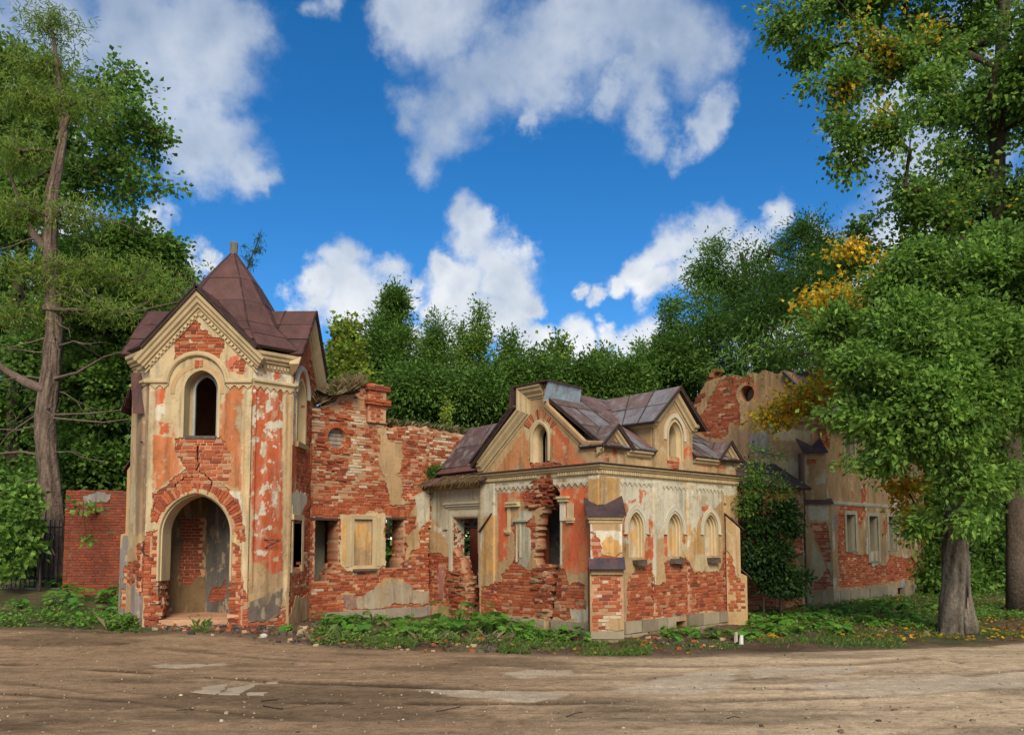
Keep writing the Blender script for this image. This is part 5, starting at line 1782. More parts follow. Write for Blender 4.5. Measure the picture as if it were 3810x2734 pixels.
mb = MB()
rb(mb, -0.2, 0.17, -0.2, 2.80, 2.46, TAN)
rb(mb, -0.2, 0.34, -0.2, 1.45, 1.20, TAN)
mb.each('buttress_core', M_CORE, wing)
for (w, a, b) in ((0.37, 1.15, 2.46), (0.54, 0.27, 1.20)):
    fb = Face((RBT[0] - 0.20, RBT[1] - 0.306), 0, w, 41)
    build_wall(wing, WM, fb, lambda U, Z: np.maximum(rect_f(U, Z, 0, w, a, b + 0.3), Z - (b + 0.32 - 0.9 * U)), (0, w, a, b + 0.3), [np.array([(-0.1, -0.5), (0.6, -0.5), (0.6, 1.12), (-0.1, 2.02)]) if b < 2 else np.array([(-0.1, 1.0), (0.30, 1.0), (0.12, 1.75), (-0.1, 1.95)])], base=TAN, depth=0.04)
mb = MB()
X, Y = RBT
mb.hexa([(X - 0.22, Y - 0.36, 2.84), (X + 0.26, Y - 0.36, 2.42), (X + 0.26, Y + 0.4, 2.42), (X - 0.22, Y + 0.4, 2.84), (X - 0.22, Y - 0.36, 2.865), (X + 0.26, Y - 0.36, 2.445), (X + 0.26, Y + 0.4, 2.445), (X - 0.22, Y + 0.4, 2.865)], (0.08, 0.045, 0.035))
mb.hexa([(X + 0.12, Y - 0.30, 1.44), (X + 0.44, Y - 0.30, 1.14), (X + 0.44, Y + 0.4, 1.14), (X + 0.12, Y + 0.4, 1.44), (X + 0.12, Y - 0.30, 1.47), (X + 0.44, Y - 0.30, 1.165), (X + 0.44, Y + 0.4, 1.165), (X + 0.12, Y + 0.4, 1.47)], (0.08, 0.045, 0.035))
mb.each('buttress_cap', M_ROOF, wing)
# bent flashing left on the front corner
mb = MB()
q = [CL.p3(0.03, 2.37, 0.16), CL.p3(0.50, 2.84, 0.12), CL.p3(0.50, 2.84, 0.04), CL.p3(0.03, 2.37, 0.04)]
mb.hexa(np.array([p - (0, 0, 0.025) for p in q] + q), (0.07, 0.035, 0.028))
mb.build('flashing', M_ROOF, wing)
# plinth stones -----------------------------------------------------------
for (f, a, b, zt) in ((CL, -0.02, 2.42, 0.27), (CL, 2.62, 4.0, 0.29), (CR, 0.35, 2.68, 0.29), (CR, 3.19, 5.6, 0.30), (BFc, 0.0, 0.74, 0.18)):
    for row, (z0, z1) in enumerate(((-0.30, 0.0), (0.005, zt))):
        u = a
        while u < b - 0.05:
            l = min(random.uniform(0.35, 0.75), b - u)
            if b - u - l < 0.2:
                l = b - u
            m2 = MB()
            face_box(m2, f, u, u + l - 0.022, z0, z1 - 0.014, -0.2, 0.075 + random.uniform(0, 0.045) + (0.025 if row == 0 else 0), np.array((0.34, 0.265, 0.165)) * random.uniform(0.62, 1.12), 0.009)
            m2.build('plinth_stone', M_STONE, wing)
            u += l

# porch part of the wing ---------------------------------------------------
PW = Face((-2.37 + 0.12 * 0.737, 23.07 + 0.12 * 0.676), -47.5, 2.40, 42)
door_poly = np.array([(1.02, 2.76), (2.06, 2.76), (2.06, 1.3), (2.16, 0.9), (2.20, 0.2), (2.2, -0.3), (1.50, -0.3), (1.45, 0.2), (1.62, 0.62), (1.58, 1.0), (1.42, 1.3), (1.25, 1.65), (1.08, 1.75), (1.02, 2.0)])


def pw_wall(U, Z):
    rowk = np.floor(Z / 0.0765)
    j = 0.12 * (vn(rowk, rowk * 0, 191) - 0.5) * (Z < 1.8)
    return np.maximum(np.maximum(Z - 3.75, -0.3 - Z), -sdf(U + j, Z, door_poly))


build_wall(wing, WM, PW, pw_wall, (-0.12, 2.42, -0.3, 3.75), [PW.poly(3, [(845, 1090), (900, 1080), (940, 1110), (990, 1120), (1010, 1000), (1060, 1180), (1060, 1400), (845, 1400)]), PW.poly(3, [(1150, 1050), (1180, 1080), (1180, 1150), (1140, 1160)])],
           [PW.poly(3, [(905, 1170), (950, 1170), (930, 1380), (905, 1370)])], base=TAN,
           patches=[(PW.poly(3, [(845, 740), (1170, 720), (1170, 900), (1000, 880), (1000, 1100), (940, 1000), (900, 920), (845, 900)]), GREYW * 0.92, 0.05), (PW.poly(3, [(790, 730), (850, 730), (850, 860), (800, 830)]), RED * 0.6, 0.06, 0.3, 4, 2), (PW.poly(3, [(880, 930), (940, 960), (940, 1000), (880, 960)]), WHITE, 0.05), (PW.poly(3, [(905, 1170), (950, 1170), (930, 1380), (905, 1370)]), RED * 0.6 + 0.08, 0.03), (PW.poly(3, [(1130, 1000), (1185, 1000), (1185, 1150), (1130, 1130)]), RED, 0.05, 0.4, 5, 2)], depth=0.28, rough=0.03, miss=0.05)
mb = MB()
sweep(PW, [(2.10, 0.9), (2.10, 2.78), (0.98, 2.78), (0.98, 1.30)], [(0.05, -0.35), (0.05, -0.05), (0.0, 0.0), (0.0, 0.035), (-0.05, 0.045), (-0.14, 0.045), (-0.15, 0.02)], mb, GREYW * 1.05)
for (d, z, o) in ((0.30, 3.0, 0.05), (0.36, 3.06, 0.09), (0.42, 3.12, 0.12)):
    face_box(mb, PW, 0.98 - d + 0.1, 2.10 + d - 0.12, z, z + 0.055, 0.0, o, GREYW * 0.95)
for u in (0.62, 2.22):
    face_box(mb, PW, u, u + 0.13, 2.50, 3.0, 0.0, 0.05, GREYW * 0.95)
    face_box(mb, PW, u - 0.03, u + 0.16, 2.44, 2.50, 0.0, 0.09, GREYW * 0.95)
mb.each('door_surround', M_TRIM, wing)
mb = MB()
jag_edge(mb, PW, [(1.52, -0.2), (1.47, 0.2), (1.60, 0.62), (1.55, 1.0), (1.38, 1.3), (1.22, 1.65)], -1, 0.3, 0.06)
jag_edge(mb, PW, [(1.20, 1.65), (1.06, 1.8), (1.04, 2.7)], -1, 0.25, 0.0)
for k in range(70):
    z = random.uniform(0.1, 1.4)
    u = np.interp(z, (0.1, 1.4), (1.35, 1.1)) + random.uniform(-0.3, 0.2)
    face_box(mb, PW, u - 0.11, u + 0.11, z - 0.06, z, -0.2, random.uniform(0.0, 0.10), random.choice(BRICKS + [MORTAR, TAN * 0.7]) * random.uniform(0.7, 1.0), 0.018)
mb.build('broken_brick_edge', M_BRICK, wing, kind='stuff')
mb = MB()
for f in (PW,):
    dentils(f, [(-0.30, 3.52), (2.5, 3.52)], (0.042, 0.06), 0.036, 0.0, 0.09, wing, CREAM * 0.7, joined=mb)
face_box(mb, PW, -0.3, 2.5, 3.58, 3.64, 0.0, 0.13, CREAM * 0.7)
mb.build('porch_dentils', M_TRIM, wing, kind='stuff')
# porch roof: upper slope, flatter skirt
pe = lambda u, z, o: PW.p3(u, z, o)
roof_facet(wing, pe(0.24, 4.15, -0.10), pe(2.60, 4.15, -0.10), pe(2.50, 5.42, -1.02), pe(0.48, 5.38, -1.02), 2, 4, np.array((0.10, 0.062, 0.055)), tint=(np.array((0.17, 0.15, 0.13)), 0.4), rustvar=0.35)
roof_facet(wing, pe(0.15, 3.98, 0.04), pe(2.62, 4.0, 0.04), pe(2.60, 4.15, -0.10), pe(0.24, 4.15, -0.10), 1, 3, np.array((0.12, 0.052, 0.047)))
roof_facet(wing, pe(-0.62, 3.62, 0.40), pe(2.62, 3.66, 0.36), pe(2.62, 3.90, 0.05), pe(-0.05, 3.88, 0.05), 1, 3, np.array((0.11, 0.055, 0.05)))
# side wall and rear of the porch room; a far window lets some green light through
simple_wall(wing, Face(PW.p3(2.35, 0, -0.5)[:2], 42.5, 3.4, 43), -0.3, 4.0, 0.3, col=np.array((0.15, 0.14, 0.12)))  # the doorway's shade is put into this dark wall colour
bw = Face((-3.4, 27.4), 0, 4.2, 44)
simple_wall(wing, bw, -0.3, 4.4, 0.3, fn=lambda U, Z: np.maximum(rect_f(U, Z, 0, 4.2, -0.3, 4.4), -rect_f(U, Z, 1.66, 1.98, 1.55, 2.75)), col=BRICKS[4] * 0.6, res=0.08)  # added rear wall, coloured dark for a shaded doorway
# heap of fallen masonry inside the doorway
mb = MB()
for k in range(120):
    u, o = random.uniform(1.3, 2.2), random.uniform(-1.4, 0.25)
    z = max(0, 0.55 - abs(o + 0.5) * 0.5) * random.random()
    face_box(mb, PW, u - 0.1, u + 0.1, z - 0.1, z + 0.02, o - 0.12, o, random.choice([MORTAR, SOOT_SHADE * 2, TAN * 0.6] + BRICKS[:2]) * random.uniform(0.5, 1), 0.03)
mb.build('fallen_masonry', M_CORE, wing, kind='stuff')
WM.build()

# ------------------------------------------------------------------ HOUSE at the right
HK = np.array((9.75, 26.3))
house = thing('gabled_house', 'taller ruined house half hidden by branches, with a round opening in its gable', 'house', (HK[0], HK[1] + 3, 0), 'wings of the ruined brick building')
HM = Masonry(house)
HL = Face(HK - np.array((0.676, -0.737)) * 5.4, -47.5, 5.4, 51)
HR = Face(HK, 42.5, 9.0, 52)


def hl_wall(U, Z):
    f = np.maximum(Z - np.minimum(5.9 + 1.37 * U, 5.9 + 1.37 * (6.1 - U) * 0.92), -0.3 - Z)
    f = np.maximum(f, Z - 7.85 - 0.25 * vn(U * 4, U * 0, 31) + 0.12 * np.abs(U - 3.0))
    return np.maximum(f, -(np.sqrt((U - 3.08) ** 2 + (Z - 7.22) ** 2) - 0.29))


hl_exp = [HL.poly(7, [(40, 440), (75, 380), (180, 180), (290, 110), (380, 170), (370, 210), (300, 200), (290, 300), (310, 360), (300, 420), (240, 400), (240, 470), (200, 500), (100, 470)]), HL.poly(7, [(600, 300), (700, 320), (600, 340)]),
          HL.poly(7, [(530, 680), (600, 700), (600, 720), (540, 700)])]
build_wall(house, HM, HL, hl_wall, (-0.02, 5.43, -0.3, 9.1), hl_exp, base=TAN * np.array((0.92, 0.86, 0.82)), patches=[(HL.poly(7, [(245, 430), (460, 440), (640, 520), (640, 720), (300, 640), (240, 540)]), np.array((0.36, 0.21, 0.105)), 0.09), (HL.poly(7, [(300, 420), (460, 440), (470, 600), (350, 560)]), GREY * 1.3, 0.1, 0.55, 2, 1), (HL.poly(7, [(450, 375), (600, 370), (600, 415), (450, 415)]), ORANGE, 0.04), (HL.poly(7, [(480, 440), (690, 440), (690, 500), (480, 500)]), CREAM * 0.9, 0.06, 0.3, 2, 1), (HL.poly(7, [(370, 600), (660, 600), (660, 760), (500, 740)]), CREAM * 0.85, 0.08, 0.4, 2, 1)], depth=0.5, res=0.045, core_res=0.12)


def hr_wall(U, Z):
    f = np.maximum(np.maximum(Z - 6.3, -0.3 - Z), U - 9.02)
    for (a, b, z0, z1) in ((2.25, 2.92, 1.75, 3.02), (5.62, 6.30, 1.75, 3.02), (2.3, 3.0, 4.6, 5.88), (5.5, 6.2, 4.6, 5.88), (2.75, 3.35, 0.05, 0.35), (6.26, 6.82, 0.1, 0.37)):
        f = np.maximum(f, -rect_f(U, Z, a, b, z0, z1))
    f = np.maximum(f, -rect_f(U, Z, 4.0, 4.72, 1.75, 3.0))
    return f


hr_exp = [HR.poly(7, [(845, 860), (985, 850), (990, 900), (960, 1000), (930, 900), (880, 900), (885, 1000), (850, 1000)]), HR.poly(7, [(1085, 930), (1110, 920), (1105, 1010), (1090, 1020)]), HR.poly(7, [(1190, 900), (1250, 880), (1250, 1000), (1200, 1060)]), HR.poly(7, [(830, 900), (880, 880), (890, 1110), (960, 1130), (1000, 1120), (1030, 1190), (1100, 1190), (1120, 1130), (1200, 1150), (1250, 1130), (1300, 1260), (840, 1310)]), HR.poly(7, [(700, 430), (800, 440), (790, 540), (700, 520)]), HR.poly(7, [(1260, 900), (1340, 900), (1340, 1060), (1270, 1080)])]
build_wall(house, HM, HR, hr_wall, (-0.02, 9.02, -0.3, 6.3), hr_exp, base=GREYW * 0.9, patches=[(HR.poly(7, [(690, 500), (850, 460), (900, 640), (1000, 830), (860, 900), (800, 900), (780, 700)]), RED * 0.62, 0.1), (HR.poly(7, [(940, 680), (1250, 640), (1250, 840), (1000, 840)]), RED * 0.7, 0.05, 0.42, 3, 5), (HR.poly(7, [(830, 1300), (1310, 1260), (1310, 1400), (830, 1420)]), GREY * 1.1, 0.03), (HR.poly(7, [(800, 880), (880, 900), (880, 1250), (810, 1250)]), GREY * 1.1, 0.08, 0.35, 2, 2), (None, TAN * 0.75, 0, 0.52, 1.6, 2.0)], depth=0.3, res=0.045, core_res=0.12, brickbox=(0, 9, 0.48, 6.2))
simple_wall(house, Face(HR.p3(9.0, 0)[:2], 132.5, 5.4, 53), -0.3, 6.3, 0.4)
simple_wall(house, Face(HR.p3(0.6, 0, -2.4)[:2], 42.5, 8.0, 54), -0.3, 6.2, 0.3, col=SOOT_SHADE * 0.7)  # room wall coloured dark: painted shade behind the windows
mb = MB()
mb.hexa([HR.p3(0.4, 3.6, -0.4), HR.p3(8.6, 3.6, -0.4), HR.p3(8.6, 3.6, -5), HR.p3(0.4, 3.6, -5), HR.p3(0.4, 3.7, -0.4), HR.p3(8.6, 3.7, -0.4), HR.p3(8.6, 3.7, -5), HR.p3(0.4, 3.7, -5)], SOOT_SHADE)
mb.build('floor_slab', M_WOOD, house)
mb = MB()
P = [HL.u * 0]
sweep(HR, [(-0.1, 5.80), (9.1, 5.80)], [(0, 0), (0, 0.05), (0.06, 0.06), (0.08, 0.14), (0.18, 0.17), (0.24, 0.26), (0.36, 0.28), (0.36, 0)], mb, TAN * 0.7)
sweep(HL, [(3.75, 5.95), (5.5, 5.95)], [(0, 0), (0, 0.04), (0.05, 0.05), (0.06, 0.10), (0.12, 0.12), (0.12, 0)], mb, TAN)
sweep(HL, [(3.75, 6.40), (5.6, 6.40)], [(0, 0), (0, 0.06), (0.05, 0.07), (0.06, 0.12), (0.12, 0.14), (0.12, 0)], mb, TAN)
sweep(HR, [(1.2, 3.32), (8.9, 3.32)], [(0, 0), (0, 0.04), (0.05, 0.06), (0.12, 0.06), (0.14, 0)], mb, GREYW * 0.8)
mb.each('cornice', M_TRIM, house)
n = 22
for k in range(n):
    a = 2 * math.pi * k / n
    q = []
    for oo in (0.03, -0.12):
        for (rr, da) in ((0.29, -0.12), (0.29, 0.12), (0.42, 0.12), (0.42, -0.12)):
            q.append(HL.p3(3.08 + rr * math.cos(a + da), 7.22 + rr * math.sin(a + da), oo))
    m2 = MB()
    m2.hexa(np.array(q), (TAN if 5 < k < 20 else BRICKS[3]) * random.uniform(0.8, 1.1))
    m2.build('ring_brick', M_BRICK, house)
for (a, b, z0, z1) in ((2.25, 2.92, 1.75, 3.02), (4.0, 4.72, 1.35, 3.0), (5.62, 6.30, 1.75, 3.02), (2.3, 3.0, 4.6, 5.88), (5.5, 6.2, 4.6, 5.88)):
    mb = MB()
    sweep(HR, [(b, z0), (b, z1), (a, z1), (a, z0)], [(0.03, -0.3), (0.03, -0.1), (0, 0), (0, 0.045), (-0.08, 0.05), (-0.13, 0.05), (-0.13, 0.02)], mb, GREYW * 0.72)
    face_box(mb, HR, (a + b) / 2 - 0.035, (a + b) / 2 + 0.035, z0, z1, -0.38, -0.3, (0.13, 0.11, 0.09))
    face_box(mb, HR, a, b, z0 - 0.02, z0 + 0.05, -0.3, 0.04, GREYW * 0.45)
    if z0 < 1.5:
        face_box(mb, HR, a + 0.05, b - 0.05, 1.35, 1.75, -0.3, -0.03, GREYW * 0.55)
    mb.each('window_surround', M_TRIM, house)
for u in np.arange(0.0, 8.8, 0.75):
    if 2.4 < u < 2.8 or 5.9 < u < 6.4:
        continue
    m2 = MB()
    face_box(m2, HR, u, u + 0.715, -0.3, 0.46 + random.uniform(-0.02, 0.02), -0.1, 0.09 + random.uniform(0, 0.02), np.array((0.29, 0.235, 0.155)) * random.uniform(0.75, 1.05), 0.008)
    m2.build('plinth_stone', M_STONE, house)
# corner buttress of the house
HB = Face((HK[0] - 0.15 - 0.45, HK[1] - 0.55), -2, 1.05, 55)
build_wall(house, HM, HB, lambda U, Z: rect_f(U, Z, 0.12, 0.95, -0.3, 3.3), (0.12, 0.95, -0.3, 3.3), [HB.poly(7, [(690, 950), (780, 950), (800, 1180), (760, 1150), (700, 1030)]), HB.poly(7, [(700, 1280), (800, 1200), (810, 1320), (700, 1320)])], base=TAN * 0.85, patches=[(HB.poly(7, [(680, 860), (790, 860), (790, 940), (680, 940)]), GREYW * 0.9, 0.04), (HB.poly(7, [(700, 1040), (760, 1160), (790, 1250), (700, 1290)]), CREAM * 0.8, 0.04)], depth=0.6, res=0.045)
HBu = Face(HB.p3(0.05, 0, -0.08)[:2], -2, 1.0, 56)
build_wall(house, HM, HBu, lambda U, Z: rect_f(U, Z, 0.12, 0.78, 3.2, 4.95), (0.12, 0.78, 3.2, 4.95), [HBu.poly(7, [(665, 600), (710, 600), (700, 640), (665, 640)])], base=GREYW * 0.8, patches=[(None, TAN * 0.7, 0, 0.5, 2, 1)], depth=0.6, res=0.045)
mb = MB()
for s in (-1, 1):
    a, b = HB.p3(0.50 + s * 0.40, 4.93, 0.02), HB.p3(0.50, 4.93, 0.02)
    P = [a, b, HB.p3(0.50, 5.18, -0.35), HB.p3(0.50 + s * 0.40, 5.48, -0.7)]
    if s > 0:
        P = [P[1], P[0], P[3], P[2]]
    P = np.array(P)
    mb.hexa(np.vstack([P - (0, 0, 0.03), P]), (0.05, 0.033, 0.035))
mb.hexa([HB.p3(0.08, 3.28, 0.1), HB.p3(1.0, 3.28, 0.1), HB.p3(1.0, 3.28, -0.1), HB.p3(0.08, 3.28, -0.1), HB.p3(0.08, 3.31, 0.1), HB.p3(1.0, 3.31, 0.1), HB.p3(1.0, 3.46, -0.1), HB.p3(0.08, 3.46, -0.1)], (0.06, 0.04, 0.04))
mb.each('buttress_cap', M_ROOF, house)
HM.build()
# house roof
hu, hn = HL.u, -HL.n


def hp(u, b, z):
    return HL.p3(u, z, -b)


RH = np.array((0.10, 0.05, 0.04))
roof_facet(house, hp(6.0, -0.2, 6.15), hp(6.0, 9.3, 6.15), hp(4.55, 9.3, 7.75), hp(4.55, -0.2, 7.75), 2, 9, np.array((0.16, 0.165, 0.17)), rustvar=0.2)
roof_facet(house, hp(0.1, 9.3, 6.15), hp(0.1, 1.2, 6.15), hp(1.6, 1.2, 7.75), hp(1.6, 9.3, 7.75), 2, 8, RH)
mb = MB()
for k in range(16):
    u = 0.8 + k * 0.062 + random.uniform(-0.03, 0.03)
    z = 5.95 + 1.37 * u
    face_box(mb, HL, u, u + random.uniform(0.16, 0.3), z - 0.12, z + random.uniform(-0.04, 0.06), -0.4, 0.03 + random.uniform(-0.02, 0.03), random.choice(BRICKS[2:5] + [BRICKS[4]]) * 0.8, 0.02)
mb.build('verge_bricks', M_BRICK, house, kind='stuff')
simple_wall(house, Face(HL.p3(1.0, 0, -1.6)[:2], -47.5, 4.0, 58), 4.5, 8.0, 0.3, col=SOOT_SHADE * 0.5)  # added dark wall stands for shade behind the round opening
# low lean-to between the wing and the house
link = thing('lean_to', 'low dark lean-to with a rusty sheet roof between the gabled wing and the taller house', 'lean-to', (6.9, 24.5, 0), 'wings of the ruined brick building')
LF = Face((6.0, 23.1), 30, 3.3, 57)
LM = Masonry(link)
build_wall(link, LM, LF, lambda U, Z: rect_f(U, Z, 0, 3.3, -0.3, 3.75), (0, 3.3, -0.3, 3.75), (), [LF.poly(7, [(560, 800), (650, 780), (650, 1000), (600, 1050), (570, 900)]), LF.poly(7, [(600, 1150), (650, 1100), (650, 1280), (620, 1300)])], plastered=False, base=TAN * 0.7, depth=0.4, res=0.05, core_res=0.15)
LM.build()
roof_facet(link, LF.p3(-0.4, 3.76, 0.22), LF.p3(3.42, 3.70, 0.22), LF.p3(3.42, 4.55, -1.2), LF.p3(-0.4, 4.62, -1.2), 2, 4, np.array((0.085, 0.05, 0.045)))

# ------------------------------------------------------------------ garden wall and iron fence at the left
gw = thing('garden_wall', 'low dark brick wall with a ruinous top between the larch trunk and the tower', 'brick wall', (-12.2, 23.5, 0.3))
GM = Masonry(gw)
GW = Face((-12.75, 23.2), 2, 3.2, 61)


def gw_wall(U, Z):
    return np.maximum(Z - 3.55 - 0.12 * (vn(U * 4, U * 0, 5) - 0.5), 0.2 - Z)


build_wall(gw, GM, GW, gw_wall, (0, 3.2, 0.2, 3.7), (), [GW.poly(8, [(380, 930), (520, 920), (500, 960), (400, 970)])], plastered=False, base=GREY, depth=0.4, res=0.04, miss=0.03, rough=0.02, core_col=MORTAR * 0.33)  # mortar colour darkened for the same tree shade
for it in range(len(GM.items)):                    # tree shade put into the colour: only the darkest bricks are used
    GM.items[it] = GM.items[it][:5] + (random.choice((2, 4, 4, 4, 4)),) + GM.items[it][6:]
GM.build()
fence = thing('iron_fence', 'black iron railing on a low kerb at the far left behind the trees', 'fence', (-15.8, 24.0, 0.3))
mb = MB()
mb.box((-18.6, 23.9, 0.1), (-13.2, 24.2, 0.75), (0.2, 0.18, 0.14), 0.01)
mb.build('kerb', M_STONE, fence)
bar = None
x = -18.5
while x < -13.25:
    if bar is None:
        m2 = MB()
        m2.box((x - 0.011, 24.03, 0.75), (x + 0.011, 24.055, 2.75), (0.02, 0.02, 0.02))
        bar = m2.build('bar', M_IRON, fence)
        bx = x
    else:
        b2 = bar.copy()
        COL.objects.link(b2)
        b2.location = (x - bx, 0, 0)
    x += 0.135
for z in (1.0, 2.5):
    m2 = MB()
    m2.box((-18.55, 24.06, z), (-13.2, 24.085, z + 0.05), (0.02, 0.02, 0.02))
    m2.build('rail', M_IRON, fence)


# ------------------------------------------------------------------ GROUND
road_pts = np.array([(-60, 30), (-25, 20.5), (-11.5, 18.2), (-8.0, 17.35), (-5.0, 16.8), (-1.2, 15.75), (2.25, 15.2), (5.0, 15.8), (8.1, 16.8), (11.1, 17.8), (20, 22), (60, 45)])


def road_edge(x):
    return np.interp(x, road_pts[:, 0], road_pts[:, 1])


def sm(t):
    t = np.clip(t, 0, 1)
    return t * t * (3 - 2 * t)


def ground_z(x, y):
    e = road_edge(x) + 0.5 * (fbm(x * 0.9, y * 0.0 + 3, 71, 4) - 0.5)
    d = y - e                                       # >0 beyond the verge
    h = 0.22 * sm((-x - 2.5) / 4.0) * sm((y - 15.0) / 3) - 0.10 * sm((x + 1) / 2.5) * sm((y - 15.2) / 2.5) + 0.12 * sm((x - 4) / 5) * sm((y - 18) / 8)
    h = h + 0.28 * sm((-x - 9.3) / 2.5) * sm((d - 0.4) / 2.6) + 0.25 * sm((-x - 10) / 4) * sm((y - 21) / 4)
    h = h + 0.05 * sm(d / 0.5) * (fbm(x * 1.3, y * 1.3, 72, 4) * 1.6 - 0.4) + 0.10 * sm((d - 0.1) / 0.4) * (fbm(x * 3.5, y * 3.5, 73, 3) - 0.4)
    h = h + 0.3 * (fbm(x * 0.05, y * 0.05, 75, 3) - 0.5) * sm((np.hypot(x, y) - 40) / 60)
    return h, d


def spaced(a, b, step, outer):
    core = np.arange(a, b + step, step)
    lo = [a - o for o in outer][::-1]
    hi = [core[-1] + o for o in outer]
    return np.concatenate([lo, core, hi])


outer = [0.5, 1.2, 2.2, 3.5, 5, 8, 12, 18, 28, 45, 80, 150, 300, 600, 1200]


def grid(xs, ys):
    X, Y = np.meshgrid(xs, ys, indexing='ij')
    n, m = X.shape
    i = np.arange(n * m).reshape(n, m)
    F = np.stack([i[:-1, :-1].ravel(), i[1:, :-1].ravel(), i[1:, 1:].ravel(), i[:-1, 1:].ravel()], 1)
    return X, Y, F


xs, ys = spaced(-15, 15, 0.10, outer), spaced(14.5, 27, 0.10, outer)
X, Y, F = grid(xs, ys)
h, d = ground_z(X, Y)
h = h - 0.06 * sm((-d - 0.05) / 0.2)
C = np.tile(np.array((0.105, 0.070, 0.042)), X.shape + (1,))
a = fbm(X * 1.1, Y * 1.6, 81, 5)[..., None]
C = C * (0.55 + 0.9 * a)
gr = np.clip((fbm(X * 0.7, Y * 0.7, 82, 4) - 0.45) / 0.12, 0, 1)[..., None] * sm((np.abs(X) - 5) / 3)[..., None]
C = C * (1 - 0.5 * gr) + np.array((0.05, 0.075, 0.02)) * 0.5 * gr
near = sm((0.35 - d) / 0.5)[..., None]
C = C * (1 - near * 0.6) + np.array((0.26, 0.165, 0.105)) * near * 0.6
g_ = put('ground', np.stack([X, Y, h], -1).reshape(-1, 3), F, M_SOIL, None, C.reshape(-1, 3), True, 'structure')

# dirt road with ruts, damp tracks and worn patches
ZR[11] = (0, 2200, 1900 / 2268)
ZR[12] = (1900, 2200, 1910 / 2268)


def gp(zoom, x, y, z=0.0):
    dr = ray(*src(zoom, x, y))
    t = (z - CZ) / dr[2]
    return dr[:2] * t


tracks = [(11, [(-300, 300), (0, 320), (470, 350), (1000, 385), (1300, 405), (2268, 435)], 0.13, 0.5, 0.022),
          (11, [(-300, 430), (0, 450), (450, 480), (650, 490), (1200, 492), (2268, 497)], 0.12, 0.45, 0.022),
          (11, [(500, 250), (900, 275), (1200, 300), (1500, 312)], 0.13, 0.30, 0.014),
          (11, [(-200, 370), (200, 420), (700, 500), (1200, 560), (1700, 600)], 0.10, 0.22, 0.012),
          (12, [(-100, 430), (400, 432), (900, 425), (1300, 432), (1640, 415), (2300, 340)], 0.13, 0.32, 0.018),
          (12, [(-100, 495), (700, 490), (1450, 468), (2300, 420)], 0.12, 0.35, 0.02),
          (12, [(-100, 385), (600, 385), (1000, 388), (1500, 375), (2300, 350)], 0.13, 0.25, 0.014),
          (12, [(-100, 322), (800, 330), (1500, 322), (1850, 295), (2000, 318)], 0.16, 0.33, 0.016),
          (12, [(-100, 530), (800, 525), (1500, 520), (2300, 505)], 0.11, 0.18, 0.012)]
xs, ys = spaced(-14, 14, 0.065, [0.5, 1.2, 2.2, 3.5, 5, 8, 12, 18, 28]), spaced(6.5, 18.6, 0.045, [0.5, 1.2, 2.2, 3.5, 5, 8, 12])
ys = np.concatenate([[-20, -10, -4, 0, 3, 5], ys[ys > 6.4]])
X, Y, F = grid(xs, ys)
h, d = ground_z(X, Y)
lift = 0.006 - 0.04 * sm((d + 0.06) / 0.22)
Zr = h + lift
C = np.tile(np.array((0.285, 0.182, 0.098)), X.shape + (1,))
rx = sm((X + 1.5) / 6.0)[..., None]
C = C * (1 - rx) + np.array((0.47, 0.335, 0.195)) * rx
st = fbm(X * 0.55, Y * 2.6, 85, 5)
C = C * (0.78 + 0.44 * st)[..., None]
dk = np.clip((fbm(X * 0.35, Y * 1.1, 86, 5) - 0.52) / 0.12, 0, 1)[..., None]
C = C * (1 - 0.38 * dk)
pk = fbm(X * 6, Y * 7, 88, 4)
C = C * (0.80 + 0.40 * pk)[..., None]
fs_ = fbm(X * 0.9, Y * 13, 91, 4, 0.6)
C = C * (0.82 + 0.36 * fs_)[..., None]
ck_ = fbm(X * 9, Y * 12, 92, 3, 0.6)
C = np.where((ck_ > 0.68)[..., None], C * 0.72, C)
Zr = Zr + 0.018 * (fbm(X * 2.2, Y * 4.0, 87, 4) - 0.5) + 0.012 * (pk - 0.5) * 1.6
for (zm, pts, w, amt, dep) in tracks:
    P = np.array([gp(zm, x, y) for x, y in pts])
    o = np.argsort(P[:, 0])
    yc = np.interp(X, P[o, 0], P[o, 1], left=99, right=99)
    yc = yc + 0.10 * (fbm(X * 0.8, X * 0, 89, 3) - 0.5)
    dd = np.abs(Y - yc)
    brk = np.clip((fbm(X * 1.1, Y * 1.5 + dep * 100, 90, 4) - 0.36) / 0.12, 0, 1)
    k = np.exp(-(dd / w) ** 2) * brk
    C = C * (1 - 1.15 * amt * k[..., None])
    ln = np.exp(-((dd - 2.1 * w) / (0.8 * w)) ** 2) * brk
    C = C * (1 + 0.16 * ln[..., None])
    tread = 0.5 + 0.5 * np.sin(X * 42)
    Zr = Zr - dep * k * (0.6 + 0.4 * tread) + 0.5 * dep * np.exp(-((dd - 2.0 * w) / w) ** 2) * brk
pale = [(11, [(640, 330), (800, 318), (1000, 316), (1010, 324), (850, 334), (690, 340)]), (11, [(1860, 440), (1960, 436), (2150, 446), (2350, 440), (2500, 450), (2400, 485), (2200, 490), (2000, 468)]),
        (12, [(450, 440), (600, 380), (1000, 350), (1000, 400), (900, 450), (700, 460)]), (12, [(1250, 410), (1640, 390), (2300, 360), (2300, 430), (1700, 460), (1400, 450)]), (12, [(-50, 355), (240, 345), (260, 375), (0, 380)]), (12, [(1000, 340), (1500, 330), (1500, 360), (1100, 385)])]
a_, b_ = warp(X, Y, 95, 0.16, 1.6)
a_, b_ = warp(a_, b_, 96, 0.06, 6)
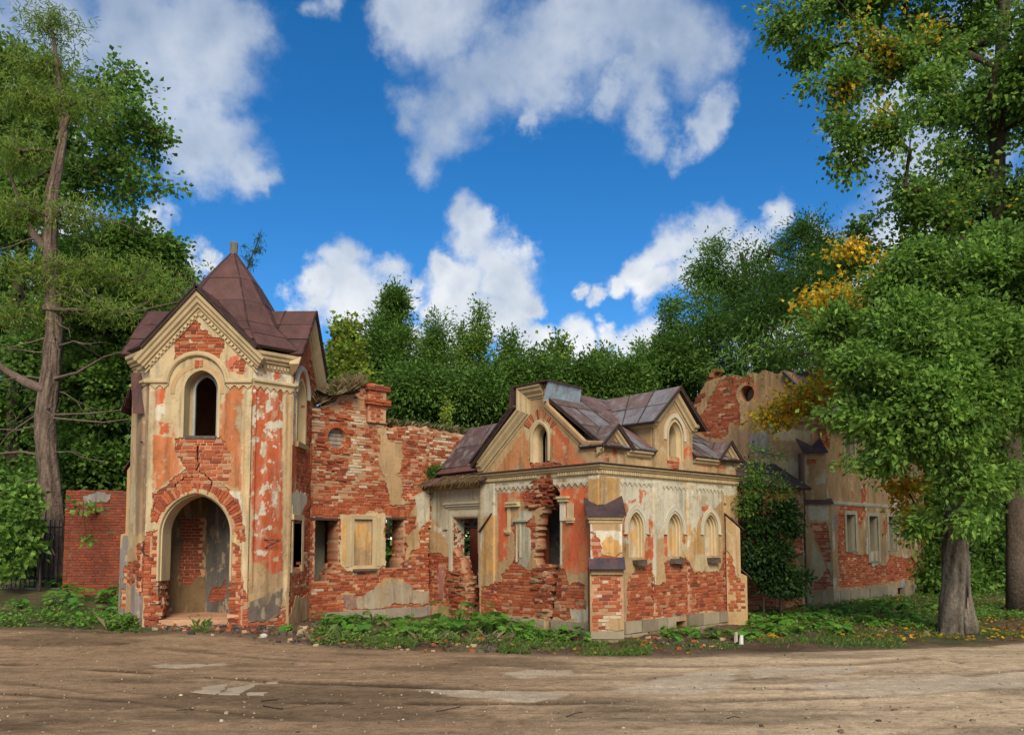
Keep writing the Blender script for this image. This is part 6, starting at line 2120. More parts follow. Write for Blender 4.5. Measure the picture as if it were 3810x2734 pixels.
for (zm, pts) in pale:
    f = sdf(a_, b_, np.array([gp(zm, x, y) for x, y in pts]))
    k = np.clip(-f / 0.05 + 0.4, 0, 1)[..., None] * 0.8
    C = C * (1 - k) + np.array((0.46, 0.355, 0.235)) * k * (0.85 + 0.3 * pk)[..., None]
mud = np.clip((1.3 - np.hypot(X - gp(11, 150, 590)[0], (Y - gp(11, 150, 590)[1]) * 1.7)) / 0.9, 0, 1) * np.clip((fbm(X * 2, Y * 2.5, 97, 4) - 0.3) / 0.2, 0, 1)
C = C * (1 - 0.45 * mud[..., None])
edge = sm((d + 0.5) / 0.5)[..., None]
C = C * (1 - 0.35 * edge * (0.4 + fbm(X * 2, Y * 2, 98, 3)[..., None]))
keepc = (d < 0.2)
cell = keepc[:-1, :-1] | keepc[1:, :-1] | keepc[:-1, 1:] | keepc[1:, 1:]
put('dirt_road', np.stack([X, Y, Zr], -1).reshape(-1, 3), F[cell.ravel()], M_ROAD, None, np.clip(C, 0.02, 0.6).reshape(-1, 3), True, 'structure')


def gz(x, y):
    return float(ground_z(np.array([x], float), np.array([y], float))[0][0])


# concrete slabs showing through the dirt
for k, q in enumerate(([(890, 428), (1010, 415), (1005, 436), (905, 442)], [(1010, 432), (1140, 416), (1085, 444), (1000, 446)], [(845, 450), (900, 440), (985, 442), (965, 458)], [(985, 450), (1085, 446), (1060, 462), (975, 461)], [(1105, 450), (1185, 452), (1165, 464), (1095, 462)], [(1180, 408), (1240, 403), (1235, 412), (1190, 414)])):
    P = np.array([gp(11, x, y) for x, y in q])
    c = P.mean(0)
    ring = []
    for i in range(4):
        for t in (0, 0.33, 0.67):
            ring.append(P[i] * (1 - t) + P[(i + 1) % 4] * t + rng.uniform(-0.03, 0.03, 2))
    ring = np.array(ring)
    z = gz(*c) + 0.016
    m2 = MB()
    V = [(x, y, z + random.uniform(-0.003, 0.003)) for x, y in ring] + [(x, y, z - 0.08) for x, y in ring]
    nn = len(ring)
    up = 1 if (ring[1] - ring[0])[0] * (ring[4] - ring[1])[1] - (ring[1] - ring[0])[1] * (ring[4] - ring[1])[0] > 0 else -1
    top = tuple(range(nn)) if up > 0 else tuple(range(nn))[::-1]
    m2.add(V, [top] + [(i, (i + 1) % nn, nn + (i + 1) % nn, nn + i)[::up] for i in range(nn)], np.array((0.40, 0.31, 0.205)) * random.uniform(0.9, 1.05))
    o = m2.build('concrete_slab', M_STONE)
    o['label'], o['category'] = ['pale slab piece at the back left of the cracked group in the road', 'pale slab piece with a dark hole at the back right of the cracked group', 'pale pointed slab piece at the far left of the cracked group', 'pale slab piece at the front middle of the cracked group', 'small oval slab piece at the front right of the cracked group', 'tiny pale slab piece behind the cracked group in the road'][k], 'slab'
    o['group'] = 'pale slabs showing through the dirt road'


# ------------------------------------------------------------------ TREES
def leaf_cards(P, D, Nn, L, Wd, col, fold=0.18):
    """folded leaves: base P, direction D, normal Nn"""
    n = len(P)
    Sd = np.cross(D, Nn)
    Sd /= np.linalg.norm(Sd, axis=1, keepdims=True) + 1e-9
    Nn = np.cross(Sd, D)
    L, Wd = L[:, None], Wd[:, None]
    mid = P + D * L * 0.45
    V = np.empty((n, 4, 3))
    V[:, 0] = P
    V[:, 1] = mid + Sd * Wd * 0.5 + Nn * Wd * fold
    V[:, 2] = P + D * L - Nn * L * 0.08
    V[:, 3] = mid - Sd * Wd * 0.5 + Nn * Wd * fold
    i = np.arange(n)[:, None] * 4
    F = np.concatenate([i + np.array([[0, 1, 2]]), i + np.array([[0, 2, 3]])])
    return V.reshape(-1, 3), F, np.repeat(col, 4, axis=0)


def unit(v):
    return v / (np.linalg.norm(v, axis=-1, keepdims=True) + 1e-9)


def pick(cols, wts, n, var=0.25):
    k = rng.choice(len(cols), n, p=np.array(wts) / sum(wts))
    c = np.array(cols)[k]
    return c * rng.uniform(1 - var, 1 + var, (n, 1))


GREEN_D, GREEN_M, GREEN_L, GREEN_Y = (0.088, 0.172, 0.026), (0.150, 0.275, 0.042), (0.225, 0.37, 0.065), (0.36, 0.42, 0.05)
DIM = 0.85                                        # the willows and bushes behind the ruin have duller leaves
YELLOW, GOLD = (0.72, 0.47, 0.025), (0.60, 0.33, 0.02)
BARK_G, BARK_B, BARK_R = np.array((0.13, 0.105, 0.075)), np.array((0.075, 0.055, 0.038)), np.array((0.16, 0.112, 0.08))


def tree(name, label, trunk, blobs, nclump, nleaf, leaf=(0.11, 0.075), cols=(GREEN_D, GREEN_M, GREEN_L), wts=(3, 4, 2), bark=BARK_B, cat='tree', group=None, clump=(0.45, 0.45, 0.32), shell=0.55,
         droop=0.25, up=0.5, dead=0, needles=False, yellow=None, twigs=True, sides=10, fork=0.5, rmin=0.008, thin=1.0, trunk_mb=None):
    T = np.array(trunk, float)
    T[0, 2] = gz(T[0, 0], T[0, 1]) - 0.15 if T[0, 2] < 2 else T[0, 2]
    base = T[0, :3]
    t = thing(name, label, cat, base, group)
    # trunk with a wavering outline
    P, rad = T[:, :3], T[:, 3]
    s = np.linspace(0, 1, len(P))
    nr_ = 14
    if sides > 12:
        sides, nr_ = 40, 150
    ss_ = np.linspace(0, 1, nr_)
    PP = np.stack([np.interp(ss_, s, P[:, k]) for k in range(3)], 1)
    wob = np.stack([fbm(ss_ * 7, ss_ * 0 + 3, 911, 3), fbm(ss_ * 7, ss_ * 0 + 8, 912, 3)], 1) - 0.5
    PP[:, :2] += wob * rad[0] * 0.5
    rr = np.interp(ss_, s, rad)
    mb = MB()
    mb.tube(PP, rr, sides, bark)
    V = mb.V[0]
    cc = np.repeat(PP, sides, axis=0)
    th_ = np.arctan2(V[:, 1] - cc[:, 1], V[:, 0] - cc[:, 0])
    an = fbm(th_ * 1.6 + 9, V[:, 2] * 0.9, 901, 3) - 0.5
    pl_ = fbm(np.cos(th_) * 6 + V[:, 2] * 0.3, np.sin(th_) * 6 + V[:, 2] * 2.0, 903, 4, 0.65) - 0.5
    rg_ = np.abs(fbm(np.cos(th_) * 5, np.sin(th_) * 5 + V[:, 2] * 0.35, 904, 3) - 0.5)
    mb.V[0] = cc + (V - cc) * (1 + 0.26 * an + 0.22 * pl_ - 0.9 * np.clip(0.09 - rg_, 0, 1))[:, None]
    mb.C[0] = mb.C[0] * np.clip(0.95 + 1.9 * pl_ - 6.0 * np.clip(0.07 - rg_, 0, 1), 0.3, 1.8)[:, None]
    fl = np.exp(-np.maximum(mb.V[0][:, 2] - base[2], 0) / 0.18)[:, None]   # root flare
    mb.V[0] = cc + (mb.V[0] - cc) * (1 + 0.16 * fl)
    if trunk_mb:
        trunk_mb(mb)
    mb.build('trunk', M_BARK, t, smooth=True)
    # clump centres
    tot = sum(b[6] if len(b) > 6 else b[3] * b[4] * b[5] for b in blobs)
    cen, out = [], []
    for b in blobs:
        k = max(1, int(round(nclump * (b[6] if len(b) > 6 else b[3] * b[4] * b[5]) / tot)))
        v = unit(rng.normal(size=(k, 3)))
        r = (shell + (1 - shell) * rng.random((k, 1))) * rng.uniform(0.75, 1.12, (k, 1))
        r = np.where(rng.random((k, 1)) < 0.25, rng.random((k, 1)) ** 0.5, r)
        cen.append(np.array(b[:3]) + v * r * np.array(b[3:6]))
        out.append(v)
    cen, out = np.concatenate(cen), np.concatenate(out)
    ok = cen[:, 2] > base[2] + 0.15
    cen, out = cen[ok], out[ok]
    # skeleton: every clump hangs on the nearest limb that lies nearer to the trunk
    hi = np.linspace(fork if fork < 1 else 0.5, 1, 10)
    nodes = [np.array([np.interp(h_, s, P[:, k]) for k in range(3)]) for h_ in hi]
    nrad = [np.interp(h_, s, rad) for h_ in hi]
    par = [-1] * len(nodes)
    dist0 = np.array([min(np.linalg.norm(c - q) for q in nodes[:10]) for c in cen])
    tips = []
    NA = np.array(nodes)
    for i in np.argsort(dist0):
        c = cen[i]
        dd = np.linalg.norm(NA - c, axis=1) + 0.6 * np.maximum(0, NA[:, 2] - c[2])
        j = int(np.argmin(dd))
        a = NA[j]
        L = np.linalg.norm(c - a)
        k = max(1, int(L / 0.6))
        prev = j
        bow = rng.normal(0, 0.08, 3) * L + np.array((0, 0, 0.10 * L))
        add = []
        for q in range(1, k + 1):
            f = q / k
            p = a + (c - a) * f + bow * 4 * f * (1 - f) + rng.normal(0, 0.03, 3) * (q < k)
            add.append(p)
            par.append(prev)
            prev = len(nodes) + len(add) - 1
        nodes += add
        NA = np.vstack([NA, add])
        tips.append(prev)
    w = np.zeros(len(nodes))
    for tp in tips:
        w[tp] += 1
    for i in range(len(nodes) - 1, 9, -1):
        if par[i] >= 0:
            w[par[i]] += w[i]
    mb = MB()
    done = np.zeros(len(nodes), bool)
    kids = {}
    for i, p in enumerate(par):
        kids.setdefault(p, []).append(i)
    rl = np.minimum(rmin * np.power(np.maximum(w, 1), 0.52) * thin, max(rad) * 0.42)
    starts = [i for i in range(10, len(nodes)) if par[i] < 10 or len(kids.get(par[i], [])) > 1]
    for i in starts:
        ch = [par[i], i]
        while True:
            k = kids.get(ch[-1], [])
            if len(k) != 1:
                break
            ch.append(k[0])
        R_ = [rl[i]] + [rl[q] for q in ch[1:]]
        mb.tube(NA[ch], np.array(R_), 5 if rl[i] < 0.03 else 7, bark * 0.75, cap=False)
    # bare dead branches
    for k in range(dead):
        h_ = rng.uniform(0.12, 0.75)
        a = np.array([np.interp(h_, s, P[:, q]) for q in range(3)])
        ang = rng.uniform(0, 2 * math.pi)
        L = rng.uniform(1.0, 3.2)
        dv = np.array((math.cos(ang), math.sin(ang), rng.uniform(-0.35, 0.25)))
        pts = [a + dv * L * f + np.array((0, 0, -0.25 * L * f * f)) + rng.normal(0, 0.04, 3) for f in np.linspace(0, 1, 6)]
        mb.tube(pts, np.linspace(0.028, 0.006, 6), 5, BARK_G * 1.2, cap=False)
        for q in range(3):
            b = pts[2 + q]
            dv2 = unit(dv + rng.normal(0, 0.6, 3))
            mb.tube([b, b + dv2 * L * 0.18, b + dv2 * L * 0.32 - (0, 0, 0.06)], [0.010, 0.007, 0.003], 4, BARK_G * 1.2, cap=False)
    if mb.n:
        mb.build('branches', M_BARK, t, smooth=True)
    # leaves
    n = nleaf
    wgt = rng.gamma(2.5, 1.0, len(cen))
    ci = rng.choice(len(cen), n, p=wgt / wgt.sum())
    sz = rng.uniform(0.65, 1.3, (len(cen), 1)) * np.array(clump)
    off = rng.normal(size=(n, 3)) * 0.55
    pos = cen[ci] + off * sz[ci]
    if not needles:
        D = unit(unit(off) * 0.6 + out[ci] * 0.6 + rng.normal(0, 0.55, (n, 3)) - np.array((0, 0, droop)))
        Nn = unit(rng.normal(0, 0.55, (n, 3)) + np.array((0, 0, up)) + out[ci] * 0.35)
        lc = pick(cols, wts, n)
        tone = rng.uniform(0.78, 1.25, (len(cen), 1))
        lc = lc * tone[ci]
        if yellow is not None:
            for (yx, yy, yz, yr, frac) in yellow:
                m = (np.linalg.norm(pos - np.array((yx, yy, yz)), axis=1) < yr * rng.uniform(0.7, 1.2, n)) & (rng.random(n) < frac)
                lc[m] = pick((YELLOW, GOLD, GREEN_Y), (5, 3, 1), int(m.sum()))
        L = rng.uniform(0.55, 1.4, n) * leaf[0]
        V, F, C = leaf_cards(pos, D, Nn, L, L * leaf[1] / leaf[0], lc)
    else:                                           # tufts of soft needles on hanging shoots
        per = 3
        pos = np.repeat(pos, per, axis=0) + rng.normal(0, 0.02, (n * per, 3))
        D = unit(rng.normal(0, 0.7, (n * per, 3)) - np.array((0, 0, 0.45)))
        Nn = unit(rng.normal(0, 1, (n * per, 3)))
        lc = np.repeat(pick(cols, wts, n), per, axis=0)
        L = rng.uniform(0.6, 1.3, n * per) * leaf[0]
        V, F, C = leaf_cards(pos, D, Nn, L, np.full(n * per, leaf[1]), lc)
    put('crown', V, F, M_LEAF, t, C)
    return t


def bl(x, y, Y, rx, ry, rz=None, w=None):
    """crown lobe: centre seen at (x, y), depth Y, radii as seen (in the same pixels) across and up"""
    c = atD(x, y, Y)
    k = Y / 1800
    b = [*c, rx * k, (rz if rz else min(rx, ry) * k * 1.0), ry * k]
    if w:
        b.append(w)
    return tuple(b)


def tr(pts, Y):
    """trunk axis from points seen at (x, y) with a width in the same pixels"""
    return [(*atD(x, y, Y), w * Y / 3600) for x, y, w in pts]


# right: tall lime, forked
tree('lime_tree', 'tall spreading tree at the right edge whose forked trunk climbs out of the picture', tr([(2256, 1345, 50), (2250, 1100, 44), (2222, 700, 40), (2205, 450, 38), (2212, 200, 30), (2225, -100, 22), (2240, -350, 10)], 24.5),
     [bl(1800, 60, 23, 130, 90), bl(1900, -40, 24, 190, 120), bl(1850, 200, 22.5, 95, 70), bl(1860, 320, 22.5, 80, 60), bl(1860, 390, 23, 60, 35), bl(2010, 120, 23, 140, 90), bl(1990, 280, 22, 130, 80), bl(2110, 60, 26, 130, 90), bl(2170, 260, 26, 130, 130), bl(2080, 420, 25, 120, 100),
      bl(2190, 520, 26, 110, 110), bl(2290, 150, 23, 130, 200), bl(2320, 420, 23, 120, 150), bl(2100, -150, 25, 260, 130), bl(2350, -150, 25, 240, 160), bl(2050, 560, 23.5, 90, 70), bl(2400, 650, 25, 130, 150), bl(2000, 430, 23, 70, 60), bl(2140, 340, 22, 60, 50), bl(2230, 640, 22, 80, 70), bl(1930, 500, 24, 70, 45), bl(2010, 520, 24, 80, 55), bl(1880, 560, 24.5, 60, 40), bl(2080, 480, 23, 80, 70), bl(2000, 210, 22.5, 90, 60)],
     560, 128000, leaf=(0.14, 0.11), cols=(GREEN_D, GREEN_M, GREEN_L, GREEN_Y), wts=(3, 4, 3, 0.5), bark=BARK_B * 1.2, clump=(0.48, 0.48, 0.38), shell=0.3, rmin=0.015, fork=0.40,
     yellow=[(*atD(1900, 50, 23), 0.8, 0.35), (*atD(2050, 20, 23), 1.3, 0.35), (*atD(1940, 120, 23), 0.8, 0.4), (*atD(1870, 215, 22), 0.5, 0.5), (*atD(1950, 250, 22), 0.5, 0.3), (*atD(2200, 500, 22), 1.2, 0.08)])
# right: nearer tree with a broken stub at its foot


def stub(mb):
    b = atD(2150, 1372, 19.22)
    for k in range(5):
        x = b[0] + (k - 2) * 0.055
        hgt = (0.55, 0.8, 1.15, 0.7, 0.4)[k]
        P = [(x, b[1], -0.05), (x + 0.01, b[1] + 0.02, hgt * 0.5), (x + 0.02, b[1] + 0.04, hgt)]
        mb.tube(P, [0.07, 0.06, 0.012], 6, BARK_G * 1.3)


tree('broadleaf_tree', 'nearer leafy tree with a thick ridged trunk and a splintered stub at its foot', tr([(2110, 1392, 66), (2118, 1250, 56), (2124, 1100, 46), (2128, 950, 42), (2105, 800, 36), (2098, 700, 26), (2080, 610, 10)], 19.6),
     [bl(1930, 820, 18.6, 80, 60), bl(1925, 930, 18.6, 75, 50), bl(1990, 1010, 18.8, 60, 35), bl(1900, 850, 18.8, 60, 45), bl(1885, 1030, 18.5, 40, 22), bl(2000, 740, 18.8, 110, 80), bl(2090, 900, 18.2, 120, 110), bl(2010, 950, 18.3, 100, 80), bl(2200, 760, 18.6, 110, 90), bl(2230, 900, 18.4, 90, 90), bl(2120, 640, 19.5, 130, 80), bl(2240, 620, 19.5, 110, 110), bl(1990, 640, 20, 90, 60),
      bl(2140, 1060, 18.4, 60, 50), bl(2170, 1130, 18.2, 60, 35), bl(2050, 1160, 19.0, 45, 35), bl(2240, 1050, 19, 50, 40), bl(1980, 870, 19.5, 80, 50), bl(1850, 740, 20.5, 80, 60), bl(2300, 800, 19, 90, 150), bl(2080, 780, 18.3, 110, 90), bl(1875, 640, 19, 45, 28), bl(1965, 585, 19.5, 55, 30), bl(1838, 805, 19, 38, 22), bl(2065, 555, 19.6, 60, 40), bl(1850, 905, 18.8, 40, 22), bl(2180, 520, 19.8, 60, 40)],
     400, 86000, leaf=(0.14, 0.085), cols=(GREEN_D, GREEN_M, GREEN_L, (0.24, 0.38, 0.06)), wts=(1.5, 4, 4, 2), bark=BARK_G * 0.95, clump=(0.36, 0.36, 0.30), shell=0.3, rmin=0.008, fork=0.36, sides=16, trunk_mb=stub,
     yellow=[(*atD(1870, 860, 20), 0.7, 0.25), (*atD(2000, 1085, 18.5), 0.35, 0.8), (*atD(2040, 1040, 18.8), 0.5, 0.3)])
# hanging yellow boughs of a maple between house and trees
tree('yellowing_maple', 'maple with drooping golden boughs in front of the round attic opening', tr([(2118, 1310, 24), (2116, 1000, 22), (2080, 780, 16), (2010, 660, 9)], 25.0),
     [bl(1860, 670, 21.5, 75, 48, 1.2, 2.4), bl(1790, 885, 23.2, 110, 40, 1.2, 2.2), bl(1720, 920, 23.5, 45, 20, None, 0.8), bl(1860, 850, 23.5, 60, 40, None, 1.2), bl(1880, 545, 23.5, 35, 30, None, 0.5), bl(1960, 600, 23, 40, 40, None, 0.6), bl(2000, 1075, 21, 40, 20, None, 0.5), bl(2020, 1150, 21, 22, 60, None, 0.5), bl(1920, 790, 24, 70, 50, None, 1)],
     120, 6500, leaf=(0.125, 0.11), cols=(YELLOW, GOLD, GREEN_Y, GREEN_L), wts=(5, 3, 2, 0.7), bark=BARK_B * 1.1, clump=(0.46, 0.42, 0.22), shell=0.2, droop=0.6, rmin=0.010, fork=0.4)
# right, behind the house
tree('ash_tree', 'bushy green tree with narrow leaves rising behind the round attic opening', tr([(1700, 1250, 26), (1690, 900, 24), (1660, 700, 18), (1640, 560, 8)], 36),
     [bl(1590, 600, 33, 70, 85), bl(1570, 720, 32, 80, 90), bl(1560, 520, 34, 32, 28), bl(1680, 660, 33, 90, 100), bl(1700, 560, 35, 60, 40), bl(1780, 640, 33, 90, 100), bl(1800, 540, 35, 70, 70), bl(1630, 800, 24.5, 90, 32), bl(1740, 785, 24.5, 100, 42), bl(1850, 780, 25, 80, 50), bl(1700, 700, 29, 110, 70), bl(1640, 810, 32, 110, 60), bl(1760, 800, 33, 110, 60), bl(1870, 720, 33, 90, 100), bl(1850, 590, 34, 70, 60), bl(1540, 830, 33, 50, 60)],
     260, 68000, leaf=(0.17, 0.06), cols=(GREEN_D, GREEN_M, GREEN_L), wts=(3, 5, 3), clump=(0.75, 0.75, 0.55), shell=0.4, rmin=0.012, fork=0.35)
# dark trees in the depth at the right
for (x, y, rx, ry, Y, lab) in ((2110, 1180, 110, 130, 33, 'dark shadowed tree behind the nearer trunk at right'), (2260, 1150, 110, 160, 34, 'dark shadowed tree at the right edge behind the lime trunk'), (2010, 1000, 80, 130, 38, 'dark tree seen past the right end of the house'), (2200, 900, 160, 150, 37, 'dark high tree behind the two right trunks')):
    tree('shadowed_tree', lab, tr([(x, 1320, 14), (x + 4, y + 30, 12), (x, y - ry * 0.6, 4)], Y), [bl(x, y, Y, rx, ry), bl(x - 20, 1270, Y - 1, rx, 60)], 110, 15000, leaf=(0.2, 0.14), cols=(GREEN_D, GREEN_L, GREEN_M), wts=(4, 1, 3), clump=(0.8, 0.8, 0.6), group='dark trees in the depth at the right')

# centre: trees and saplings behind the ruin
cent = [  # x, top, half width, depth, leaf, colours, weights, label, name, leaves
    (765, 700, 62, 28.5, (0.15, 0.14), (GREEN_Y, GREEN_L, (0.17, 0.2, 0.03)), (4, 3, 2), 'yellow-green maple just right of the tower roof', 'maple_tree', 11000),
    (870, 618, 80, 31, (0.16, 0.055), (GREEN_D, GREEN_M, GREEN_L), (3, 4, 2), 'tallest dark willow behind the wall, left of the white clouds', 'willow_tree', 26000),
    (965, 690, 60, 29.5, (0.15, 0.05), (GREEN_D, GREEN_M, GREEN_L), (2, 5, 3), 'round-topped willow in front of the tallest one', 'willow_tree', 18000),
    (1062, 655, 42, 31, (0.11, 0.08), (GREEN_M, GREEN_L, GREEN_Y), (3, 4, 1), 'slim pointed birch above the middle of the thicket', 'birch_tree', 9000),
    (1020, 700, 34, 32, (0.11, 0.08), (GREEN_M, GREEN_L), (3, 4), 'thin-topped birch left of the pointed one', 'birch_tree', 6000),
    (1130, 728, 44, 30, (0.13, 0.07), (GREEN_D, GREEN_M, GREEN_L), (2, 4, 2), 'slender sapling left of the stepped gable top', 'sapling', 9000),
    (1235, 738, 52, 33, (0.15, 0.13), (GREEN_M, GREEN_L, GREEN_Y), (2, 4, 2), 'open-branched maple right above the stepped gable top', 'maple_tree', 7500),
    (1335, 775, 56, 32, (0.14, 0.11), (GREEN_M, GREEN_L, GREEN_Y), (3, 4, 1), 'light green maple above the valley of the rusty roof', 'maple_tree', 11000),
    (1425, 752, 50, 31, (0.14, 0.06), (GREEN_M, GREEN_L), (4, 3), 'narrow-leaved sapling behind the dormer', 'sapling', 13000),
    (1485, 668, 50, 33, (0.14, 0.06), (GREEN_D, GREEN_M, GREEN_L), (2, 4, 3), 'pointed willow between dormer and brick gable', 'willow_tree', 17000)]
for (x, top, hw, Y, lf, cs, ws, lab, nm, nl) in cent:
    hgt = 960 - top
    bs = [bl(x, top + hgt * 0.20, Y, hw * 0.42, hgt * 0.21, None, 1.0), bl(x - hw * 0.2, top + hgt * 0.46, Y, hw * 0.8, hgt * 0.24, None, 2.4), bl(x + hw * 0.15, top + hgt * 0.78, Y, hw * 1.05, hgt * 0.30, None, 3.4)]
    cs = [tuple(DIM * v for v in c_) for c_ in cs]
    tree(nm, lab, tr([(x + 6, 1180, 11), (x + 3, 900, 9), (x, top + hgt * 0.3, 5), (x, top + 8, 1.5)], Y), bs, int(40 + nl / 180), nl, leaf=lf, cols=cs, wts=ws, clump=(0.36, 0.36, 0.42), shell=0.45, fork=0.45, rmin=0.006, group='trees behind the ruin', droop=0.1, up=0.4)
for (x, y, rx, ry, Y, lab, nl) in ((930, 880, 80, 60, 28, 'dark bush rising behind the brick wall at its high end', 14000), (1050, 880, 80, 60, 28, 'dark bush behind the middle of the brick wall', 14000), (1160, 850, 70, 70, 29, 'dark bush behind the stepped gable', 12000), (1270, 850, 80, 50, 30, 'bush behind the rusty ridge of the wing', 11000),
                                   (1380, 850, 70, 60, 30, 'bush behind the valley of the wing roof', 11000), (1500, 820, 70, 90, 31, 'dark bush between dormer and house gable', 14000), (860, 800, 60, 90, 30, 'dark bush below the tallest willow', 12000), (760, 830, 60, 60, 30, 'green bush above the bent rusty sheet', 7000)):
    tree('bush', lab, tr([(x, 1190, 8), (x, 950, 6), (x, y, 2)], Y), [bl(x, y, Y, rx, ry)], 80, nl, leaf=(0.14, 0.07), cols=[tuple(DIM * v for v in c_) for c_ in (GREEN_D, GREEN_M, GREEN_L)], wts=(4, 4, 1), clump=(0.5, 0.5, 0.4), shell=0.4, cat='bush', group='bushes behind the ruin')

# left: larch in front, maples behind
LARCH = ((0.22, 0.32, 0.05), (0.30, 0.37, 0.065), (0.16, 0.26, 0.045))
lt = tr([(118, 1318, 62), (115, 1200, 48), (106, 1000, 44), (110, 850, 40), (116, 720, 36), (112, 560, 32), (118, 430, 26), (140, 300, 18), (130, 180, 12), (115, 60, 5)], 24.5)
lb = []
for (x, y, rx, ry) in ((110, 60, 60, 35), (90, 140, 90, 40), (60, 220, 100, 40), (170, 230, 80, 40), (40, 340, 80, 50), (60, 480, 70, 50), (180, 480, 60, 40), (60, 600, 80, 40), (190, 590, 80, 25), (280, 620, 70, 22), (370, 655, 70, 26), (40, 700, 80, 30), (240, 690, 110, 22), (330, 590, 60, 18), (120, 640, 60, 40), (420, 620, 30, 25)):
    lb.append(bl(x, y, 24.5 if x < 250 else 25.5, rx, ry, 0.9))


def larch_limb(mb):
    for pts in ([(100, 865, 24), (60, 848, 22), (20, 825, 18), (-60, 770, 14)], [(112, 840, 8), (170, 825, 6), (230, 790, 4), (300, 770, 2)], [(105, 560, 20), (75, 520, 17), (50, 470, 12), (20, 380, 8)], [(130, 312, 15), (150, 262, 12), (120, 190, 9), (100, 120, 5)], [(115, 905, 6), (70, 925, 5), (20, 960, 4), (0, 985, 2)], [(105, 1010, 8), (50, 1000, 6), (-20, 1005, 4)],
                [(115, 690, 10), (200, 695, 8), (300, 690, 5), (430, 660, 2)], [(112, 918, 5), (200, 915, 4), (290, 905, 2)], [(113, 925, 5), (230, 935, 3.5), (340, 920, 1.5)]):
        T = np.array([(*atD(x, y, 24.4 + 0.5 * (i > 1)), w * 24.5 / 3600) for i, (x, y, w) in enumerate(pts)])
        mb.tube(T[:, :3], T[:, 3], 7, BARK_R * 0.9, cap=False)


tree('larch_tree', 'tall larch with a straight scaly trunk and bare lower branches at the left', lt, lb, 360, 7000, leaf=(0.20, 0.034), cols=LARCH, wts=(4, 3, 2), bark=BARK_R, needles=True, clump=(0.75, 0.6, 0.34), shell=0.2, dead=26, rmin=0.009, fork=0.42, sides=16, trunk_mb=larch_limb)
tree('maple_tree', 'high broad maple behind the larch, its boughs reaching right over the blue sky', tr([(30, 1290, 34), (28, 900, 30), (40, 600, 26), (90, 420, 18), (130, 250, 8)], 30),
     [bl(150, 230, 29, 110, 90), bl(250, 260, 28.5, 100, 90), bl(310, 340, 28, 75, 45), bl(330, 290, 29, 60, 60), bl(380, 420, 28, 40, 20), bl(320, 400, 28, 90, 40), bl(60, 300, 30, 130, 130), bl(200, 400, 29, 130, 80), bl(30, 150, 30, 120, 100), bl(60, 480, 30, 140, 100), bl(-60, 350, 31, 120, 250), bl(220, 170, 29.5, 60, 50), bl(40, 640, 31, 120, 90)],
     300, 36000, leaf=(0.17, 0.15), cols=(GREEN_D, GREEN_M, GREEN_L, (0.14, 0.13, 0.03)), wts=(3, 4, 2, 0.6), clump=(0.65, 0.65, 0.42), shell=0.35, rmin=0.010, fork=0.4)
tree('maple_tree', 'dense round dark maple just left of the tower roof', tr([(200, 1290, 20), (205, 1000, 18), (230, 800, 14), (280, 600, 6)], 29),
     [bl(300, 560, 28, 95, 75), bl(370, 620, 28.5, 70, 60), bl(260, 700, 27.5, 130, 100), bl(240, 860, 27, 120, 90), bl(180, 600, 29, 80, 70), bl(200, 980, 27.5, 110, 70), bl(120, 800, 28.5, 100, 100)],
     260, 62000, leaf=(0.16, 0.14), cols=(GREEN_D, GREEN_M, GREEN_L, (0.12, 0.11, 0.02)), wts=(4, 4, 2, 0.4), clump=(0.6, 0.6, 0.42), shell=0.4, rmin=0.009, fork=0.35, up=0.8)
for (x, y, rx, ry, Y, lab) in ((40, 950, 90, 130, 31, 'dark tree behind the larch trunk at the left edge'), (60, 1160, 100, 110, 29.5, 'dark leafy tree behind the iron railing'), (200, 1040, 90, 60, 27, 'dark bushy tree above the garden wall'), (-80, 700, 120, 300, 33, 'dark tree at the far left edge')):
    tree('shadowed_tree', lab, tr([(x + 10, 1300, 16), (x, y + 60, 13), (x, y - ry * 0.6, 4)], Y), [bl(x, y, Y, rx, ry)], 100, 13000, leaf=(0.19, 0.15), cols=(GREEN_D, GREEN_L, GREEN_M), wts=(4, 1, 3), clump=(0.7, 0.7, 0.5), group='dark trees at the left')
tree('low_bough', 'leafy young maple in front of the garden wall beside the larch', tr([(88, 1295, 5), (92, 1200, 4), (104, 1120, 2)], 23.2), [bl(165, 1125, 22.6, 34, 12), bl(175, 1195, 22.4, 36, 12), bl(50, 1130, 22.8, 50, 80), bl(20, 1230, 22.8, 50, 50)], 40, 1700, leaf=(0.16, 0.15), cols=(GREEN_M, GREEN_L), wts=(3, 2), clump=(0.3, 0.3, 0.16), cat='sapling')
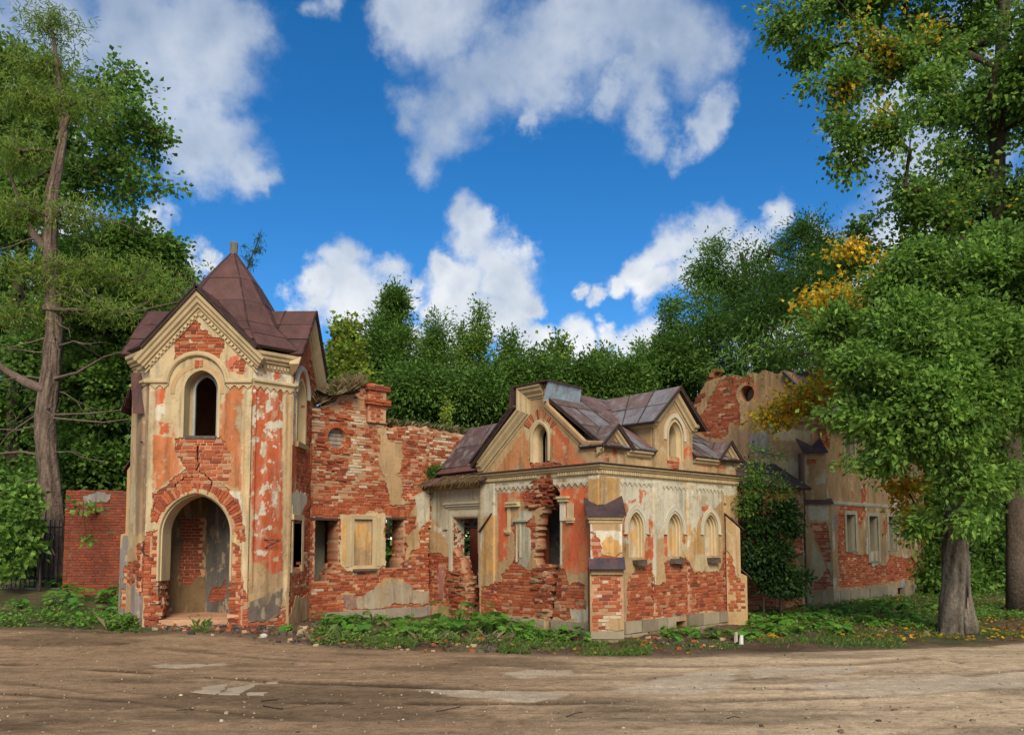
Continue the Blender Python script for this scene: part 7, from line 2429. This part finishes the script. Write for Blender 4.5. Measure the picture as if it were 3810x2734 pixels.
# shrubs in front of the house
tree('elder_bush', 'dark elder bush against the lean-to between the wing and the house', tr([(1730, 1335, 8), (1725, 1200, 6), (1710, 1080, 3)], 22.3),
     [bl(1680, 1150, 22.4, 34, 45), bl(1735, 1150, 22.5, 34, 38), bl(1700, 1225, 22.3, 45, 50), bl(1720, 1290, 22.3, 50, 40), bl(1655, 1210, 22.4, 18, 55), bl(1770, 1300, 22.6, 24, 24)], 130, 9000, leaf=(0.13, 0.07), cols=((0.055, 0.11, 0.025), (0.030, 0.070, 0.020), GREEN_D), wts=(4, 4, 2), clump=(0.26, 0.26, 0.22), shell=0.4, cat='bush')
tree('rose_bush', 'arching shoots rising above the eaves at the right end of the wing', tr([(1690, 1330, 5), (1690, 1150, 4), (1680, 1000, 2)], 22.2), [bl(1665, 1050, 22, 22, 30), bl(1715, 1085, 22, 34, 22), bl(1650, 1110, 21.8, 16, 40), bl(1700, 1010, 22.2, 34, 10), bl(1660, 1000, 22.2, 10, 24)], 44, 1500, leaf=(0.09, 0.05), cols=(GREEN_M, GREEN_D, GREEN_L), wts=(4, 3, 1), clump=(0.22, 0.22, 0.3), cat='bush')
# sprig behind the spire
tree('larch_sapling', 'thin larch shoot leaning out beside the pyramid roof', tr([(545, 640, 4), (548, 590, 3), (565, 550, 2), (580, 505, 1)], 21.5), [bl(570, 545, 21.5, 10, 26), bl(552, 580, 21.5, 12, 16), bl(578, 515, 21.5, 6, 12), bl(540, 545, 21.5, 14, 5)], 26, 150, leaf=(0.13, 0.016), cols=((0.05, 0.11, 0.05), (0.07, 0.14, 0.05)), wts=(1, 1), needles=True, clump=(0.10, 0.10, 0.10), cat='sapling', rmin=0.004, fork=0.3)
tree('birch_sapling', 'yellowish sapling growing on the crest of the brick wall', tr([(985, 945, 3), (988, 915, 2), (990, 880, 1)], 23.8), [bl(990, 900, 23.8, 9, 22), bl(985, 925, 23.8, 14, 14)], 18, 420, leaf=(0.08, 0.05), cols=(GREEN_Y, GREEN_L), wts=(2, 1), clump=(0.1, 0.1, 0.12), cat='sapling', rmin=0.003)


# ------------------------------------------------------------------ ground plants, grass, litter
def lobed_leaf(n_l, size, notch, seed):
    r = np.random.default_rng(seed)
    pts = [(0, 0.0, 0)]
    m = n_l * 2 + 1
    for i in range(m):
        a = math.pi * (0.06 + 0.88 * i / (m - 1)) - math.pi / 2
        rad = (1.0 if i % 2 == 1 else notch) * (0.75 + 0.25 * math.cos(a)) * r.uniform(0.9, 1.1)
        x, y = math.sin(a) * rad * 0.62, 0.28 + math.cos(a) * rad * 0.72
        pts.append((x, y, 0.10 * (abs(x)) - 0.16 * y * y + r.uniform(-0.02, 0.02)))
    V = np.array(pts) * size
    cv = np.vstack([V, [(0, 0.28 * size, 0.02 * size)]])
    k = len(cv) - 1
    F = [(k, i, i + 1) for i in range(1, m)] + [(k, m, 0), (k, 0, 1)]
    return cv, F


LEAFM = []
for k in range(8):
    V, F = lobed_leaf(5 if k % 2 else 3, 1.0, 0.62 if k % 2 else 0.75, k)
    c = np.array(((0.14, 0.32, 0.04), (0.18, 0.37, 0.05), (0.11, 0.26, 0.038), (0.21, 0.39, 0.06))[k % 4])
    LEAFM.append(make_mesh('leaf', V, F, M_LEAF, c))


def plant(name, label, x, y, nl, hgt, size, group, dark=1.0, cat='plant'):
    z = gz(x, y)
    t = thing(name, label, cat, (x, y, z), group)
    mb = MB()
    tips = []
    for k in range(nl):
        a = rng.uniform(0, 2 * math.pi)
        r_ = rng.uniform(0.15, 0.75) * hgt
        hh = hgt * rng.uniform(0.35, 1.05)
        p0 = np.array((x + 0.03 * math.cos(a), y + 0.03 * math.sin(a), z - 0.03))
        p2 = np.array((x + r_ * math.cos(a), y + r_ * math.sin(a), z + hh))
        p1 = (p0 + p2) / 2 + np.array((-0.10 * math.cos(a), -0.10 * math.sin(a), 0.14)) * hgt
        mb.tube([p0, p1, p2], [0.009, 0.007, 0.004], 4, np.array((0.09, 0.17, 0.045)), cap=False)
        tips.append((p2, a))
    mb.build('stems', M_LEAF, t)
    for (p, a) in tips:
        o = bpy.data.objects.new('leaf', random.choice(LEAFM))
        COL.objects.link(o)
        o.parent = t
        o.location = p - np.array((x, y, z))
        o.rotation_euler = (rng.uniform(-0.5, 0.15), rng.uniform(-0.35, 0.35), a - math.pi / 2 + rng.uniform(-0.5, 0.5))
        s_ = size * rng.uniform(0.65, 1.25)
        o.scale = (s_, s_, s_)
    return t


def onground(Dx, Dy):
    p = gp(0, Dx, Dy, 0.0)
    for _ in range(4):
        p = gp(0, Dx, Dy, gz(*p))
    return p


random.seed(3)
rng = np.random.default_rng(5)
spots = []
for (x0, x1, y0, y1, n, lab, g, hg, sz) in (
        (700, 800, 1378, 1400, 7, 'bright green leafy weed at the foot of the wall beside the tower', 'weeds beside the tower', 0.30, 0.22),
        (800, 960, 1380, 1412, 15, 'bright green broad-leaved weed along the connecting brick wall', 'weeds along the connecting wall', 0.26, 0.21),
        (960, 1130, 1380, 1415, 20, 'lush broad-leaved weed in front of the broken doorway', 'weeds before the broken doorway', 0.34, 0.25),
        (1130, 1260, 1395, 1420, 12, 'broad-leaved weed under the gaping break of the wing', 'weeds under the break', 0.25, 0.22),
        (1440, 1660, 1398, 1418, 15, 'low round-leaved weed at the plinth of the niche wall', 'weeds along the niche wall', 0.20, 0.19),
        (1655, 1860, 1352, 1412, 34, 'low green weed on the leaf-strewn ground between the wing and the nearer tree trunk', 'weeds between wing and tree', 0.22, 0.24),
        (1860, 2080, 1335, 1385, 26, 'dull green weed under the trees before the house', 'weeds before the house', 0.22, 0.24),
        (110, 305, 1330, 1385, 26, 'green nettle-like weed on the bank left of the tower', 'weeds on the left bank', 0.40, 0.22),
        (0, 130, 1325, 1375, 9, 'scattered weed at the far left of the bank', 'weeds at the far left', 0.3, 0.2)):
    for k in range(n):
        p = onground(random.uniform(x0, x1), random.uniform(y0, y1))
        plant('weed', lab, p[0], p[1], random.randint(7, 12), hg * random.uniform(0.7, 1.2), sz * random.uniform(0.8, 1.15), g)
p = onground(1287, 1418)
plant('burdock', 'round clump of crinkled leaves at the corner of the wing', p[0], p[1], 14, 0.30, 0.22, None)
p = onground(1015, 1408)
plant('hogweed', 'tallest weed standing right before the doorway heap', p[0], p[1], 13, 0.75, 0.32, None)
p = onground(648, 1400)
plant('burdock', 'single broad leaf plant under the white right corner of the tower', p[0], p[1], 4, 0.16, 0.26, None)


def grass_patch(name, P, hgt, cols, wts, w=0.006, lean=0.35):
    n = len(P)
    ang = rng.uniform(0, 2 * math.pi, n)
    D = unit(np.stack([np.cos(ang) * lean, np.sin(ang) * lean, np.ones(n)], 1) + rng.normal(0, 0.15, (n, 3)))
    Sd = np.stack([-np.sin(ang), np.cos(ang), np.zeros(n)], 1)
    h_ = (hgt * rng.uniform(0.5, 1.3, n))[:, None]
    V = np.empty((n, 4, 3))
    V[:, 0] = P - Sd * w
    V[:, 1] = P + Sd * w
    V[:, 2] = P + D * h_ * 0.6 + Sd * w * 0.6
    V[:, 3] = P + D * h_ + np.stack([np.cos(ang), np.sin(ang), -0.3 * np.ones(n)], 1) * h_ * 0.35
    i = np.arange(n)[:, None] * 4
    F = np.concatenate([i + np.array([[0, 1, 2]]), i + np.array([[0, 2, 3]])])
    return V.reshape(-1, 3), F, np.repeat(pick(cols, wts, n), 4, axis=0)


GR = ((0.12, 0.22, 0.035), (0.15, 0.25, 0.04), (0.085, 0.155, 0.028), (0.24, 0.21, 0.07))


def scatter_px(x0, x1, y0, y1, n, thr=0.0, seed=0, fr=1.2):
    out = []
    xs_, ys_ = rng.uniform(x0, x1, n), rng.uniform(y0, y1, n)
    Q = np.array([gp(0, a, b, 0.0) for a, b in zip(xs_, ys_)])
    m = fbm(Q[:, 0] * fr, Q[:, 1] * fr, seed, 4) > thr
    Q = Q[m]
    h_, d_ = ground_z(Q[:, 0], Q[:, 1])
    # shift to keep the sight line on raised ground
    k = (CZ - h_) / CZ
    Q = Q * k[:, None]
    h_, d_ = ground_z(Q[:, 0], Q[:, 1])
    ok = d_ > 0.05
    return np.column_stack([Q, h_])[ok]


vs, fs, cs, n0 = [], [], [], 0
for (x0, x1, y0, y1, n, thr, hg, sd) in ((1100, 1440, 1422, 1452, 5200, 0.42, 0.085, 1), (800, 920, 1416, 1432, 1600, 0.40, 0.10, 2), (430, 470, 1380, 1396, 120, 0, 0.2, 3), (215, 310, 1390, 1402, 1800, 0.3, 0.06, 4), (1640, 2000, 1395, 1435, 2600, 0.5, 0.10, 5), (2000, 2267, 1380, 1415, 2600, 0.5, 0.09, 6), (0, 220, 1372, 1396, 2600, 0.5, 0.08, 7), (690, 1150, 1405, 1440, 2500, 0.55, 0.07, 8), (1440, 1640, 1420, 1440, 900, 0.5, 0.07, 9)):
    P = scatter_px(x0, x1, y0, y1, n, thr, sd + 700)
    if len(P) == 0:
        continue
    V, F, C = grass_patch('grass', P, hg, GR, (4, 3, 3, 1))
    vs.append(V)
    fs.append(F + n0)
    cs.append(C)
    n0 += len(V)
for (x0, x1, y0, y1, n, thr, hg, sd) in ((690, 1130, 1388, 1425, 420, 0.45, 0.26, 21), (1640, 2080, 1340, 1415, 420, 0.5, 0.22, 22), (60, 320, 1335, 1385, 420, 0.45, 0.32, 23)):
    P = scatter_px(x0, x1, y0, y1, n, thr, sd + 700)
    V, F, C = grass_patch('grass', P, hg, GR + ((0.36, 0.29, 0.15), (0.28, 0.21, 0.11)), (3, 2, 2, 2, 2, 2), 0.007, 0.5)
    vs.append(V)
    fs.append(F + n0)
    cs.append(C)
    n0 += len(V)
put('grass', np.concatenate(vs), [np.concatenate(fs)], M_LEAF, None, np.concatenate(cs), kind='stuff')
# ground cover under the trees
vs, fs, cs, n0 = [], [], [], 0
for (x0, x1, y0, y1, n, thr, hg, sd) in ((1650, 2100, 1318, 1400, 9000, 0.42, 0.14, 11), (2100, 2267, 1315, 1372, 3500, 0.42, 0.16, 12), (0, 310, 1318, 1385, 8000, 0.44, 0.24, 13), (690, 1300, 1385, 1425, 3500, 0.45, 0.12, 14)):
    P = scatter_px(x0, x1, y0, y1, n, thr, sd + 700)
    P[:, 2] += rng.random(len(P)) * hg
    D = unit(rng.normal(0, 1, (len(P), 3)) * (1, 1, 0.35))
    Nn = unit(rng.normal(0, 0.35, (len(P), 3)) + (0, 0, 1))
    L = rng.uniform(0.05, 0.13, len(P))
    V, F, C = leaf_cards(P, D, Nn, L, L * 0.75, pick((GREEN_M, GREEN_L, (0.15, 0.32, 0.045), (0.22, 0.21, 0.06)), (3, 4, 4, 1), len(P)))
    vs.append(V)
    fs.append(F + n0)
    cs.append(C)
    n0 += len(V)
put('undergrowth', np.concatenate(vs), [np.concatenate(fs)], M_LEAF, None, np.concatenate(cs), kind='stuff')
# fallen leaves
vs, fs, cs, n0 = [], [], [], 0
for (x0, x1, y0, y1, n, thr) in ((1640, 2267, 1330, 1420, 2300, 0.42), (690, 1640, 1405, 1450, 900, 0.45), (0, 690, 1370, 1425, 500, 0.45)):
    P = scatter_px(x0, x1, y0, y1, n, thr, 731)
    P[:, 2] += rng.uniform(0.01, 0.06, len(P))
    D = unit(rng.normal(0, 1, (len(P), 3)) * (1, 1, 0.3))
    Nn = unit(rng.normal(0, 0.4, (len(P), 3)) + (0, 0, 1))
    L = rng.uniform(0.05, 0.12, len(P))
    V, F, C = leaf_cards(P, D, Nn, L, L * 0.8, pick((YELLOW, GOLD, (0.30, 0.12, 0.03), (0.2, 0.12, 0.05)), (4, 3, 2, 3) if x0 > 1600 else (1, 1, 1.5, 4), len(P)))
    vs.append(V)
    fs.append(F + n0)
    cs.append(C)
    n0 += len(V)
put('fallen_leaves', np.concatenate(vs), [np.concatenate(fs)], M_LEAF, None, np.concatenate(cs), kind='stuff')
# dry grass hanging on walls and roofs
vs, fs, cs, n0 = [], [], [], 0


def add_tufts(P, hgt, cols, wts, lean=0.5, w=0.005):
    global n0
    V, F, C = grass_patch('g', P, hgt, cols, wts, w, lean)
    vs.append(V)
    fs.append(F + n0)
    cs.append(C)
    n0 += len(V)


DRY = ((0.34, 0.245, 0.12), (0.26, 0.18, 0.09), (0.40, 0.30, 0.155), (0.13, 0.16, 0.04))
n = 1500
u = rng.uniform(0.0, 1.5, n)
P = np.array([MW.p3(a, np.interp(a, mw_top[:, 0], mw_top[:, 1]) + rng.uniform(0.05, 0.30), rng.uniform(-0.6, 0.15)) for a in u])
add_tufts(P, 0.26, DRY, (3, 3, 2, 1.5), 0.7)
u = rng.uniform(2.2, 5.8, 2600)
P = np.array([MW.p3(a, 5.30 + rng.uniform(-0.06, 0.06), rng.uniform(-0.5, -0.02)) for a in u])
add_tufts(P, 0.20, DRY + ((0.06, 0.12, 0.02),), (2, 2, 2, 3, 3), 0.5)
put('dry_grass', np.concatenate(vs), [np.concatenate(fs)], M_LEAF, None, np.concatenate(cs), kind='stuff')
vs, fs, cs, n0 = [], [], [], 0
P = np.array([PW.p3(rng.uniform(-0.5, 2.55), 0, 0) for k in range(700)])
t_ = rng.random(700) ** 1.3
uu = rng.uniform(-0.55, 2.55, 700)
uu = np.where(rng.random(700) < 0.35, rng.uniform(-0.6, 0.1, 700), np.where(rng.random(700) < 0.6, rng.uniform(0.9, 2.55, 700), uu))
P = np.array([PW.p3(a, 3.70 + 0.22 * b + 0.02, 0.36 - 0.30 * b) for a, b in zip(uu, t_)])
nn_ = len(P)
ang = rng.normal(0, 0.5, nn_)
D = unit(np.outer(np.cos(ang), PW.n) + np.outer(np.sin(ang), PW.u) + np.outer(rng.uniform(-1.3, -0.1, nn_), (0, 0, 1)))
L = rng.uniform(0.12, 0.36, nn_)
V, F, C = leaf_cards(P, D, unit(rng.normal(0, 0.5, (nn_, 3)) + PW.n), L, np.full(nn_, 0.012), pick(DRY, (4, 3, 3, 0.3), nn_))
put('hanging_dry_grass', V, [F], M_LEAF, None, C, kind='stuff')
P = np.array([PW.p3(rng.normal(0.0, 0.13), 4.0 + rng.normal(0, 0.08), rng.normal(0.0, 0.1)) for k in range(700)])
V, F, C = grass_patch('moss', P, 0.2, ((0.09, 0.17, 0.025), (0.12, 0.20, 0.03)), (1, 1), 0.005, 0.7)
put('green_grass', V, [F], M_LEAF, None, C, kind='stuff')
# rubble and debris on the verge
mb = MB()
for k in range(520):
    r_ = random.random()
    if r_ < 0.45:
        p = onground(random.uniform(330, 700), random.uniform(1384, 1428))
    elif r_ < 0.85:
        p = onground(random.uniform(690, 1300), random.uniform(1405, 1445))
    else:
        p = onground(random.uniform(1420, 1640), random.uniform(1412, 1436))
    if road_edge(p[0]) > p[1] + 0.1:
        continue
    s_ = random.uniform(0.015, 0.06)
    z = gz(*p)
    mb.box((p[0] - s_, p[1] - s_ * 0.7, z - 0.03), (p[0] + s_, p[1] + s_ * 0.7, z + s_ * 0.9), random.choice([SOOT_SHADE, SOOT_SHADE * 0.6, BRICKS[0], MORTAR, CREAM * 0.7, (0.05, 0.04, 0.035), (0.10, 0.075, 0.05)]), s_ * 0.35)
for k in range(260):                                # sticks in the litter
    p = onground(random.uniform(340, 1300), random.uniform(1396, 1440)) if random.random() < 0.75 else onground(random.uniform(1440, 2200), random.uniform(1380, 1432))
    if road_edge(p[0]) > p[1] + 0.1:
        continue
    a = random.uniform(0, math.pi)
    L_ = random.uniform(0.08, 0.35)
    z = gz(*p) + 0.025
    d_ = np.array((math.cos(a), math.sin(a), 0)) * L_ / 2
    c_ = np.array((p[0], p[1], z))
    mb.tube([c_ - d_, c_ + rng.normal(0, 0.015, 3), c_ + d_ + (0, 0, random.uniform(0, 0.08))], 0.006, 4, random.choice([(0.07, 0.05, 0.035), (0.16, 0.12, 0.08), (0.04, 0.03, 0.025)]))
mb.build('debris', M_CORE, None, kind='stuff')
mb = MB()
for k in range(1500):                               # grit on the road
    p = onground(random.uniform(0, 2267), random.uniform(1400, 1625))
    if p[1] > road_edge(p[0]) - 0.1:
        continue
    s_ = random.uniform(0.004, 0.012) * (2.2 if random.random() < 0.04 else 1)
    z = gz(*p)
    mb.box((p[0] - s_, p[1] - s_, z - 0.01), (p[0] + s_, p[1] + s_, z + s_ * 1.2), random.choice([(0.5, 0.42, 0.31), (0.16, 0.11, 0.07), (0.34, 0.24, 0.15), (0.36, 0.25, 0.15), (0.2, 0.13, 0.08), (0.09, 0.06, 0.04)]), s_ * 0.3)
mb.build('road_gravel', M_STONE, None, kind='stuff')


def stick(name, label, pts, r_, col, cat, mat=M_BARK):
    mb = MB()
    P = [np.array((*onground(x, y), 0)) for x, y in pts]
    for q in P:
        q[2] = gz(q[0], q[1]) + r_ + 0.006
    mb.tube(P, r_, 6, col)
    o = mb.build(name, mat)
    o['label'], o['category'] = label, cat
    return o


for (pts, lab) in (([(578, 1725 / 1.0 * 0 + 1553), (600, 1551), (617, 1550)], 'thin stick lying left of centre on the road'), ([(582, 1563), (605, 1568), (626, 1570)], 'short dark twig below the cracked slabs'), ([(965, 1577), (990, 1572), (1018, 1567)], 'pale straight twig on the road centre'), ([(1255, 1588), (1270, 1582), (1290, 1578)], 'forked twig on the bare dirt right of centre'), ([(390, 1574), (418, 1572), (430, 1571)], 'dark twig lying near the left front of the road'), ([(1610, 1592), (1625, 1588), (1638, 1590)], 'crooked black twig on the dirt at front right')):
    o = stick('twig', lab, pts, 0.008, (0.06, 0.045, 0.035), 'twig')
    o['group'] = 'twigs on the road'
for k, (x, lab) in enumerate(((1629, 'left one of two pale broken pegs at the wing corner'), (1641, 'right whiter one of two broken pegs at the wing corner'))):
    p = onground(x, 1424)
    z = gz(*p)
    mb = MB()
    mb.tube([(p[0], p[1], z - 0.05), (p[0] + 0.005, p[1], z + 0.10), (p[0] + 0.01, p[1], z + (0.22, 0.19)[k])], [0.045, 0.042, 0.034], 7, ((0.42, 0.34, 0.24), (0.62, 0.57, 0.48))[k])
    o = mb.build('broken_peg', M_WOOD)
    o['label'], o['category'], o['group'] = lab, 'peg', 'broken pegs by the wing'
for (x, y, s_, col, lab, nm, ct) in ((437, 1385, 0.15, (0.48, 0.38, 0.26), 'pale chunk of fallen plaster beside the entrance arch', 'rubble_chunk', 'rubble'), (480, 1392, 0.09, (0.38, 0.12, 0.06), 'small red brick lump in front of the entrance', 'rubble_chunk', 'rubble'), (1557, 1402, 0.17, (0.19, 0.12, 0.085), 'brown boulder among weeds under the third niche', 'boulder', 'stone'), (583, 1420, 0.09, (0.5, 0.47, 0.42), 'white scrap of stone on the dark verge', 'rubble_chunk', 'rubble'), (400, 1540, 0.03, (0.62, 0.52, 0.30), 'pale yellow pebble on the road at left', 'pebble', 'pebble')):
    p = onground(x, y)
    z = gz(*p)
    mb = MB()
    n_ = 9
    V, F = [], []
    for i, (rr, zz) in enumerate(((0.7, -0.2), (1.0, 0.15), (0.85, 0.55), (0.3, 0.8))):
        for k in range(n_):
            a = 2 * math.pi * k / n_
            q = rr * random.uniform(0.8, 1.15)
            V.append((p[0] + s_ * q * math.cos(a), p[1] + s_ * 0.7 * q * math.sin(a), z + s_ * zz + random.uniform(-0.08, 0.08) * s_))
    for i in range(3):
        for k in range(n_):
            F.append((i * n_ + k, i * n_ + (k + 1) % n_, (i + 1) * n_ + (k + 1) % n_, (i + 1) * n_ + k))
    F.append(tuple(3 * n_ + k for k in range(n_)))
    mb.add(V, F, col)
    o = mb.build(nm, M_STONE)
    o['label'], o['category'] = lab, ct
# iron on the tower
mb = MB()
a, b, c_ = TC.p3(0.34, 2.16, 0.03), TC.p3(0.60, 2.14, 0.22), TC.p3(0.36, 1.97, 0.03)
mb.tube([a, b], 0.012, 6, (0.02, 0.02, 0.02))
mb.tube([c_, b], 0.012, 6, (0.02, 0.02, 0.02))
mb.tube([b + np.array((math.cos(t), 0, math.sin(t))) * 0.03 for t in np.linspace(0, 6.28, 9)], 0.009, 5, (0.02, 0.02, 0.02))
o = mb.build('iron_bracket', M_IRON)
o['label'], o['category'] = 'black iron bracket with a loop on the red chamfer of the tower', 'bracket'
mb = MB()
mb.tube([TF.p3(-0.02, 2.08, 0.04), TF.p3(-0.04, 1.95, 0.06), TF.p3(0.0, 1.84, 0.07), TF.p3(0.10, 1.81, 0.06)], 0.013, 6, (0.02, 0.02, 0.02))
mb.tube([TF.p3(0.03, 2.05, 0.03), TF.p3(-0.02, 2.08, 0.04)], 0.013, 6, (0.02, 0.02, 0.02))
o = mb.build('iron_hook', M_IRON)
o['label'], o['category'] = 'curved black iron hook at the left pier of the entrance arch', 'hook'
mb = MB()
P0, P1 = TL.p3(0.42, 5.95, 0.10), TL.p3(0.80, 4.96, 0.16)
w_ = np.array((0.11, 0, 0))
mb.hexa([P1 - w_, P1 + w_, P1 + w_ + TL.n * 0.03, P1 - w_ + TL.n * 0.03, P0 - w_, P0 + w_, P0 + w_ + TL.n * 0.03, P0 - w_ + TL.n * 0.03], (0.07, 0.032, 0.025))
o = mb.build('hanging_sheet', M_ROOF)
o['label'], o['category'] = 'narrow rusty strip hanging askew from the left corner of the tower', 'metal strip'
mb = MB()
mb.tube([TL.p3(0.45, 4.35, 0.03), TL.p3(0.9, 4.33, 0.10)], 0.012, 5, (0.02, 0.02, 0.02))
o = mb.build('iron_bar', M_IRON)
o['label'], o['category'] = 'short horizontal iron bar on the left chamfer of the tower', 'bar'
mb = MB()
face_box(mb, TL, 0.64, 0.76, 3.02, 3.27, 0.03, 0.05, (0.09, 0.07, 0.05))
face_box(mb, TL, 0.665, 0.735, 3.05, 3.24, 0.05, 0.056, (0.40, 0.30, 0.19))
o = mb.build('name_plate', M_STONE)
o['label'], o['category'] = 'small framed plate on the left chamfer of the tower', 'plate'


# a belt of wood beyond the ruin closes the view at eye level
n_ = 42000
ang = rng.uniform(R(-62), R(62), n_)
dist = rng.uniform(50, 66, n_)
top = 6.0 + 5.0 * fbm(ang * 9, ang * 0, 991, 4)
P = np.column_stack([np.sin(ang) * dist, np.cos(ang) * dist, rng.random(n_) ** 0.8 * top])
D = unit(rng.normal(0, 1, (n_, 3)))
V, F, C = leaf_cards(P, D, unit(rng.normal(0, 0.6, (n_, 3)) + (0, -0.5, 0.7)), rng.uniform(0.4, 0.9, n_), rng.uniform(0.3, 0.6, n_), pick((GREEN_D, (0.035, 0.075, 0.018), GREEN_M), (4, 3, 2), n_))
put('distant_woods', V, [F], M_LEAF, None, C, kind='stuff')
